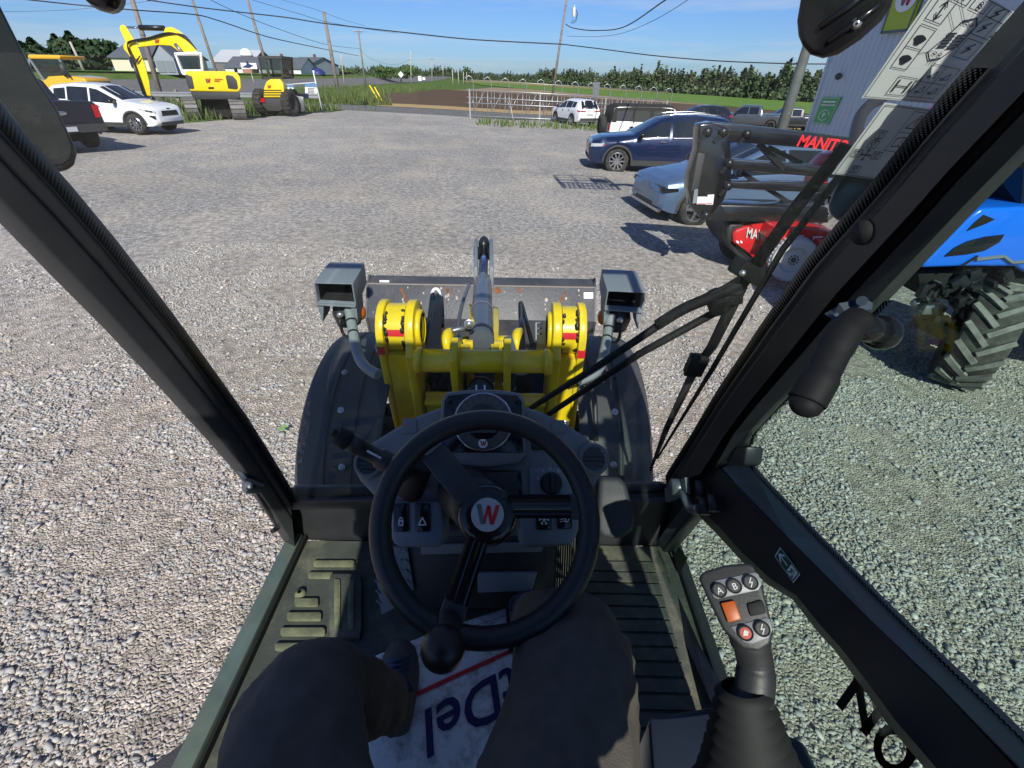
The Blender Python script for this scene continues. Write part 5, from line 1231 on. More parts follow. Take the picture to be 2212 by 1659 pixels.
# right door: upper window, waist band, lower pane
XW = .535
w_up = [(1606, 965), (1603, 1000), (1615, 1030), (1642, 1062), (1758, 1180), (1946, 1370), (2096, 1516), (2212, 1632), (2330, 1750)]
pane_pts = [at_x(u, v, XW) for u, v in [(1545, 1005), (1700, 1135), (1946, 1375), (2212, 1640), (2330, 1755)]] + [Vector((XW, -.3, 1.95)), Vector((XW, -.45, 2.85)), Vector((XW, .50, 2.85)), at_x(2230, 300, XW), at_x(1850, 650, XW)]
sw = pb(MB().prism(pane_pts, (.005, 0, 0)), 'side_window', 'tinted glass')
wi = [at_x(u, v, XW - .012) for u, v in [(1910, 650), (1790, 770), (1692, 868), (1625, 940), (1610, 985), (1625, 1022), (1660, 1060), (1758, 1165), (1946, 1357), (2096, 1503), (2212, 1618), (2300, 1706)]]
wo_ = [at_x(u, v, XW - .012) for u, v in [(1926, 650), (1806, 772), (1706, 872), (1644, 938), (1628, 985), (1641, 1016), (1672, 1054), (1770, 1158), (1958, 1350), (2108, 1496), (2224, 1610), (2312, 1698)]]
dot_band(wi, wo_, 'edge_print', sw, .0042)
band_u = [(1606, 1000), (1640, 1040), (1758, 1166), (1946, 1358), (2096, 1504), (2212, 1620), (2330, 1738)]
band_l = [(1560, 1010), (1593, 1048), (1700, 1158), (1880, 1338), (2028, 1480), (2150, 1606), (2280, 1738)]
mat('band paint', (.02, .026, .042), .35, var=.1)
rows = [[at_x(*a, XW - .02), at_x(*b_, XW - .055), at_x(*b_, XW - .055) + Vector((.04, .0, -.012)), at_x(*a, XW - .02) + Vector((.025, 0, -.005))] for a, b_ in zip(band_u, band_l)]
pb(MB().grid(rows, False, True), 'waist_band', 'band paint')
lp_edge = [(1500, 1105), (1545, 1150), (1600, 1210), (1657, 1262), (1713, 1296), (1762, 1360), (1803, 1405), (1870, 1495), (1916, 1563), (1998, 1660), (2080, 1760)]
up_edge = [(1560, 1000), (1605, 1045), (1660, 1103), (1715, 1157), (1777, 1219), (1845, 1285), (1895, 1335), (1975, 1415), (2045, 1479), (2145, 1585), (2255, 1705)]
rows = [[at_x(*a, XW - .01), at_x(lerp(a[0], b_[0], .12), lerp(a[1], b_[1], .12), XW - .035), at_x(lerp(a[0], b_[0], .9), lerp(a[1], b_[1], .9), XW - .04), at_x(*b_, XW - .03)] for a, b_ in zip(lp_edge, up_edge)]
dpn = pb(MB().grid(rows, False), 'door_panel', 'cab frame')
pb(MB().prism([at_x(u, v, XW + .0) for u, v in ((1500, 1085), (1680, 1250), (1830, 1400), (2025, 1655), (2110, 1760), (1690, 1760), (1545, 1502), (1410, 1203))], (.005, 0, 0)), 'lower_window', 'tinted glass')
le = [(1507, 1098), (1428, 1203), (1490, 1345), (1559, 1502), (1640, 1690)]; li = [(1478, 1090), (1400, 1195), (1462, 1345), (1530, 1502), (1606, 1690)]
rows = [[at_x(*a, XW - .012), at_x(*a, XW - .03), at_x(*b_, XW - .05), at_x(*b_, XW - .05) + Vector((.05, 0, -.01))] for a, b_ in zip(le, li)]
pb(MB().grid(rows, False, False), 'window_frame', 'band paint')
# casting at the foot of the pillar
pb(MB().prism([at_x(u, v, .50) for u, v in ((1440, 1045), (1500, 960), (1612, 965), (1606, 1005), (1560, 1012), (1640, 1110), (1700, 1170), (1690, 1240), (1600, 1170), (1505, 1100), (1430, 1195), (1385, 1195), (1395, 1110))], (.04, 0, 0)), 'pillar_foot', 'cab frame', bevel=.006)
pb(MB().prism([(.53, -.5, ZF - .02), (.53, yw_, ZF - .02), (.53, yw_, ZF + .02), (.53, -.5, ZF + .02)], (.03, 0, 0)), 'lower_sill', 'cab frame')
mb = MB(); mb.tube(catmull([at_x(1470, 1055, .46), at_x(1480, 1075, .455), at_x(1492, 1098, .46), at_x(1510, 1100, .465)], 5), .012, 8); mb.lathe([(.001, -.02), (.022, -.02), (.022, .02), (.001, .02)], at_x(1466, 1052, .455), (1, 0, 0), 14); mb.bar(at_x(1440, 1070, .46), at_x(1485, 1048, .46), .01, .04); pb(mb, 'hinge', 'steel grey')
mb = MB()
for (u, v) in ((1512, 1075), (1540, 1105), (1520, 1112)): mb.tube([at_x(u, v - 35, .478), at_x(u + 3, v, .475)], .013, 8)
pb(mb, 'strut_mount', 'black plastic')
# left hinge on the pillar
mb = MB(); mb.lathe([(.006, -.02), (.02, -.02), (.02, .02), (.006, .02)], at_x(545, 1050, XL - .05), (.7, -.4, .5), 14); mb.bar(at_x(522, 1025, XL - .05), at_x(560, 1040, XL - .03), .05, .008); mb.bar(at_x(530, 1060, XL - .05), at_x(562, 1058, XL - .03), .012, .012); pb(mb, 'hinge', 'steel grey')
pb(MB().tube(catmull([at_x(560, 1065, XL - .045), at_x(580, 1100, XL - .05), at_x(598, 1128, XL - .06), at_x(598, 1140, XL - .065), at_x(588, 1148, XL - .07)], 5), .008, 8), 'door_hook', 'rubber seal')
# latch handle on the right window
XH = .49
t0 = lambda u, v, t: at_t(u, v, t)
hm = pb(MB().tube(catmull([at_t(1856, 690, .535), at_t(1828, 712, .53), at_t(1800, 760, .525), at_t(1772, 815, .52), at_t(1742, 868, .52)], 6), [.0155] * 6 + [.0165] * 6 + [.0155] * 6 + [.0175] * 7, 14, flat=1.15), 'window_latch', mat('handle black', (.008, .008, .009), .65, spec=.2))
pb(MB().ball(at_t(1742, 872, .52), (.018, .018, .015), 12, 8), 'grip_end', 'handle black', hm)
pb(MB().tube([at_t(1840, 700, .535), at_t(1905, 718, .55)], .016, 12), 'spindle', 'gloss black', hm); pb(MB().ball(at_t(1905, 719, .555), .021, 14, 10), 'pivot_ball', 'gloss black', hm)
mb = MB(); mb.prism([at_t(u, v, .56) for u, v in ((1812, 655), (1870, 645), (1886, 655), (1884, 668), (1826, 674))], (.0, .0, -.012)); mb.prism([at_t(u, v, .565) for u, v in ((1790, 685), (1822, 668), (1884, 664), (1870, 690), (1815, 704))], (0, .01, 0)); mb.tube([at_t(1862, 650, .555), at_t(1862, 650, .545)], .006, 8)
mat('bracket steel', (.05, .065, .085), .35, metal=.5); pb(mb, 'catch_bracket', 'bracket steel')
pb(MB().lathe([(.001, .008), (.016, .006), (.017, 0)], at_x(1868, 502, XR - .006), (-1, -.2, 0), 16), 'pillar_cap', 'rubber seal')
# instruction stickers on the windscreen, emergency exit sticker
def sticker(corners, plane, off, name, m='sticker white', parent=None):
    a, b_, c, d = [plane.pt(u, v, off) for u, v in corners]     # lower-left, lower-right, upper-right, upper-left
    fn = lambda s, q, e=.0012: a.lerp(b_, s).lerp(d.lerp(c, s), q) + plane.n * e
    o = pb(MB().prism([a, b_, c, d], -plane.n * .001), name, m, parent or LD); return o, fn
s1, f1 = sticker([(1857, 209), (2030, 222), (2215, 40), (2040, -60)], WP, .004, 'controls_sticker')
mb = MB(); ln = lambda pts, wd=.006, cl=False: stroke(mb, pts, wd, f1, cl)
def rr(x0, y0, x1, y1, wd=.006): stroke(mb, [(x0, y0), (x1, y0), (x1, y1), (x0, y1)], wd, f1, True)
rr(.02, .02, .98, .985, .005)
for x0, y0, x1, y1 in ((.08, .30, .26, .48), (.08, .48, .26, .66), (.24, .06, .46, .24), (.50, .06, .82, .22), (.50, .22, .82, .40), (.62, .50, .80, .68), (.08, .70, .26, .88), (.60, .72, .92, .88), (.20, .88, .36, .985), (.40, .88, .56, .985), (.60, .88, .76, .985)): rr(x0, y0, x1, y1)
ln([(.66, .06), (.66, .22)]); ln([(.66, .22), (.66, .40)]); ln([(.76, .72), (.76, .88)])
for k, ch in enumerate('AB'): put_text(mb, ch, f1, .28 + .2 * k, .90, .06, .02, centre=True, aspect=1.0)
for cx, cy in ((.17, .38), (.17, .55)): mb.face([f1(cx + .055 * math.cos(a) * (1 + .3 * math.sin(3 * a)), cy + .04 * math.sin(a)) for a in [k * .42 for k in range(15)]])
for y in (.10, .20): ln([(.28, .15 - .05), (.28, .15 + .05)], .02); ln([(.42, .10), (.42, .20)], .02)
ln([(.28, .15), (.42, .15)], .01); ln([(.17, .73), (.17, .85)], .012); ln([(.14, .82), (.17, .86), (.20, .82)], .01); ln([(.14, .76), (.17, .72), (.20, .76)], .01)
ln([(.34, .48), (.40, .62), (.44, .78), (.54, .84), (.60, .78), (.58, .60), (.52, .46), (.42, .42)], .012, True)
for k in range(3): ln([(.45 + .045 * k + .017 * math.cos(a), .775 + .012 * math.sin(a)) for a in [j * .7 for j in range(10)]], .006)
for k in range(5): ln([(.40, .54 + .03 * k), (.47, .56 + .03 * k)], .014); ln([(.50, .55 + .03 * k), (.56, .57 + .03 * k)], .014)
for k in range(2): ln([(.42 + .06 * k + .018 * math.cos(a), .485 + .013 * math.sin(a)) for a in [j * .7 for j in range(10)]], .006)
ln([(.48, .10), (.46, .20), (.50, .26), (.52, .16)], .01, True)
for k in range(4): ln([(.44 + .02 * k, .44), (.42 + .03 * k, .38)], .004)
for (x, y) in ((.71, .60), (.68, .80), (.84, .80), (.68, .93)): ln([(x + .03, y + .05), (x - .02, y), (x + .02, y), (x - .03, y - .05)], .012)
for (x, y) in ((.55, .10), (.71, .10), (.55, .26), (.71, .26)): ln([(x, y), (x + .06, y + .08), (x + .08, y + .02)], .008, True); ln([(x - .02, y + .02), (x + .03, y + .02)], .008)
for a in ((.26, .45, .38, .50), (.26, .80, .42, .70), (.30, .88, .46, .78), (.48, .88, .50, .79), (.66, .88, .56, .77), (.60, .78, .58, .70), (.62, .58, .56, .60), (.50, .20, .52, .18)): ln([a[:2], a[2:]], .004)
pb(mb, 'sticker_print', 'ink', s1)
s2, f2 = sticker([(1795, 373), (1908, 386), (2032, 236), (1907, 219)], WP, .004, 'safety_sticker')
mb = MB(); ln = lambda pts, wd=.01, cl=False: stroke(mb, pts, wd, f2, cl)
ln([(.03, .02), (.97, .02), (.97, .98), (.03, .98)], .008, True); ln([(.56, .42), (.90, .42), (.90, .95), (.56, .95)], .008, True); ln([(.56, .68), (.90, .68)], .008)
ln([(.62, .74), (.73, .92), (.84, .74)], .014, True); ln([(.73, .78), (.73, .86)], .02); ln([(.62, .48), (.72, .50), (.84, .48), (.84, .60), (.72, .62), (.62, .60)], .012, True); ln([(.73, .50), (.73, .62)], .01)
for cx, cy in ((.30, .22), (.30, .62), (.30, .48), (.14, .34), (.50, .34), (.32, .11)):
    if (cx, cy) == (.30, .22): continue
    ln([(cx - .075, cy - .05), (cx + .075, cy - .05), (cx + .075, cy + .05), (cx - .075, cy + .05)], .009, True); ln([(cx - .05, cy + .02), (cx + .03, cy + .03), (cx, cy - .03)], .009, True)
c0 = (.31, .33); mb.face([f2(c0[0] + .022 * math.cos(a), c0[1] + .022 * math.sin(a)) for a in [k * .63 for k in range(10)]])
for dx, dy in ((1, 0), (-1, 0), (0, 1), (0, -1)):
    ln([(c0[0] + dx * .04, c0[1] + dy * .04), (c0[0] + dx * .065, c0[1] + dy * .065)], .018); mb.face([f2(c0[0] + dx * .09, c0[1] + dy * .09), f2(c0[0] + dx * .06 - dy * .03, c0[1] + dy * .06 + dx * .03), f2(c0[0] + dx * .06 + dy * .03, c0[1] + dy * .06 - dx * .03)])
ln([(.26, .545), (.30, .575), (.34, .545)], .009, True)
pb(mb, 'sticker_print', 'ink', s2)
DP = Pl(at_x(1700, 1210, XW - .042), (-1, -.15, .1))
s3, f3 = sticker([(1676, 1202), (1717, 1260), (1733, 1240), (1689, 1181)], DP, .002, 'exit_sticker', 'exit green')
mb = MB(); ln = lambda pts, wd=.01, cl=False: stroke(mb, pts, wd, f3, cl)
ln([(.02, .05), (.98, .05), (.98, .95), (.02, .95)], .03, True); ln([(.12, .5), (.48, .5)], .09); ln([(.26, .22), (.10, .5), (.26, .78)], .08); mb.face([f3(.60, .15), f3(.92, .15), f3(.92, .85), f3(.60, .85)])
pb(mb, 'sticker_print', 'white print', s3)
mb = MB(); ln = lambda pts, wd=.01: stroke(mb, pts, wd, lambda a, b_: f3(a, b_, .002))
ln([(.66, .25), (.74, .45), (.70, .65), (.80, .72)], .05); ln([(.74, .45), (.84, .38), (.86, .22)], .05); ln([(.72, .6), (.84, .6)], .05); pb(mb, 'running_figure', 'exit green', s3)
sq = Pl(at_x(1460, 1215, XW - .008), (-1, 0, 0)); s4, f4_ = sticker([(1449, 1211), (1469, 1241), (1486, 1206), (1468, 1181)], sq, .002, 'dark_sticker', 'cab frame')
mb = MB(); gp = Pl((XW - .004, 0, 1.4), (-1, 0, 0)); O = gp.pt(1890, 1530); ex = (gp.pt(1850, 1575) - O).normalized(); ey = (gp.pt(1835, 1515) - O); ey = (ey - ex * ey.dot(ex)).normalized()
fg = lambda a, b_: O + ex * a + ey * b_ + Vector((.012, 0, 0))
oN = gp.pt(1905, 1600); fg1 = lambda a, b_: gp.pt(1800 + a * 44 + b_ * 28, 1522 + a * 48 - b_ * 40) + Vector((.013, 0, 0))
stroke(mb, [(0, 0), (0, 1.3)], .34, fg1); stroke(mb, [(0, 1.25), (1.15, .05)], .34, fg1); stroke(mb, [(1.15, 0), (1.15, 1.3)], .34, fg1)
stroke(mb, [(2.3 + .62 * math.cos(a), .35 + .75 * math.sin(a)) for a in [k * math.pi / 10 for k in range(21)]], .32, fg1); stroke(mb, [(2.92, .35), (2.92, 1.6)], .30, fg1)
pb(mb, 'window_lettering', 'rubber seal')

# ---------------------------------------------------------------- dashboard
DN = Vector((0, -.70, .714)); DPL = Pl(at_t(1050, 1000, 1.0), DN)
dq = lambda pts, off=0: [DPL.pt(u, v, off) for u, v in pts]
def slab(pts, off, th, name, m, parent=None, bevel=.006, seg=2): return pb(MB().prism(dq(pts, off), -DN * th), name, m, parent, bevel=bevel, seg=seg)
out_ = [(761, 994), (768, 974), (805, 952), (851, 924), (903, 896), (956, 876), (1044, 864), (1130, 876), (1167, 887), (1220, 912), (1266, 942), (1301, 973), (1313, 994), (1310, 1012), (1290, 1042), (1266, 1085), (1250, 1150), (1238, 1180), (1122, 1186), (1112, 1108), (958, 1108), (957, 1184), (850, 1184), (838, 1120), (807, 1074), (772, 1036), (761, 1011)]
dash = slab(out_, 0, .11, 'dashboard', 'dash plastic', None, .016, 3)
bn = slab([(957, 868), (966, 853), (1000, 848), (1044, 846), (1090, 848), (1124, 854), (1132, 866), (1137, 985), (1120, 1002), (1060, 1010), (1025, 1010), (965, 1000), (952, 985)], .030, .09, 'instrument_binnacle', 'dash plastic', dash, .008)
slab([(964, 872), (972, 859), (1044, 853), (1118, 860), (1126, 872), (1130, 980), (958, 980)], .0325, .02, 'binnacle_face', 'gloss black', bn, .003)
gc = DPL.pt(1046, 915, .033); e1 = (DPL.pt(1108, 915, .033) - gc); gr = e1.length
pb(MB().lathe([(gr * .96, .004), (gr, .004), (gr, 0), (gr * .95, 0)], gc, DN, 40), 'gauge_ring', 'alloy', bn)
pb(MB().disc(gc + DN * .001, DN, gr * .95, 40), 'gauge_dial', mat('dial grey', (.07, .075, .072), .4), bn)
pb(MB().lathe([(.001, .003), (gr * .60, .003), (gr * .60, 0)], gc, DN, 36, False), 'dial_bezel', 'gloss black', bn)
mb = MB(); ex = e1.normalized(); ey = DN.cross(ex).normalized(); gfn = lambda a, b_: gc + ex * a * gr + ey * b_ * gr + DN * .0025
for k in range(15):
    a = R(-20 + k * 17); stroke(mb, [(.68 * math.cos(a), .68 * math.sin(a)), (.92 * math.cos(a), .92 * math.sin(a))], .018, gfn)
pb(mb, 'dial_marks', 'ink', bn)
slab([(1018, 918), (1073, 918), (1073, 939), (1018, 939)], .0385, .002, 'display', 'lcd', bn, 0)
lc = gc - ey * gr * .735; pb(MB().disc(lc + DN * .002, DN, gr * .155, 20, .001), 'logo_disc', 'white print', bn)
mg, mr_ = MB(), MB(); lf = lambda a, b_: lc + ex * (a - .5) * gr * .2 + ey * (b_ - .5) * gr * .2 + DN * .0036
put_w(mg, mr_, lf, 0, 0, 1); pb(mg, 'logo_grey', 'logo grey', bn); pb(mr_, 'logo_red', 'logo red', bn)
for u, v in ((975, 872), (1118, 872), (972, 972), (1120, 972)): pb(MB().ball(DPL.pt(u, v, .034), .005, 8, 6), 'screw', 'dark steel', bn)
for u, v, r_ in ((799, 1001, 28), (1281, 992, 30)):
    c = DPL.pt(u, v, .0); rr_ = (DPL.pt(u + r_, v) - c).length
    vt = pb(MB().lathe([(rr_ * .82, .012), (rr_ * .95, .018), (rr_ * 1.12, .010), (rr_ * 1.2, -.004)], c, DN, 28), 'air_vent', 'dash plastic', dash)
    pb(MB().disc(c + DN * .004, DN, rr_ * .84, 24), 'vent_throat', 'rubber seal', vt)
    mb = MB()
    for k in (-2, -1, 0, 1, 2):
        h = math.sqrt(max(.02, .66 - (k * .3) ** 2)) * rr_; o = c + DN * .008 + Vector((0, 0, 0)) + DN.cross(Vector((1, 0, 0))).normalized() * k * rr_ * .3
        mb.bar(o - Vector((h, 0, 0)), o + Vector((h, 0, 0)), .012, .003, up=DN)
    pb(mb, 'vent_fins', 'gloss black', vt)
slab([(960, 1016), (1126, 1016), (1130, 1090), (958, 1090)], .004, .004, 'storage_tray', 'gloss black', dash, .002)
slab([(985, 1022), (1118, 1018), (1120, 1072), (1050, 1080)], .008, .004, 'tray_liner', 'cab frame', dash, .002)
kp = slab([(1142, 1010), (1234, 1010), (1240, 1022), (1244, 1070), (1144, 1074)], .006, .012, 'fan_panel', 'dash panel', dash, .003)
kc = DPL.pt(1190, 1044, .006); kr = (DPL.pt(1214, 1044) - DPL.pt(1190, 1044)).length
kn = pb(MB().lathe([(.001, .026), (kr * .8, .026), (kr * .9, .020), (kr, .004), (kr, 0)], kc, DN, 28, True), 'fan_knob', 'black plastic', kp, sharp=40)
pb(MB().bar(kc + DN * .027 - ey * kr * .7, kc + DN * .027 + ey * kr * .95, kr * .35, .010, up=DN), 'knob_grip', 'black plastic', kn, bevel=.003)
mb = MB()
for ch, u, v in (('0', 1162, 1036), ('1', 1173, 1021), ('2', 1188, 1015), ('3', 1205, 1020)):
    o = DPL.pt(u, v, .0075); put_text(mb, ch, lambda a, b_: o + ex * a + ey * b_, 0, 0, .006, .01, centre=True)
pb(mb, 'fan_numbers', 'white print', kp)
for blk_, sws in (([(852, 1082), (958, 1082), (962, 1160), (950, 1178), (862, 1178), (850, 1165)], ((856, 1086, 'lock'), (901, 1086, 'hazard'))), ([(1124, 1082), (1242, 1082), (1246, 1140), (1236, 1172), (1130, 1178), (1122, 1165)], ((1156, 1082, 'snow'), (1200, 1080, 'lamp')))):
    sb = slab(blk_, .022, .05, 'switch_block', 'dash panel', dash, .008)
    for u, v, ic in sws:
        s_ = slab([(u, v), (u + 32, v), (u + 33, v + 60), (u + 1, v + 60)], .028, .008, 'rocker_switch', 'gloss black', sb, .003)
        o = DPL.pt(u + 17, v + 38, .0295); k_ = .011; fi = lambda a, b_: o + ex * a * k_ + ey * b_ * k_; mb = MB()
        if ic == 'hazard': stroke(mb, [(-.7, -.6), (.7, -.6), (0, .7)], .2, fi, True)
        elif ic == 'lock': stroke(mb, [(-.35, -.7), (.35, -.7), (.35, .1), (-.35, .1)], .2, fi, True); stroke(mb, [(-.25, .1), (-.25, .55), (0, .75), (.25, .55), (.25, .1)], .14, fi)
        elif ic == 'snow':
            for a in (0, 60, 120): c_, s__ = math.cos(R(a)), math.sin(R(a)); stroke(mb, [(-.9 * c_, -.9 * s__), (.9 * c_, .9 * s__)], .16, fi)
            for a in range(0, 360, 60):
                p_ = Vector((math.cos(R(a)), math.sin(R(a)))) * .6
                for d_ in (-40, 40): stroke(mb, [tuple(p_), (p_.x + .35 * math.cos(R(a + d_)), p_.y + .35 * math.sin(R(a + d_)))], .12, fi)
        else:
            stroke(mb, [(.1, -.6), (.1, .6), (.5, .5), (.75, 0), (.5, -.5)], .16, fi, True)
            for q in (-.4, 0, .4): stroke(mb, [(-.9, q - .15), (-.1, q)], .12, fi)
        pb(mb, 'switch_symbol', 'white print', s_)
for u in (885, 1205): slab([(u - 15, 905 if u < 1000 else 907), (u + 14, 903 if u < 1000 else 908), (u + 17, 935), (u - 14, 937)], .003, .004, 'blank_cover', 'dash plastic', dash, .001)
slab([(1148, 945), (1172, 945), (1174, 972), (1149, 972)], .005, .006, 'blank_cover', 'black plastic', dash, .002)
# lever boots beside the column
mb = MB()
for k in range(4):
    c = at_t(905 - k * 5, 1015 + k * 8, .94); mb.lathe([(.016, -.006), (.026, 0), (.016, .006)], c + DN * (-.01 * k), Vector((-.5, -.4, .7)), 16)
mb.tube([at_t(885, 1058, .97), at_t(915, 1000, .92)], [.030, .022], 14); pb(mb, 'lever_boot', 'rubber seal', dash)
# shiny pod at the right end of the dash, duct
pod = [(1286, 1030), (1338, 1030), (1354, 1046), (1371, 1122), (1366, 1150), (1338, 1165), (1302, 1162), (1270, 1120)]
PPL = Pl(at_t(1325, 1095, 1.12), (-.15, -.7, .7)); pb(MB().prism([PPL.pt(*p) for p in pod], -PPL.n * .08), 'side_pod', mat('pod plastic', (.035, .037, .041), .55, bump=.2, bscale=400), bevel=.02, seg=3)
# pedestal below the dash
PP = Pl(at_t(1020, 1230, 1.24), (0, -.86, .5))
pq = lambda pts, off=0: [PP.pt(u, v, off) for u, v in pts]
ped = pb(MB().prism(pq([(860, 1165), (1190, 1165), (1185, 1265), (1165, 1330), (905, 1330), (880, 1260)], -.03), -PP.n * .1), 'pedestal', 'black plastic', bevel=.01)
pb(MB().prism(pq([(905, 1185), (1175, 1180), (1172, 1200), (905, 1206)], -.02), -PP.n * .03), 'pedestal_ledge', 'dash plastic', ped, bevel=.004)
pb(MB().prism(pq([(1030, 1246), (1162, 1244), (1150, 1285), (1030, 1290)], -.02), -PP.n * .03), 'service_cover', 'dash panel', ped, bevel=.004)
mb = MB()
for k in range(9): mb.bar(PP.pt(1205 + k * 5, 1165, -.03), PP.pt(1200 + k * 5, 1300, -.03), .004, .01)
pb(mb, 'brake_pedal_ribs', 'rubber seal', ped)
tp_ = pb(MB().prism(pq([(799, 1187), (876, 1190), (890, 1280), (858, 1318), (819, 1336)], -.02), -PP.n * .012), 'tread_plate', 'tread plate')
mb = MB(); rng = random.Random(2)
for k in range(26):
    u, v = 806 + (k % 5) * 17 + (k // 5) * 1.5, 1198 + (k // 5) * 22; a = R(45 if (k + k // 5) % 2 else -45); c = PP.pt(u, v, -.018); d_ = Vector((math.cos(a), 0, 0)) + PP.n.cross(Vector((1, 0, 0))) * math.sin(a); mb.bar(c - d_ * .008, c + d_ * .008, .004, .003, up=PP.n)
pb(mb, 'tread_pattern', 'tread plate', tp_)
# ---------------------------------------------------------------- steering wheel
SWC = at_t(1050, 1128, .79); SWN = (CAMP - SWC).normalized(); sx = Vector((1, 0, 0)); sx = (sx - SWN * sx.dot(SWN)).normalized(); sy = SWN.cross(sx); sx = sx * math.cos(-R(1.5)) + sy * math.sin(-R(1.5)); sy = SWN.cross(sx)
SP = Pl(SWC, SWN); rmaj = .178
sw_ = pb(MB().tube([SWC + (sx * math.cos(a) + sy * math.sin(a)) * rmaj for a in [k * math.pi / 36 for k in range(72)]], .0185, 14, closed=True), 'steering_wheel', mat('wheel rubber', (.016, .016, .017), .42, bump=.12, bscale=300))
hc = SP.pt(1053, 1112, -.012)
pb(MB().tube([hc - SWN * .01, at_t(1000, 1060, .97)], [.05, .055], 18), 'column_cover', 'black plastic', sw_)
hub = pb(MB().lathe([(.054, -.03), (.053, .0), (.049, .022), (.044, .028), (.034, .030), (.001, .0305)], hc, SWN, 36), 'hub', 'gloss black', sw_, sharp=50)
pb(MB().disc(hc + SWN * .0312, SWN, .0275, 36, .0006), 'hub_disc', mat('hub white', (.36, .36, .36), .5), sw_)
mg, mr_ = MB(), MB(); lf = lambda a, b_: hc + SWN * .0324 + sx * (a - .54) * .036 + sy * (b_ - .52) * .034
put_w(mg, mr_, lf, 0, 0, 1); pb(mg, 'hub_logo_grey', 'logo grey', sw_); pb(mr_, 'hub_logo_red', 'logo red', sw_)
for (u0, v0, u1, v1, wd) in ((1018, 1076, 935, 975, .024), (1098, 1094, 1262, 1094, .020), (1034, 1160, 975, 1335, .019)):
    a, b_ = SP.pt(u0, v0, .006), SP.pt(u1, v1, -.006); side = (b_ - a).normalized().cross(SWN)
    if wd > .02: mb = MB().bar(a, b_, wd * 2, .02, up=SWN); pb(mb, 'spoke', 'black plastic', sw_, bevel=.004)
    else:
        rows = []
        for k in range(9):
            c = a.lerp(b_, k / 8); rows.append([c + side * wd * x + SWN * h for x, h in ((-1, -.008), (-1, .004), (-.72, .010), (-.45, .006), (-.2, .010), (.2, .010), (.45, .006), (.72, .010), (1, .004), (1, -.008))])
        pb(MB().grid(rows, True, True), 'spoke', 'gloss black', sw_, sharp=40)
        pb(MB().bar(a.lerp(b_, .80), a.lerp(b_, 1.05), wd * 2.2, .022, up=SWN), 'spoke_end', 'black plastic', sw_, bevel=.005)
kb = SP.pt(963, 1383, .05)
pb(MB().tube([SP.pt(970, 1345, 0), kb], [.022, .016], 16), 'knob_stem', 'black plastic', sw_); pb(MB().ball(kb, .0335, 24, 16), 'spinner_knob', mat('knob gloss', (.016, .010, .009), .38), sw_)
# stalk
a, b_ = at_t(748, 950, .83), at_t(880, 1020, .90); d_ = (b_ - a)
st = pb(MB().tube([a, a + d_ * .18, a + d_ * .2, a + d_ * .5, a + d_ * .52, b_], [.017, .0185, .0155, .0155, .020, .021], 16), 'turn_stalk', 'black plastic')
pb(MB().tube([a - d_.normalized() * .022, a + d_ * .02], [.017, .0195], 16), 'washer_button', 'rubber seal', st); pb(MB().tube([a - d_.normalized() * .03, a], .008, 10), 'horn_button', 'rubber seal', st)
dd = d_.normalized(); nn = (CAMP - a); nn = (nn - dd * nn.dot(dd)).normalized(); vv = nn.cross(dd)
mb = MB(); sf = lambda x, y: a + dd * x + vv * y + nn * (.0218 if x > .075 else .0158)
stroke(mb, [(.040, .0), (.072, .0)], .004, sf)
for ch, x, y in (('0', .088, -.004), ('I', .085, .008), ('J', .090, -.014)): put_text(mb, ch, sf, x, y, .007, .01)
mb.face([sf(.098, .004), sf(.104, .010), sf(.104, -.002)]); mb.face([sf(.100, -.012), sf(.106, -.006), sf(.106, -.018)])
pb(mb, 'stalk_symbols', 'white print', st)
# ---------------------------------------------------------------- joystick and console
con = pb(MB().prism([at_z(u, v, 1.62) for u, v in ((1402, 1545), (1560, 1520), (1740, 1600), (1800, 1720), (1790, 1800), (1420, 1800))], (0, 0, -.34)), 'side_console', 'band paint', bevel=.01)
mb = MB(); jc0, jc1 = at_t(1620, 1640, .60), at_t(1628, 1500, .61)
prof_ = []
for k in range(9):
    s = k / 8; prof_ += [(lerp(.080, .030, s ** .7) + .006, s * .13), (lerp(.080, .030, s ** .7) - .004, s * .13 + .008)]
ja = (at_t(1585, 1300, .62) - jc0).normalized()
js = pb(MB().lathe(prof_, jc0 - ja * .05, ja, 22), 'joystick', 'rubber seal')
pb(MB().tube(catmull([jc0 + ja * .04, jc1, at_t(1632, 1440, .62), at_t(1622, 1390, .62), at_t(1612, 1360, .625)], 5), [.026] * 5 + [.0225] * 5 + [.021] * 5 + [.023] * 5 + [.026], 16, flat=1.1), 'grip', 'black plastic', js)
JN = ray(1590, 1310); JN = (-JN.normalized() + Vector((0, -.15, .15))).normalized(); JP = Pl(at_t(1592, 1305, .60), JN)
jq = lambda pts, off=0: [JP.pt(u, v, off) for u, v in pts]
hd = pb(MB().prism(jq([(1510, 1250), (1518, 1236), (1565, 1221), (1618, 1216), (1630, 1224), (1640, 1250), (1650, 1275), (1663, 1328), (1671, 1365), (1664, 1392), (1640, 1408), (1604, 1402), (1563, 1362), (1534, 1302)], 0), -JN * .042), 'grip_head', 'black plastic', js, bevel=.008, seg=3)
p1_ = pb(MB().prism(jq([(1536, 1274), (1546, 1254), (1630, 1236), (1638, 1240), (1646, 1262), (1638, 1275), (1550, 1294), (1541, 1290)], .0015), -JN * .003), 'upper_keypad', mat('keypad grey', (.17, .175, .19), .45), js, bevel=.001)
p2_ = pb(MB().prism(jq([(1578, 1354), (1655, 1334), (1663, 1337), (1669, 1360), (1660, 1378), (1625, 1391), (1606, 1387)], .0015), -JN * .003), 'lower_keypad', 'keypad grey', js, bevel=.001)
jx = (JP.pt(1622, 1258) - JP.pt(1554, 1275)).normalized(); jy = JN.cross(jx)
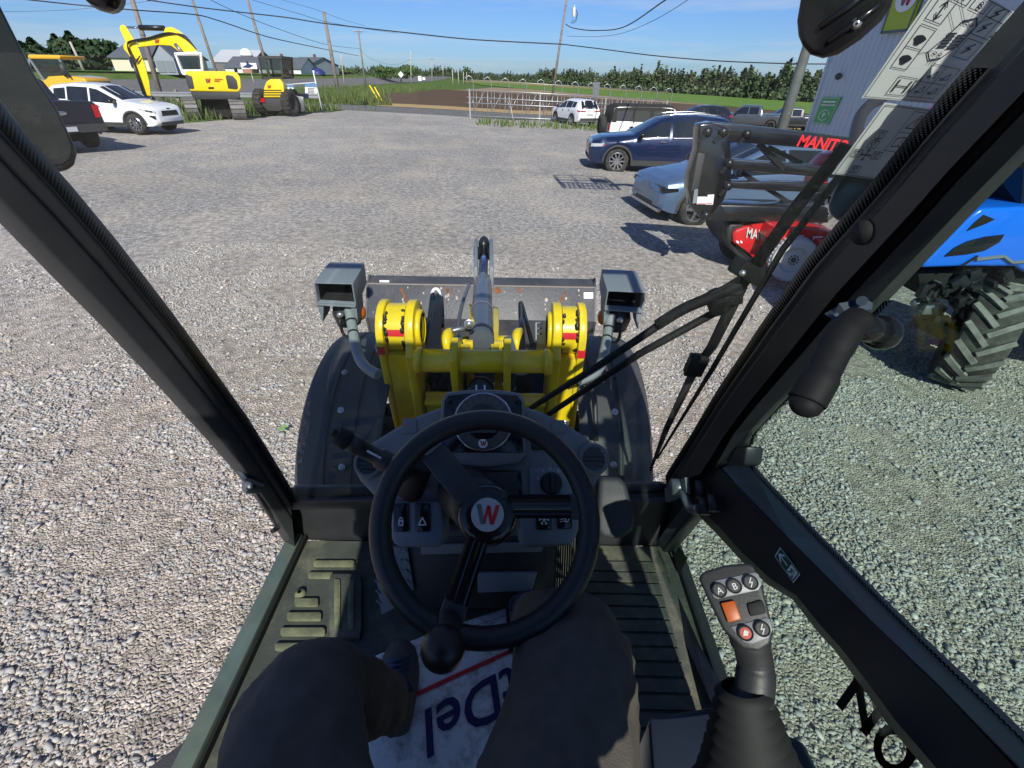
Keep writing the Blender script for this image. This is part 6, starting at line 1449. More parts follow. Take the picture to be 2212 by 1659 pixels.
for u, v, ch, mm, par in ((1554, 1275, 'A', 'black plastic', p1_), (1586, 1266, 'B', 'black plastic', p1_), (1621, 1258, 'z', 'black plastic', p1_), (1610, 1367, 'h', 'lamp red', p2_), (1646, 1358, 'z', 'black plastic', p2_)):
    if mm == 'lamp red': mat('lamp red', (.42, .05, .02), .4)
    c = JP.pt(u, v, .002); rr_ = .0086
    bt = pb(MB().lathe([(.001, .003), (rr_ * .8, .003), (rr_, .0045), (rr_ * 1.06, .003), (rr_ * 1.08, 0)], c, JN, 22), 'push_button', 'black plastic', js, sharp=40)
    if mm == 'lamp red': pb(MB().disc(c + JN * .0032, JN, rr_ * .75, 20), 'button_lens', mm, bt)
    mb = MB(); bf = lambda a_, b__: c + jx * a_ + jy * b__ + JN * .0042
    if ch in 'AB': put_text(mb, ch, bf, 0, -.004, .008, .01, centre=True)
    elif ch == 'z': stroke(mb, [(.002, .005), (-.002, 0), (.002, 0), (-.002, -.005)], .0012, bf)
    else: mb.face([bf(-.004, -.002), bf(.001, -.003), bf(.004, .001), bf(0, .004), bf(-.002, .002)])
    pb(mb, 'button_symbol', 'sticker white', bt)
pb(MB().prism(jq([(1556, 1302), (1586, 1296), (1601, 1337), (1572, 1345)], .006), -JN * .008), 'orange_slider', 'orange switch', js, bevel=.002)
pb(MB().prism(jq([(1612, 1304), (1646, 1294), (1656, 1324), (1620, 1332)], .004), -JN * .008), 'roller', 'rubber seal', js, bevel=.003)
# ---------------------------------------------------------------- seat
seat = pb(MB().box((-.10, -.02, 1.53), (.50, .50, .12)), 'seat', 'black plastic', bevel=.04, seg=3)
pb(MB().box((-.10, -.38, 2.0), (.54, .12, .95)), 'backrest', 'black plastic', seat, bevel=.05, seg=3)
pb(MB().box((-.10, -.05, 1.36), (.40, .40, .26)), 'seat_base', 'rubber seal', seat)
# ---------------------------------------------------------------- wiper (outside the glass)
wq = lambda u, v, o=-.04: Pl(WP.P0 + WP.n * o, WP.n).pt(u, v)
wp = pb(MB().bar(wq(1590, 572), wq(1640, 600), .035, .03), 'wiper', 'handle black', bevel=.006)
pb(MB().tube([wq(1146, 882), wq(1300, 785), wq(1436, 694)], [.007, .0085, .0085], 8), 'wiper_rod', 'handle black', wp)
pb(MB().tube(catmull([wq(1420, 702), wq(1475, 668), wq(1540, 640), wq(1600, 612)], 5), .0115, 8), 'wiper_rod', 'handle black', wp)
pb(MB().tube([wq(1185, 895), wq(1380, 765), wq(1548, 673)], [.007, .0085, .0085], 8), 'wiper_rod', 'handle black', wp)
pb(MB().tube(catmull([wq(1430, 690), wq(1500, 655), wq(1560, 622), wq(1602, 596)], 4), .004, 6), 'washer_hose', 'hose', wp)
mb = MB(); mb.lathe([(.001, -.02), (.020, -.02), (.020, .02), (.001, .02)], wq(1550, 652), WP.n, 16); mb.bar(wq(1535, 650), wq(1600, 640), .03, .02); pb(mb, 'wiper_joint', 'handle black', wp, bevel=.003)
mb = MB(); mb.tube([wq(1828, 312), wq(1722, 445), wq(1602, 615)], [.010, .012, .013], 8, flat=.6); mb.tube([wq(1600, 622), wq(1540, 745), wq(1508, 790)], [.013, .012, .010], 8, flat=.6); pb(mb, 'wiper_arm', 'handle black', wp)
mb = MB(); mb.bar(wq(1512, 770, -.035), wq(1495, 806, -.035), .038, .02); mb.tube([wq(1500, 800), wq(1440, 925), wq(1405, 1016)], [.011, .009, .004], 8, flat=.7); pb(mb, 'wiper_blade', 'rubber seal', wp)
pb(MB().tube([wq(1862, 318, -.03), wq(1690, 540, -.03), wq(1540, 795, -.03), wq(1420, 990, -.03)], [.006, .006, .006, .003], 6), 'blade_rubber', 'rubber seal', wp)
pb(MB().ball(wq(1604, 590, -.02), .006, 8, 6), 'pivot_nut', 'zinc', wp)
# ---------------------------------------------------------------- mirrors and work lights round the cab
MP = Pl(at_t(60, 200, 1.05)); mp_ = [(-260, -160), (-60, -90), (0, 12), (25, 62), (75, 162), (125, 237), (160, 312), (167, 334), (161, 357), (145, 371), (75, 377), (-40, 350), (-200, 120)]
mr0 = pb(MB().prism([MP.pt(*p) for p in mp_], -MP.n * .06), 'mirror_housing', mat('mirror black', (.014, .014, .015), .3, dirt=(.09, .09, .085), dscale=14, damt=.5), bevel=.012, seg=3)
pb(MB().prism([MP.pt(lerp(p[0], 40, .10), lerp(p[1], 200, .10), .003) for p in mp_], -MP.n * .004), 'mirror_glass', mat('dusty mirror', (.022, .024, .023), .22, metal=.2, dirt=(.06, .062, .058), dscale=10, damt=.4), mr0)
pb(MB().tube([MP.pt(-150, 150, -.08), MP.pt(-300, 300, -.1)], .014, 8), 'mirror_arm', 'black plastic', mr0)
pb(MB().lathe([(.001, -.03), (.03, -.028), (.042, 0), (.042, .02), (.001, .02)], at_t(212, -28, .98), (0, 1, -.1), 20), 'work_light', 'gloss black')
MP2 = Pl(at_t(1820, 40, 1.15)); m2 = [(1721, 45), (1724, 78), (1733, 100), (1750, 119), (1777, 127), (1810, 119), (1860, 86), (1905, 45), (1926, 14), (1940, -40), (1925, -110), (1860, -140), (1780, -110), (1735, -40)]
mr2 = pb(MB().prism([MP2.pt(*p) for p in m2], -MP2.n * .05), 'mirror_housing', 'gloss black', bevel=.014, seg=3)
pb(MB().tube([MP2.pt(1770, 60, .004), MP2.pt(1880, -20, .008)], .007, 8), 'housing_rib', 'gloss black', mr2); pb(MB().tube([MP2.pt(1790, 90, .004), MP2.pt(1900, 10, .008)], .006, 8), 'housing_rib', 'gloss black', mr2)
pb(MB().lathe([(.003, .012), (.007, .012), (.009, .004), (.012, 0)], MP2.pt(1850, 51, 0), MP2.n, 12), 'housing_bolt', 'zinc', mr2)
MP3 = Pl(at_t(1840, 430, .80)); m3_ = [(1834, 352), (1816, 380), (1800, 412), (1788, 444), (1792, 464), (1808, 476), (1870, 489), (1990, 360), (1960, 310)]
mr3 = pb(MB().prism([MP3.pt(*p) for p in m3_], -MP3.n * .03), 'mirror_housing', mat('mirror rim', (.10, .105, .11), .4), bevel=.006)
pb(MB().prism([MP3.pt(lerp(p[0], 1870, .08), lerp(p[1], 410, .08), .0025) for p in m3_], -MP3.n * .003), 'mirror_glass', mat('mirror silver', (.06, .075, .068), .15, metal=1), mr3)
pb(MB().tube(catmull([at_t(1905, 214, .95), at_t(1880, 226, .93), at_t(1860, 250, .9), at_t(1850, 285, .86), at_t(1846, 340, .83)], 5), .011, 10), 'mirror_arm', 'black plastic', mr3)
# rear fender seen through the open doorway
pb(MB().prism([(-1.10, -.25, 1.0), (-.735, -.25, 1.0), (-.735, .55, 1.0), (-.82, .51, 1.0), (-.95, .38, 1.0), (-1.10, .18, 1.0)], (0, 0, .05)), 'rear_fender', 'fender plastic', bevel=.02)
for x in (-.74, .55):
    pass
# ================================================================ WHEEL LOADER: FRONT
FYC, FZC, FRR = 1.68, .95, .60
def hit_fender(u, v):
    d = ray(u, v); best = None
    for k in range(400):
        t = 1.0 + k * .004; p = CAMP + d * t
        if math.hypot(p.y - FYC, p.z - FZC) <= FRR: return p
    return at_t(u, v, 1.7)
for (xo, xi) in ((-.79, -.470), (.525, .250)):
    sg = 1 if xi > xo else -1; w_ = abs(xi - xo); rows = []
    for k in range(37):
        a = R(18 + 140 * k / 36); pr = [(0, -.075), (.004, -.03), (.018, -.010), (.05, 0), (.12, .004), (.124, -.002), (.132, -.002), (.136, .004), (.22, .006), (.224, 0), (.232, 0), (.236, .006), (w_, .006), (w_, -.012), (.03, -.03), (.01, -.075)]
        rows.append([Vector((xo + sg * dx, FYC + (FRR + dr) * math.cos(a), FZC + (FRR + dr) * math.sin(a))) for dx, dr in pr])
    fd_ = pb(MB().grid(rows, True, True), 'fender', 'fender plastic', sharp=40)
    for uv in (((746, 808), (738, 888), (741, 1009)) if sg > 0 else ((1319, 812), (1327, 892), (1324, 1004))):
        p = hit_fender(*uv); n_ = Vector((0, p.y - FYC, p.z - FZC)).normalized()
        pb(MB().lathe([(.001, .010), (.005, .012), (.006, .009), (.0125, .008), (.0135, .002)], p + n_ * .004, n_, 14), 'rivet', 'zinc', fd_, sharp=30)
    xc = (xo + xi) / 2; c = Vector((xc, FYC, FZC - .36)); gnd_z = gz(xc, FYC); c.z = gnd_z + .55
    tw = MB().lathe([(.28, -.16), (.44, -.17), (.52, -.15), (.53, -.1), (.53, .1), (.52, .15), (.44, .17), (.28, .16), (.2, .1), (.001, .1)], c, (1, 0, 0), 40)
    for k in range(22):
        a = 2 * math.pi * k / 22
        for s in (-1, 1): tw.box(c + Vector((s * .075, .535 * math.cos(a), .535 * math.sin(a))), (.15, .06, .05), Matrix.Rotation(a - math.pi / 2, 3, 'X') @ Matrix.Rotation(s * .5, 3, 'Z'))
    pb(tw, 'wheel', 'dusty tyre')
# lift towers
def yz_plate(mb, x0, x1, pts): return mb.prism([(x0, y, z) for y, z in pts], (x1 - x0, 0, 0))
PVY, PVZ = 1.555, 1.715
def tower_profile(y0=1.455):
    arc = [(PVY + .105 * math.cos(a), PVZ + .105 * math.sin(a)) for a in [R(-10 + 20 * k) for k in range(11)]]
    return [(1.80, 1.10), (1.70, 1.55)] + arc + [(y0, 1.66), (y0 + .01, 1.54), (y0 + .06, 1.20), (y0 + .06, 1.10)]
for xo, xi in ((-.487, -.352), (.262, .142)):
    sg = 1 if xi > xo else -1; mb = MB()
    yz_plate(mb, xo, xo + sg * .028, tower_profile()); yz_plate(mb, xi - sg * .0, xi - sg * .032, tower_profile(1.43))
    tw_ = pb(mb, 'lift_tower', 'yellow paint', bevel=.005)
    mb = MB(); mb.prism([(xo + sg * .029, 1.462, 1.635), (xi - sg * .033, 1.462, 1.635), (xi - sg * .033, 1.51, 1.15), (xo + sg * .029, 1.51, 1.15)], (0, .015, 0)); mb.box(((xo + xi) / 2, 1.50, 1.64), (abs(xi - xo) - .064, .075, .014)); pb(mb, 'web_plate', 'yellow paint', tw_)
    xa, xb = xo + sg * .030, xi - sg * .034
    ln_ = abs(xb - xa); pbx = pb(MB().lathe([(.078, 0), (.088, .004), (.088, ln_ - .004), (.078, ln_)], (xa, PVY - .005, PVZ + .005), (sg, 0, 0), 28), 'pivot_boss', 'yellow paint', tw_, sharp=40)
    pb(MB().lathe([(.0886, 0), (.0886, ln_ * .96)], (xa + sg * ln_ * .02, PVY - .005, PVZ + .005), (sg, 0, 0), 28), 'boss_band', 'yellow paint', pbx)
    rows = [[Vector((xa + sg * ln_ * f, PVY - .005 - .0895 * math.cos(a), PVZ + .005 + .0895 * math.sin(a))) for a in (R(4), R(10), R(16), R(20))] for f in (.02, .5, .98)]
    pb(MB().grid(rows), 'red_mark', 'red decal', pbx)
    y_ = 1.4535; pb(MB().prism([(xo, y_, 1.655), (xo + sg * .028, y_, 1.655), (xo + sg * .028, y_, 1.690), (xo, y_, 1.690)], (0, -.001, .0)), 'red_mark', 'red decal', tw_)
    rng = random.Random(int(xo * 100)); mb = MB()
    for k in range(26):
        f = rng.choice((.03, .1, .9, .96)); a = rng.uniform(-.6, 1.3); mb.ball((xa + sg * ln_ * f, PVY - .005 - .088 * math.cos(a), PVZ + .005 + .088 * math.sin(a)), (rng.uniform(.003, .010), .006, rng.uniform(.006, .016)), 6, 5)
    pb(mb, 'grease', 'grease', pbx)
    pb(MB().lathe([(.001, .012), (.045, .012), (.052, 0)], (xi, PVY, PVZ), (sg, 0, 0), 24), 'pin_cap', 'gloss black', tw_)
    pb(MB().lathe([(.058, .016), (.068, .016), (.072, 0), (.055, 0)], (xi, PVY, PVZ), (sg, 0, 0), 24), 'pin_ring', 'yellow paint', tw_)
    # lift arm running forward and down from the pivot
    xm = (xa + xb) / 2; mb = MB(); yz_plate(mb, xm - .035, xm + .035, [(PVY - .05, PVZ - .06), (PVY - .05, PVZ + .05), (2.2, 1.42), (2.85, 1.02), (2.95, .80), (2.80, .80), (2.1, 1.20)]); pb(mb, 'lift_arm', 'yellow paint', bevel=.006)
    mb = MB(); u = 915 if sg > 0 else 1164
    for q in range(3): mb.bar(at_t(u - sg * 7, 697 + q * 12, 1.92), at_t(u + sg * 6, 697 + q * 12, 1.92),   .005, .005)
    mb.bar(at_t(u + sg * 6, 697, 1.92), at_t(u + sg * 6, 734, 1.92), .005, .005); pb(mb, 'bracket', 'housing grey')
# torque tube
tz = at_y(1040, 781, 1.43).z
tt = pb(MB().tube([(-.352, 1.435, tz - .003), (-.1, 1.435, tz - .001), (.142, 1.435, tz + .001)], .042, 24), 'cross_tube', 'yellow paint')
for x in (-.205, -.018):
    mb = MB(); yz_plate(mb, x - .013, x + .013, [(1.375, tz + .03), (1.40, tz + .075), (1.45, tz + .085), (1.56, tz + .02), (1.56, 1.35), (1.50, 1.35), (1.40, 1.50), (1.375, tz - .04)]); pb(mb, 'gusset', 'yellow paint', tt, bevel=.004)
for x in (-.335, -.075 - .13, .125): pb(MB().lathe([(.042, -.012), (.048, -.008), (.048, .008), (.042, .012)], (x, 1.435, tz), (1, 0, 0), 24), 'weld_collar', 'yellow paint', tt)
mb = MB(); mb.box((-.265, 1.50, 1.33), (.15, .02, .26)); mb.box((-.27, 1.47, 1.45), (.13, .07, .014)); mb.box((.055, 1.50, 1.33), (.15, .02, .26)); mb.box((-.165, 1.545, 1.50), (.03, .02, .34)); mb.box((-.055, 1.545, 1.50), (.03, .02, .34)); mb.box((-.11, 1.60, 1.38), (.20, .02, .12)); mb.box((.065, 1.47, 1.45), (.13, .07, .014)); pl2 = pb(mb, 'lower_plate', 'yellow paint', bevel=.003)
mb = MB()
for u, v in ((948, 914), (1221, 916), (1013, 700)): mb.lathe([(.001, .010), (.011, .010), (.012, 0), (.018, 0)], at_y(u, v, 1.485), (0, -1, .2), 10)
pb(mb, 'plate_bolt', 'zinc', pl2)
mb = MB(); mb.tube(catmull([at_y(973, 912, 1.48), at_y(978, 920, 1.45), at_y(984, 935, 1.42)], 4), .016, 10); pb(mb, 'hose_fitting', 'steel grey', pl2)
pb(MB().lathe([(.001, .03), (.03, .028), (.046, .012), (.050, 0), (.050, -.06)], at_t(1038, 842, 1.66), (0, -.7, .72), 24), 'front_lamp', 'gloss black'); mb = MB()
for u in (1029, 1047): mb.bar(at_t(u, 832, 1.628), at_t(u, 842, 1.620), .006, .004)
pb(mb, 'lamp_mark', 'white print')
mb = MB(); rng = random.Random(4)
for k in range(9):
    u = rng.choice((930, 945, 960, 990, 1000, 1012, 1070, 1085, 1120)); v = rng.uniform(800, 850); mb.tube(catmull([at_y(u, v, 1.60), at_y(u + rng.uniform(-12, 12), v + 20, 1.56), at_y(u + rng.uniform(-14, 14), v + 45, 1.60)], 5), rng.uniform(.010, .02), 8)
mb.tube([at_y(940, 800, 1.62), at_y(945, 850, 1.6)], .03, 12); mb.tube([at_y(1128, 805, 1.62), at_y(1133, 850, 1.6)], .032, 12); pb(mb, 'hydraulic_hose', 'hose')
mb = MB(); mb.box((-.1, 1.75, 1.18), (.75, .5, .14)); mb.box((-.45, 1.9, 1.2), (.03, .6, .5)); mb.box((.235, 1.9, 1.2), (.03, .6, .5)); pb(mb, 'front_chassis', 'under dark')
mb = MB(); mb.box((-.10, 1.25, 1.0), (.9, .7, .35)); mb.box((-.1, .2, 1.0), (1.1, 1.3, .3)); pb(mb, 'chassis', 'under dark')
# tilt cylinder
ba, bb, rc, re = at_t(1040, 736, 1.78), at_t(1043, 604, 2.45), at_t(1044, 600, 2.48), at_t(1046, 532, 3.0)
cy = pb(MB().lathe([(.001, -.004), (.046, 0), (.050, .01), (.048, .03), (.046, (bb - ba).length * .45), (.0455, (bb - ba).length * .92), (.040, (bb - ba).length), (.001, (bb - ba).length + .01)], ba, bb - ba, 28), 'tilt_cylinder', 'cylinder grey', sharp=50)
pb(MB().tube([bb, re], .026, 18), 'cylinder_rod', 'chrome', cy)
d_ = (bb - ba).normalized(); pb(MB().lathe([(.0475, -.006), (.0500, -.003), (.0500, .003), (.0475, .006)], ba.lerp(bb, .40), d_, 28), 'clamp_band', 'zinc', cy)
pb(MB().lathe([(.047, -.02), (.049, -.015), (.049, .015), (.047, .02)], ba.lerp(bb, .06), d_, 28), 'end_collar', 'dark steel', cy)
mb = MB(); mb.tube(catmull([ba + Vector((-.045, .02, .04)), ba + Vector((-.075, .0, .05)), ba + Vector((-.11, -.01, .045))], 4), .012, 8); pb(mb, 'port_fitting', 'steel grey', cy)
mb = MB(); mb.tube(catmull([bb + Vector((-.06, -.1, .02)), bb + Vector((-.075, -.35, .01)), bb + Vector((-.07, -.6, 0)), bb + Vector((-.055, -.75, .03))], 6), .009, 8); pb(mb, 'cylinder_pipe', 'steel grey', cy)
for u0, sx_ in ((1030, -1), (1060, 1)):
    mb = MB(); a_, b__ = at_t(u0 + sx_ * 2, 602, 2.42), at_t(u0 + sx_ * 1, 535, 3.05); mb.bar(a_, b__, .022, .12); pb(mb, 'lever_plate', 'housing grey', bevel=.006)
pb(MB().tube([re + Vector((-.06, -.08, -.02)), re + Vector((.06, -.08, -.02))], .04, 16), 'lever_pin', 'dark steel')
pb(MB().ball(re + Vector((0, -.02, .02)), (.035, .06, .05), 12, 8), 'rod_eye', 'dark steel')
for u, v0, v1, t_ in ((1071, 660, 756, 2.1), (1019, 655, 690, 2.15)):
    mb = MB(); mb.prism([at_t(u - 6, v0, t_ + .2), at_t(u + 6, v0 + 4, t_ + .2), at_t(u + 7, v0 + 40, t_), at_t(u + 5, v1, t_ - .3), at_t(u - 5, v1, t_ - .3)], (.0, .0, -.05)); pb(mb, 'tilt_lever', 'yellow paint', bevel=.004)
mb = MB()
for u0, u1 in ((995, 1015), (1060, 1078)): mb.prism([at_y(u0, 742, 1.52), at_y(u1, 742, 1.52), at_y(u1, 758, 1.48), at_y(u0, 758, 1.48)], (0, .02, -.04))
pb(mb, 'cylinder_lug', 'yellow paint', bevel=.004)
mb = MB(); mb.tube([at_t(985, 742, 1.95), at_t(1012, 744, 1.95)], .035, 16); mb.tube([at_t(1076, 742, 1.95), at_t(1100, 743, 1.95)], .035, 16); pb(mb, 'arm_tube', 'yellow paint')
for u in (965, 1113): pb(MB().lathe([(.001, 0), (.055, 0), (.06, .012), (.06, .03), (.001, .03)], at_t(u, 740, 1.92), (1, -.2, .2), 22), 'arm_disc', 'yellow paint')
for u in (990, 1100): pb(MB().prism([at_t(u - 12, 728, 1.86), at_t(u + 6, 724, 1.86), at_t(u + 16, 757, 1.80), at_t(u - 8, 757, 1.80)], (0, .01, -.02)), 'guard_plate', 'steel grey')
mb = MB()
for k in range(6): mb.tube(catmull([at_t(926 + 5 * k, 757, 1.80), at_t(924 + 5 * k, 715, 1.9), at_t(929 + 5 * k, 672 - 3 * k, 2.05), at_t(934 + 4 * k, 636 + 4 * (k % 3), 2.22), at_t(941 + 3 * k, 650 + 6 * k, 2.2), at_t(946 + 2 * k, 705, 2.05)], 6), .0085, 8)
pb(mb, 'hose_bundle', 'hose')
pb(MB().tube(catmull([at_t(934, 660, 2.2), at_t(934, 632, 2.28), at_t(941, 624, 2.3), at_t(949, 630, 2.3), at_t(952, 652, 2.25)], 6), .008, 8), 'white_cord', 'white print')
mb = MB(); mb.tube([at_t(1125, 655, 2.2), at_t(1128, 760, 1.82)], .0125, 8); mb.tube([at_t(1128, 660, 2.2), at_t(1150, 745, 1.95)], .010, 8); pb(mb, 'level_indicator', 'gloss black')
# bucket
B0, B1 = at_y(799, 598, 3.25), at_y(1284, 607, 3.25); zb_ = lambda v, y: at_y(1041, v, y).z
zt0, zt1, zt2, zt3 = zb_(601, 3.25), zb_(617, 3.17), zb_(690, 3.02), zb_(728, 3.08)
bp = [(3.25, zt0), (3.17, zt1), (3.02, zt2), (3.10, .66), (3.40, .50), (4.05, .50)]
mb = MB(); inner = [(y + .018, z + .002) if i < 3 else (y + .014, z + .016) for i, (y, z) in enumerate(bp)]
pts = bp + inner[::-1]; mb.prism([(B0.x, y, z) for y, z in pts], (B1.x - B0.x, 0, 0)); bk = pb(mb, 'bucket', 'bucket steel', bevel=.004)
for x in (B0.x - .004, B1.x - .010): pb(MB().prism([(x, y, z) for y, z in [(3.24, zt0 + .02), (3.16, zt1), (3.01, zt2), (3.09, .65), (3.40, .49), (4.0, .49), (3.9, .62), (3.5, .95)]], (.014, 0, 0)), 'side_plate', 'bucket steel', bk)
pb(MB().bar(Vector((B0.x, 3.168, zt1 + .002)), Vector((B1.x, 3.168, zt1 + .002)), .008, .008), 'weld_seam', mat('worn steel', (.30, .27, .25), .6, metal=.3), bk)
BP = Pl((0, 3.095, (zt1 + zt2) / 2), Vector((0, zt2 - zt1, -(3.02 - 3.17)))); BP.n = Vector((0, -(zt1 - zt2), (3.02 - 3.17) * -1)).normalized(); 
if BP.n.y > 0: BP.n = -BP.n
for a_, b__ in (((866, 622), (886, 668)), ((1222, 630), (1198, 674)), ((978, 622), (960, 662))):
    wd = .016 if a_[0] != 978 else .004; mb = MB().bar(BP.pt(*a_, .004), BP.pt(*b__, .004), wd, .012 if wd > .01 else .002, up=BP.n); pb(mb, 'rust_streak', 'rust', bk)
mb = MB(); rng = random.Random(8)
for q in range(46):
    u, v = rng.uniform(806, 1276), rng.uniform(602, 676); r_ = rng.uniform(.4, 2.0); pl3 = BP; c = pl3.pt(u, v, .0018)
    if v < 618: continue
    mb.face([c + Vector((math.cos(a) * r_ * .005 * rng.uniform(.6, 1.5), 0, 0)) + BP.n.cross(Vector((1, 0, 0))) * math.sin(a) * r_ * .006 * rng.uniform(.6, 2) for a in (0, 1, 2, 3, 4, 5)])
pb(mb, 'chipped_paint', 'worn steel', bk)
for q in ((1062, 618, 1088, 636), (1118, 620, 1128, 634), (960 + 3, 616, 968 + 2, 640)):
    mb = MB(); rng = random.Random(int(q[0])); n_ = 10; cx, cy_ = (q[0] + q[2]) / 2, (q[1] + q[3]) / 2
    mb.face([BP.pt(cx + (q[2] - q[0]) * .5 * math.cos(a) * rng.uniform(.5, 1), cy_ + (q[3] - q[1]) * .5 * math.sin(a) * rng.uniform(.5, 1), .0022) for a in [k * 6.283 / n_ for k in range(n_)]]); pb(mb, 'rust_patch', 'rust', bk)
pb(MB().prism([BP.pt(u, v, .002) for u, v in ((1261, 632), (1281, 632), (1281, 645), (1261, 645))], BP.n * .001), 'white_label', 'white print', bk)
LP2 = Pl((0, 3.21, (zt0 + zt1) / 2), (0, -(zt0 - zt1), .08)); pb(MB().prism([LP2.pt(u, v, .003) for u, v in ((820, 606), (841, 606.5), (841, 611), (820, 610.5))], LP2.n * .001), 'blue_label', 'white print', bk)
# headlight housings on posts
def headlight(f4, post, tF, sg):
    a, b_, c, d = [at_t(u, v, tF - .06 * (v < 640)) for u, v in f4]      # lower-left, lower-right, upper-right, upper-left of the open face
    dep = Vector((.0, .17, .02)); inn = lambda p, k: p + ((a + b_ + c + d) / 4 - p) * k
    o4, i4 = [a, b_, c, d], [inn(p, .07) for p in (a, b_, c, d)]
    back = [inn(p, .06) + dep for p in o4]
    rows = [i4, o4, [p + dep * .5 for p in o4], back]
    mb = MB()
    bb_ = [p + dep * .9 for p in [inn(p, .16) for p in o4]]
    i5 = [inn(p, .13) for p in o4]
    mb.grid([[p + dep * .1 for p in i5], i4, o4, [p + dep * .6 for p in o4], back], False, True); mb.face(back)
    h = pb(mb, 'headlight', 'housing grey', bevel=.008, seg=3)
    mb = MB(); mb.grid([bb_, [p + dep * .08 for p in [inn(q, .10) for q in o4]]], False, True); mb.face([p - dep * .02 for p in bb_]); mb.prism([p - dep * .02 for p in [inn(q, .30) + dep * .84 for q in o4]], -dep * .12); pb(mb, 'lamp_back', 'black plastic', h)
    m_ = (a + b_) / 2; rt_ = (b_ - a); pb(MB().prism([a.lerp(d, -.02), b_.lerp(c, -.02), b_.lerp(c, .06), a.lerp(d, .06)], Vector((0, -.012, -.003))), 'lower_lip', 'housing grey', h, bevel=.003)
    for s in (0, 1):
        q = a if s == 0 else b_; dr = rt_ * (.08 if s == 0 else -.08); pb(MB().prism([q, q + dr * 2.2, q + dr * .6 + Vector((0, .0, -.075))], dep * .5), 'visor_tooth', 'housing grey', h)
    pb(MB().lathe([(.001, -.02), (.045, -.015), (.055, .03), (.04, .09), (.001, .09)], m_ + dep * .5 + Vector((0, 0, -.11)), (0, 0, 1), 18), 'lamp_body', 'black plastic', h)
    pb(MB().ball(m_ + dep * .45 + Vector((-sg * .055, 0, -.075)), (.02, .03, .03), 10, 8), 'indicator', 'amber lens', h)
    pb(MB().lathe([(.001, .010), (.008, .010), (.012, .004), (.012, 0)], m_ + Vector((-.01 * sg, -.012, -.035)), (0, -1, 0), 10), 'bracket_bolt', 'zinc', h)
    P_ = catmull([at_t(u, v, t_) for u, v, t_ in post], 6); po = pb(MB().tube(P_, .0185, 14), 'headlight_post', 'post grey')
    pb(MB().lathe([(.0195, -.004), (.021, 0), (.0195, .004)], P_[5], P_[6] - P_[4], 14), 'cable_tie', 'dark steel', po); pb(MB().lathe([(.0195, -.004), (.021, 0), (.0195, .004)], P_[9], P_[10] - P_[8], 14), 'cable_tie', 'dark steel', po)
    mb = MB(); e = P_[8]; mb.tube(catmull([m_ + dep * .5 + Vector((0, 0, -.1)), e + Vector((sg * .05, .03, .03)), e + Vector((sg * .045, .02, -.03)), P_[11]], 5), .006, 6); pb(mb, 'lamp_cable', 'hose', po)
headlight([(684, 655), (770, 660), (762, 613), (677, 611)], [(754, 668, 1.72), (760, 700, 1.70), (767, 740, 1.66), (777, 775, 1.62), (794, 796, 1.58), (818, 810, 1.56)], 1.68, -1)
headlight([(1305, 666), (1388, 672), (1396, 632), (1312, 628)], [(1320, 682, 1.72), (1314, 715, 1.70), (1308, 748, 1.66), (1300, 783, 1.62), (1283, 806, 1.58), (1250, 822, 1.56)], 1.68, 1)
pb(MB().tube(catmull([hit_fender(1240, 870) + Vector((0, -.02, .10)), hit_fender(1262, 872) + Vector((0, -.03, .11)), hit_fender(1275, 900) + Vector((0, -.03, .10)), hit_fender(1280, 960) + Vector((0, -.04, .05))], 5), .010, 8), 'handle_shadow_bar', 'black plastic')  # black bar laid along the line of a grab handle's shadow

# ================================================================ DRIVER
dr = thing('person', 'seated driver in dark trousers and black lace shoes, knees apart under the steering wheel', 'person', (-.10, -.05, ZF))
def skin(name, verts, edges, radii, m, root=0, sub=2, ripple=0):
    me = bpy.data.meshes.new(name); off = dr.location; me.from_pydata([Vector(v) - off for v in verts], edges, [])
    o = bpy.data.objects.new(name, me); COL.objects.link(o)
    sm_ = o.modifiers.new('skin', 'SKIN'); sm_.use_smooth_shade = True
    for i, r_ in enumerate(radii): me.skin_vertices[0].data[i].radius = r_ if isinstance(r_, tuple) else (r_, r_)
    me.skin_vertices[0].data[root].use_root = True
    sb = o.modifiers.new('sub', 'SUBSURF'); sb.levels = sb.render_levels = sub
    dg = bpy.context.evaluated_depsgraph_get(); dg.update(); ev = bpy.data.meshes.new_from_object(o.evaluated_get(dg))
    bpy.data.objects.remove(o); ev.materials.clear(); ev.materials.append(M[m])
    if ripple:
        for v in ev.vertices:
            p = v.co; n_ = v.normal
            a_ = mnoise.noise(Vector((p.x * 13 + p.y * 5, p.y * 4.5 - p.x * 3, p.z * 7))); b_ = mnoise.noise(Vector((p.x * 30 + p.y * 12, p.y * 10 - p.x * 14, p.z * 22 + 4)))
            w_ = (1 - abs(a_) * 2.2) * .8 + (1 - abs(b_) * 2.4) * .35 - .6
            v.co = p + n_ * w_ * ripple
    for p in ev.polygons: p.use_smooth = True
    r = bpy.data.objects.new(name, ev); COL.objects.link(r); r.parent = dr; return r
kl = at_t(655, 1470, .76); kr_ = at_t(1248, 1372, .80); al = Vector((-.245, .455, ZF + .11)); ar = Vector((.045, .66, ZF + .12))
hl_, hr_ = Vector((-.195, -.06, 1.67)), Vector((.01, -.06, 1.67))
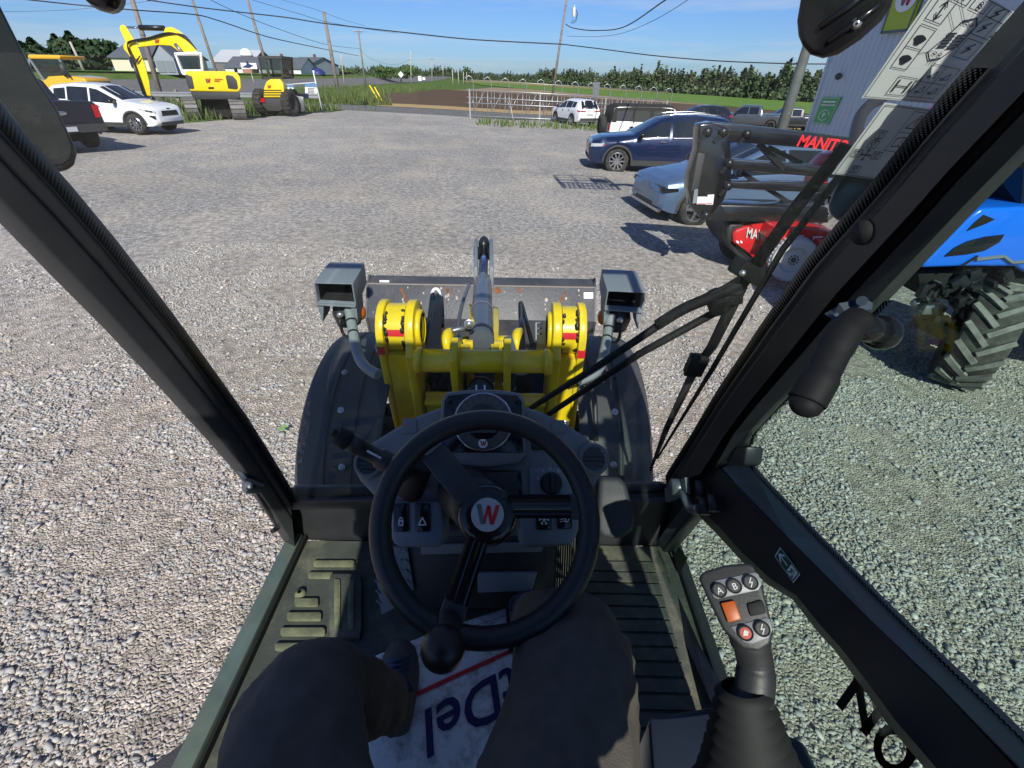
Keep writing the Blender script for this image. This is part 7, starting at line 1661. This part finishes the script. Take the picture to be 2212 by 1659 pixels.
V = [(-.10, -.12, 1.68), (-.10, -.17, 1.92), (-.10, -.20, 2.14), hl_, lerp(hl_, kl, .45), lerp(hl_, kl, .80), kl, lerp(kl, al, .35), lerp(kl, al, .75), al,
     hr_, lerp(hr_, kr_, .45), lerp(hr_, kr_, .80), kr_, lerp(kr_, ar, .35), lerp(kr_, ar, .75), ar,
     (-.10, -.20, 2.26), (-.30, -.17, 2.24), (-.37, -.02, 2.02), (-.19, -.06, 2.36), (.11, -.17, 2.24), (.20, -.02, 2.02), (.06, -.08, 2.36), (-.10, -.21, 2.36), (-.10, -.22, 2.47), (-.10, -.22, 2.58)]
E = [(0, 1), (1, 2), (0, 3), (3, 4), (4, 5), (5, 6), (6, 7), (7, 8), (8, 9), (0, 10), (10, 11), (11, 12), (12, 13), (13, 14), (14, 15), (15, 16), (2, 17), (17, 18), (18, 19), (19, 20), (17, 21), (21, 22), (22, 23), (17, 24), (24, 25), (25, 26)]
Rr = [.14, .15, .16, .112, .122, .108, .092, .076, .062, .054, .112, .126, .112, .096, .080, .066, .056, .14, .085, .07, .05, .085, .07, .05, .065, .095, .08]
skin('body', V, E, Rr, "trousers", 0, 3, .019)
toe = at_z(862, 1372, ZF + .07); hl = Vector((al.x + .0, al.y - .03, ZF + .06)); 
def shoe(heel, toe, ank):
    d = (toe - heel); u_ = Vector((0, 0, 1)); s_ = d.cross(u_).normalized(); rows = []
    for k in range(13):
        f = k / 12; c = heel + d * f; wd = .036 + .016 * math.sin(math.pi * min(1, f * 1.02) ** 1.3) ; h = lerp(.115, .055, min(1, max(0, (f - .25) / .5)))
        if f < .08: wd *= .75
        if f > .9: wd *= math.sqrt(max(.02, 1 - ((f - .9) / .115) ** 2)); h *= .8
        z0 = ZF + .012 + .012 * max(0, f - .8) * 5
        rows.append([c.xy.to_3d() + s_ * wd * math.cos(a) * (1 if math.sin(a) < .2 else .93) + u_ * (z0 + (h * .5) * (1 + math.sin(a))) for a in [2 * math.pi * j / 16 for j in range(16)]])
    mb = MB().grid(rows, True, True); mb.f.append(tuple(range(15, -1, -1))); mb.sm.append(True); mb.f.append(tuple(len(mb.v) - 16 + j for j in range(16))); mb.sm.append(True)
    return mb, d, s_
for heel, toe_ in ((hl, toe), (Vector((ar.x, ar.y - .04, ZF + .06)), Vector((ar.x + .01, ar.y + .22, ZF + .07)))):
    heel = heel.copy(); heel.z = 0; toe_ = toe_.copy(); toe_.z = 0
    mb, d, s_ = shoe(heel, toe_, None); sh = mb.build('shoe', M['shoe leather'], dr, world=True, sub=1)
    mb = MB(); rows = []
    for k in range(13):
        f = k / 12; c = heel + d * (f * 1.02 - .01); wd = .042 + .014 * math.sin(math.pi * min(1, f) ** 1.3)
        if f > .9: wd *= math.sqrt(max(.05, 1 - ((f - .9) / .12) ** 2))
        rows.append([c + s_ * wd + Vector((0, 0, ZF + .006)), c + s_ * wd + Vector((0, 0, ZF + .030)), c - s_ * wd + Vector((0, 0, ZF + .030)), c - s_ * wd + Vector((0, 0, ZF + .006))])
    mb.grid(rows, False, True).build('sole', M['rubber seal'], sh, world=True)
    mb = MB()
    for k in range(5):
        f = .38 + .075 * k; z = ZF + .013 + lerp(.115, .055, min(1, max(0, (f - .25) / .5))) + .004; c = heel + d * f
        mb.tube([c - s_ * .026 + Vector((0, 0, z - .012)), c + Vector((0, 0, z)), c + s_ * .026 + Vector((0, 0, z - .012)) + d * .05], .0042, 6); mb.tube([c + s_ * .026 + Vector((0, 0, z - .012)), c + Vector((0, 0, z + .003)), c - s_ * .026 + Vector((0, 0, z - .012)) + d * .05], .0042, 6)
    c = heel + d * .36 + Vector((0, 0, ZF + .125)); mb.tube(catmull([c, c + s_ * .03 + Vector((0, 0, -.004)), c + s_ * .04 - d * .08 + Vector((0, 0, -.015)), c + s_ * .01], 5), .0035, 6); mb.tube(catmull([c, c - s_ * .035, c - s_ * .04 - d * .1 + Vector((0, 0, -.015)), c], 5), .0035, 6)
    mb.build('lace', M['shoe lace'], sh, world=True)
# paper floor mat
q0 = at_z(757, 1437, ZF + .03); q1 = at_z(1148, 1277, ZF + .05); ex = (q1 - q0); wl = math.hypot(ex.x, ex.y); ex = Vector((ex.x, ex.y, 0)).normalized(); ey = Vector((ex.y, -ex.x, 0))
pm = thing('paper_floor_mat', 'muddy white paper floor mat with a red stripe and upside down blue lettering', 'floor mat', (q0.x, q0.y, ZF))
fp = lambda a, b_, e=0: q0.xy.to_3d() + ex * a + ey * b_ + Vector((0, 0, ZF + .022 + e + .012 * math.sin(a * 9 + b_ * 4) + .010 * math.sin(b_ * 13)))
MB().grid([[fp(a * wl / 16, b_ * .7 / 20) for a in range(17)] for b_ in range(21)]).build('sheet', M['paper'], pm, world=True)
mb = MB()
for k in range(16): stroke(mb, [(.02 + k * wl / 17, .022), (.02 + (k + 1) * wl / 17, .022)], .0012, lambda a, b_: fp(a, b_, .002))
mb.build('edge_line', M['ink'], pm, world=True)
fpi = lambda P_: ((P_ - q0).dot(ex), (P_ - q0).dot(ey))
ra, rb = fpi(at_z(924, 1495, ZF + .03)), fpi(at_z(1119, 1396, ZF + .03)); mb = MB(); n_ = 24
a0, a1 = ra[0] - .02, rb[0] + .06
for k in range(n_): stroke(mb, [(lerp(a0, a1, k / n_), lerp(ra[1], rb[1], (lerp(a0, a1, k / n_) - ra[0]) / (rb[0] - ra[0]))), (lerp(a0, a1, (k + 1) / n_), lerp(ra[1], rb[1], (lerp(a0, a1, (k + 1) / n_) - ra[0]) / (rb[0] - ra[0])))], .010, lambda a, b_: fp(a, b_, .0025))
mb.build('red_stripe', M['red decal'], pm, world=True)
la = fpi(at_z(1112, 1432, ZF + .03)); lb = fpi(at_z(920, 1545, ZF + .03)); mb = MB()
# lettering reads from the pedal end: turned half round on the sheet
lw = la[0] - lb[0]
put_text(mb, 'tDel', lambda a, b_: fp(la[0] - a, la[1] + b_ + (a) * .10, .003), 0, 0, .088, .02, shear=.18, aspect=1.12)
mb.build('lettering', M['blue ink'], pm, world=True)
# ================================================================ LIFT PLATFORM (red chassis, black boom)
yB = 7.15
ap = thing('lift_platform', 'red articulated lift platform with a black boom lying along its side', 'lift platform', (at_y(1690, 560, 7.2).x, 7.2, gz(4.2, 7.2)))
ab = lambda mb, name, m, par=None, **k: mb.build(name, M[m], par or ap, world=True, **k)
mb = MB(); prof(mb, [(1519, 270), (1540, 264), (1660, 276), (1760, 288), (1960, 312), (1960, 344), (1760, 321), (1660, 313), (1530, 303)], yB, .30); bm_ = ab(mb, 'boom', 'black paint', bevel=.02)
pl_ = Pl((0, yB - .006, 0), (0, -1, 0)); o0, o1 = pl_.pt(1719, 315), pl_.pt(1845, 331); bx = (o1 - o0); sl = bx.normalized(); up_ = Vector((0, 0, 1)); hgt = (pl_.pt(1722, 290) - pl_.pt(1720, 315)).length
mat('name red', (.72, .02, .03), .4); mb = MB(); put_text(mb, 'MANITOU', lambda a, b_: o0 + sl * a + up_ * b_, 0, 0, hgt * .98, .035, shear=.22, aspect=bx.length / hgt / 6 * .98, spacing=.95); ab(mb, 'boom_lettering', 'name red', bm_)
mb = MB(); prof(mb, [(1578, 344), (1790, 360), (1860, 368), (1860, 392), (1790, 384), (1578, 367)], yB + .25, .22); ab(mb, 'lower_boom', 'black paint', bevel=.015)
mb = MB(); prof(mb, [(1578, 392), (1780, 397), (1850, 401), (1850, 421), (1780, 417), (1578, 408)], yB + .25, .22); ab(mb, 'lower_boom', 'black paint', bevel=.015)
mb = MB(); prof(mb, [(1556, 443), (1790, 449), (1790, 482), (1535, 478)], yB, .5); ab(mb, 'base_beam', 'black paint', bevel=.02)
mb = MB(); mb.bar(at_y(1640, 312, yB + .2), at_y(1700, 372, yB + .3), .07, .07); mb.bar(at_y(1660, 318, yB + .5), at_y(1730, 352, yB + .5), .06, .06); mb.bar(at_y(1600, 372, yB + .4), at_y(1720, 447, yB + .4), .06, .06); ab(mb, 'boom_brace', 'dark steel')
jb = [(1509, 283), (1511, 268), (1537, 265), (1571, 275), (1578, 304), (1582, 360), (1580, 394), (1563, 435), (1531, 471), (1515, 474), (1494, 445), (1487, 407), (1490, 377), (1507, 323)]
mb = MB(); prof(mb, jb, yB - .28, .24); jo = ab(mb, 'jib', 'black paint', bevel=.025, seg=3)
mb = MB(); prof(mb, [(1508, 330), (1523, 332), (1508, 408), (1493, 414)], yB - .29, .02); ab(mb, 'jib_plate', 'cladding', jo, bevel=.004)
for u, v in ((1528, 285), (1562, 285), (1575, 353), (1572, 402), (1524, 465), (1613, 290)):
    c = at_y(u, v, yB - .285 if u < 1600 else yB - .005); mb = MB(); mb.lathe([(.001, .05), (.035, .05), (.045, .03), (.06, .02), (.06, 0)], c, (0, -1, 0), 18); mb.bar(c + Vector((0, -.012, 0)), c + Vector((-.09, -.012, -.12)), .05, .02, up=(0, 1, 0)); ab(mb, 'pivot_pin', 'dark steel', jo)
for q in ([(1506, 425), (1527, 425), (1526, 441), (1505, 441)], [(1529, 421), (1543, 420), (1540, 442), (1525, 442)]):
    a, b_, c, d = [at_y(u, v, yB - .288) for u, v in q]; s_ = MB().prism([a, b_, c, d], (0, .005, 0)); so_ = ab(s_, 'warning_label', 'white print', jo)
    fn = lambda s, r_: d.lerp(c, s).lerp(a.lerp(b_, s), r_) + Vector((0, -.006, 0)); mb = MB(); stroke(mb, [(.1, .12), (.85, .12)], .07, fn); stroke(mb, [(.1, .6), (.5, .6)], .03, fn); ab(mb, 'label_print', 'red decal', so_)
mb = MB(); prof(mb, [(1500, 410), (1508, 408), (1506, 438), (1496, 440)], yB - .295, .01); ab(mb, 'side_label', 'housing grey', jo)
mb = MB(); prof(mb, [(1545, 440), (1556, 440), (1575, 472), (1577, 478), (1535, 478)], yB - .1, .03); ab(mb, 'foot_guard', 'dark steel', bevel=.004)
# upper boom and man basket, raised above the cab: their shadow lies on the gravel
mb = MB(); mb.bar((5.3, 7.5, 1.75), (8.2, 6.6, 4.4), .22, .26); mb.bar((8.2, 6.6, 4.4), (3.9, 6.9, 6.0), .18, .20); mb.bar((3.9, 6.9, 6.0), (3.35, 6.95, 5.75), .14, .14); ab(mb, 'upper_boom', 'red paint', bevel=.01)
bx0, by0, bz0 = 2.75, 6.95, 5.55; mb = MB()
for z in (0, .35, .7, 1.05):
    for a_, b__ in (((-.8, -.4), (.8, -.4)), ((.8, -.4), (.8, .4)), ((.8, .4), (-.8, .4)), ((-.8, .4), (-.8, -.4))): mb.tube([(bx0 + a_[0], by0 + a_[1], bz0 + z), (bx0 + b__[0], by0 + b__[1], bz0 + z)], .022, 6)
for x in (-.8, -.27, .27, .8):
    for y in (-.4, .4): mb.tube([(bx0 + x, by0 + y, bz0), (bx0 + x, by0 + y, bz0 + 1.05)], .02, 6)
bk_ = ab(mb, 'basket', 'dark steel'); mb = MB()
for k in range(12): mb.box((bx0 - .74 + k * .135, by0, bz0 + .01), (.05, .8, .02))
mb.box((bx0 + .5, by0 - .3, bz0 + .95), (.5, .25, .3)); ab(mb, 'basket_floor', 'dark steel', bk_)
yC = 6.75
mb = MB(); prof(mb, [(1752, 400), (1766, 356), (1788, 334), (1812, 328), (1840, 332), (1800, 360), (1786, 400)], yB + .35, .25); ab(mb, 'boom_arm', 'red paint', bevel=.02)
mb = MB(); prof(mb, [(1584, 524), (1583, 506), (1590, 498), (1612, 490), (1680, 478), (1697, 482), (1692, 520), (1662, 580), (1640, 572), (1615, 545)], yC + .45, .9); ch = ab(mb, 'hood', 'red paint', bevel=.03)
mb = MB(); prof(mb, [(1680, 494), (1745, 492), (1783, 498), (1828, 511), (1815, 545), (1792, 548), (1757, 578), (1744, 580), (1742, 540), (1665, 520)], yC + .02, .9); ab(mb, 'chassis', 'red paint', bevel=.02)
mb = MB(); prof(mb, [(1571, 520), (1570, 496), (1578, 484), (1606, 480), (1610, 489), (1588, 498), (1584, 525), (1640, 575), (1632, 580), (1588, 548)], yC + .5, 1.0); ab(mb, 'bumper', 'black plastic', bevel=.03)
mb = MB(); prof(mb, [(1622, 486), (1676, 478), (1672, 492), (1636, 503)], yC + .44, .03); ab(mb, 'hood_panel', 'logo red', ch)
pl_ = Pl((0, yC + .435, 0), (0, -1, 0)); o0, o1 = pl_.pt(1611, 513), pl_.pt(1648, 520); sl = (o1 - o0); mb = MB(); put_text(mb, 'MANI', lambda a, b_: o0 + sl.normalized() * a + Vector((0, 0, 1)) * b_ + sl.normalized() * b_ * -.15, 0, 0, .15, .02, aspect=sl.length / .15 / 3.1); ab(mb, 'hood_lettering', 'sticker white', ch)
mb = MB(); prof(mb, [(1590, 520), (1595, 521), (1597, 526), (1592, 525)], yC + .44, .01); prof(mb, [(1599, 520), (1603, 521), (1604, 526), (1600, 525)], yC + .44, .01); ab(mb, 'hood_mark', 'white print', ch)
for q in ([(1758, 512), (1778, 511), (1774, 521), (1756, 522)], [(1722, 510), (1736, 509), (1732, 524), (1720, 524)], [(1752, 534), (1766, 533), (1762, 550), (1750, 550)]):
    mb = MB(); prof(mb, q, yC, .02); ab(mb, 'decal', 'white print')
mb = MB(); prof(mb, [(1776, 524), (1822, 520), (1806, 552), (1778, 556), (1764, 580), (1753, 578)], yC - .25, .22); ab(mb, 'battery_box', 'red paint', bevel=.015)
mat('grey tyre', (.42, .43, .44), .75, var=.08, vscale=20); mat('wheel grey', (.45, .46, .46), .5)
wc = at_y(1712, 560, yC - .12); wax = Vector((-.25, -1, .05)); wrad = .30
tw = MB().lathe([(.19, .10), (.29, .095), (.305, .06), (.31, 0), (.305, -.1), (.29, -.13), (.19, -.13)], wc, wax, 40)
for k in range(34):
    a = 2 * math.pi * k / 34; ax_ = wax.normalized(); e1_ = Vector((0, 0, 1)); e1_ = (e1_ - ax_ * e1_.dot(ax_)).normalized(); e2_ = ax_.cross(e1_); rd = e1_ * math.cos(a) + e2_ * math.sin(a); tg = ax_.cross(rd)
    tw.box(wc + rd * .308 - ax_ * .02, (.030, .15, .02), Matrix((tg, ax_, rd)).transposed())
wt_ = ab(tw, 'wheel', 'grey tyre', sharp=50)
ab(MB().lathe([(.195, .10), (.185, .09), (.175, .03), (.16, .035), (.001, .045)], wc, wax, 36), 'rim', 'wheel grey', wt_, sharp=50)
mb = MB(); ax_ = wax.normalized()
for k in range(9):
    a = 2 * math.pi * k / 9; mb.lathe([(.001, .012), (.011, .01), (.012, 0)], wc + ax_ * .045 + (e1_ * math.cos(a) + e2_ * math.sin(a)) * .062, ax_, 8)
mb.lathe([(.012, .02), (.03, .016), (.034, 0)], wc + ax_ * .045, ax_, 16); ab(mb, 'wheel_bolt', 'dark steel', wt_)
c = at_y(1590, 535, 8.0); c.z = gz(c.x, 8.0) + .30; ab(MB().lathe([(.001, -.1), (.27, -.1), (.30, -.06), (.30, .06), (.27, .1), (.001, .1)], c, (.3, 1, 0), 28), 'rear_wheel', 'tyre rubber')

# ================================================================ BLUE TRACTOR
yT = 4.1
tr = thing('tractor', 'blue tractor with a big lugged front tyre beside the loader cab', 'tractor', (4.6, 4.6, gz(4.6, 4.6)))
tb = lambda mb, name, m, par=None, **k: mb.build(name, M[m], par or tr, world=True, **k)
mb = MB(); prof(mb, [(1990, 580), (2005, 556), (2060, 505), (2098, 466), (2122, 450), (2240, 446), (2420, 440), (2420, 586), (2215, 590), (2196, 577), (2080, 577)], yT, .85, True); hd_ = tb(mb, 'hood', 'tractor blue', bevel=.035, seg=3)
mb = MB(); prof(mb, [(2040, 555), (2062, 536), (2090, 522), (2128, 512), (2171, 507), (2160, 524), (2128, 542), (2090, 550)], yT - .012, .03); tb(mb, 'headlight', 'glass black', hd_, bevel=.006)
mb = MB(); prof(mb, [(2088, 500), (2104, 482), (2126, 464), (2150, 474), (2130, 484)], yT - .008, .03); tb(mb, 'air_vent', 'under dark', hd_, bevel=.004)
mb = MB(); stripe = [at_y(u, v, yT - .012) for u, v in ((2108, 560), (2150, 555), (2168, 553), (2186, 566), (2230, 564), (2300, 560))]
for a, b_ in zip(stripe, stripe[1:]): mb.bar(a, b_, .02, .03, up=(0, 1, 0))
tb(mb, 'hood_stripe', 'housing grey', hd_)
mb = MB(); stripe = [at_y(u, v, yT - .012) for u, v in ((2078, 574), (2098, 562), (2112, 553))]
for a, b_ in zip(stripe, stripe[1:]): mb.bar(a, b_, .016, .012, up=(0, 1, 0))
tb(mb, 'hood_groove', 'under dark', hd_)
mb = MB(); prof(mb, [(1982, 588), (2000, 583), (2420, 583), (2420, 800), (2200, 720), (2060, 650), (1990, 640)], yT + .18, .6); tb(mb, 'engine_block', 'under dark', bevel=.02)
mb = MB(); rng = random.Random(21)
for k in range(46):
    u, v = rng.uniform(1985, 2180), rng.uniform(588, 690)
    mb.box(at_y(u, v, yT + rng.uniform(-.02, .16)), (rng.uniform(.03, .14), rng.uniform(.03, .12), rng.uniform(.02, .09)), Matrix.Rotation(rng.uniform(0, 3), 3, 'Y'))
for k in range(8):
    u, v = rng.uniform(1990, 2140), rng.uniform(595, 680); mb.tube(catmull([at_y(u, v, yT + .05), at_y(u + rng.uniform(-30, 30), v + 15, yT), at_y(u + rng.uniform(-40, 40), v + 40, yT + .08)], 4), .015, 6)
tb(mb, 'engine_fittings', 'dark steel', bevel=.006)
mb = MB(); mb.bar(at_y(1990, 690, yT + .4), at_y(2080, 735, yT - .1), .12, .16); tb(mb, 'front_axle', 'dark steel', bevel=.02)
mb = MB(); mb.ball(at_y(1984, 655, yT + .1), (.07, .06, .05), 10, 8); mb.box(at_y(2003, 668, yT + .0), (.10, .06, .09)); tb(mb, 'front_weight', 'steel grey', bevel=.01)
gb = gnd(2045, 838); wr2 = .53; los = Vector((gb.x, gb.y, 0)).normalized(); wax = Vector((los.y, -los.x, 0)); wax.rotate(Matrix.Rotation(R(9), 3, 'Z')); wc = Vector((gb.x, gb.y, gz(gb.x, gb.y) + wr2)) + los * .22 + wax * -.02
e1_ = Vector((0, 0, 1)); e2_ = wax.cross(e1_)
mat('tractor tyre', (.030, .028, .026), .8, var=.3, vscale=10, dirt=(.16, .15, .13), dscale=7, damt=.6); mat('lug face', (.17, .165, .15), .8, var=.3, vscale=15)
tw = MB().lathe([(.28, -.17), (.40, -.185), (.475, -.19), (.495, -.17), (.505, 0), (.495, .17), (.475, .19), (.40, .185), (.28, .17), (.24, .05), (.001, .05)], wc, wax, 48); wt_ = tb(tw, 'front_wheel', 'tractor tyre', sharp=50)
mb = MB()
for k in range(18):
    for s in (-1, 1):
        a0 = 2 * math.pi * (k + (.5 if s > 0 else 0)) / 18; prev = None
        for j in range(5):
            f = j / 4; a = a0 + s * 0 + f * -.34; off = s * lerp(-.012, .188, f); rd = e1_ * math.cos(a) + e2_ * math.sin(a); c = wc + wax * off + rd * .512
            if prev is not None:
                d = c - prev; m_ = (c + prev) / 2; rd2 = (m_ - wc - wax * (m_ - wc).dot(wax)).normalized(); sd_ = d.normalized().cross(rd2).normalized(); mb.box(m_, (.046, d.length * 1.04, .046), Matrix((sd_, d.normalized(), sd_.cross(d.normalized()))).transposed())
            prev = c
tb(mb, 'tyre_lugs', 'lug face', wt_)
tb(MB().lathe([(.27, .16), (.25, .13), (.20, .05), (.08, .06), (.001, .09)], wc, wax, 30), 'rim', 'white paint', wt_, sharp=40)
mb = MB(); prof(mb, [(2215, 300), (2420, 280), (2420, 445), (2205, 447)], yT + .1, .9); tb(mb, 'cab', 'glass black', bevel=.03)
mb = MB(); mb.tube([at_y(2140, 449, yT + .5), at_y(2220, 385, yT + .5)], .03, 8); tb(mb, 'hand_rail', 'steel grey')
rc_ = Vector((wc.x + 2.4, wc.y + .6, gz(7, 5) + .85)); tb(MB().lathe([(.4, -.25), (.78, -.25), (.85, -.18), (.85, .18), (.78, .25), (.4, .25), (.3, .1), (.001, .1)], rc_, (0.15, 1, 0), 36), 'rear_wheel', 'tractor tyre')
# small leaf on the gravel
lf_ = gnd(612, 938); t = thing('leaf', 'single pale green leaf lying on the gravel near the front fender', 'leaf', (lf_.x, lf_.y, lf_.z + .05)); mat('leaf green', (.16, .33, .10), .6)
mb = MB(); mb.face([(-.035, -.012, 0), (0, -.022, .012), (.035, -.008, 0), (.02, .02, .01), (-.012, .02, .015)]); mb.face([(.012, .014, .005), (.045, .032, .0), (.02, .05, .012), (-.006, .032, .01)]); mb.build('blade', M['leaf green'], t)
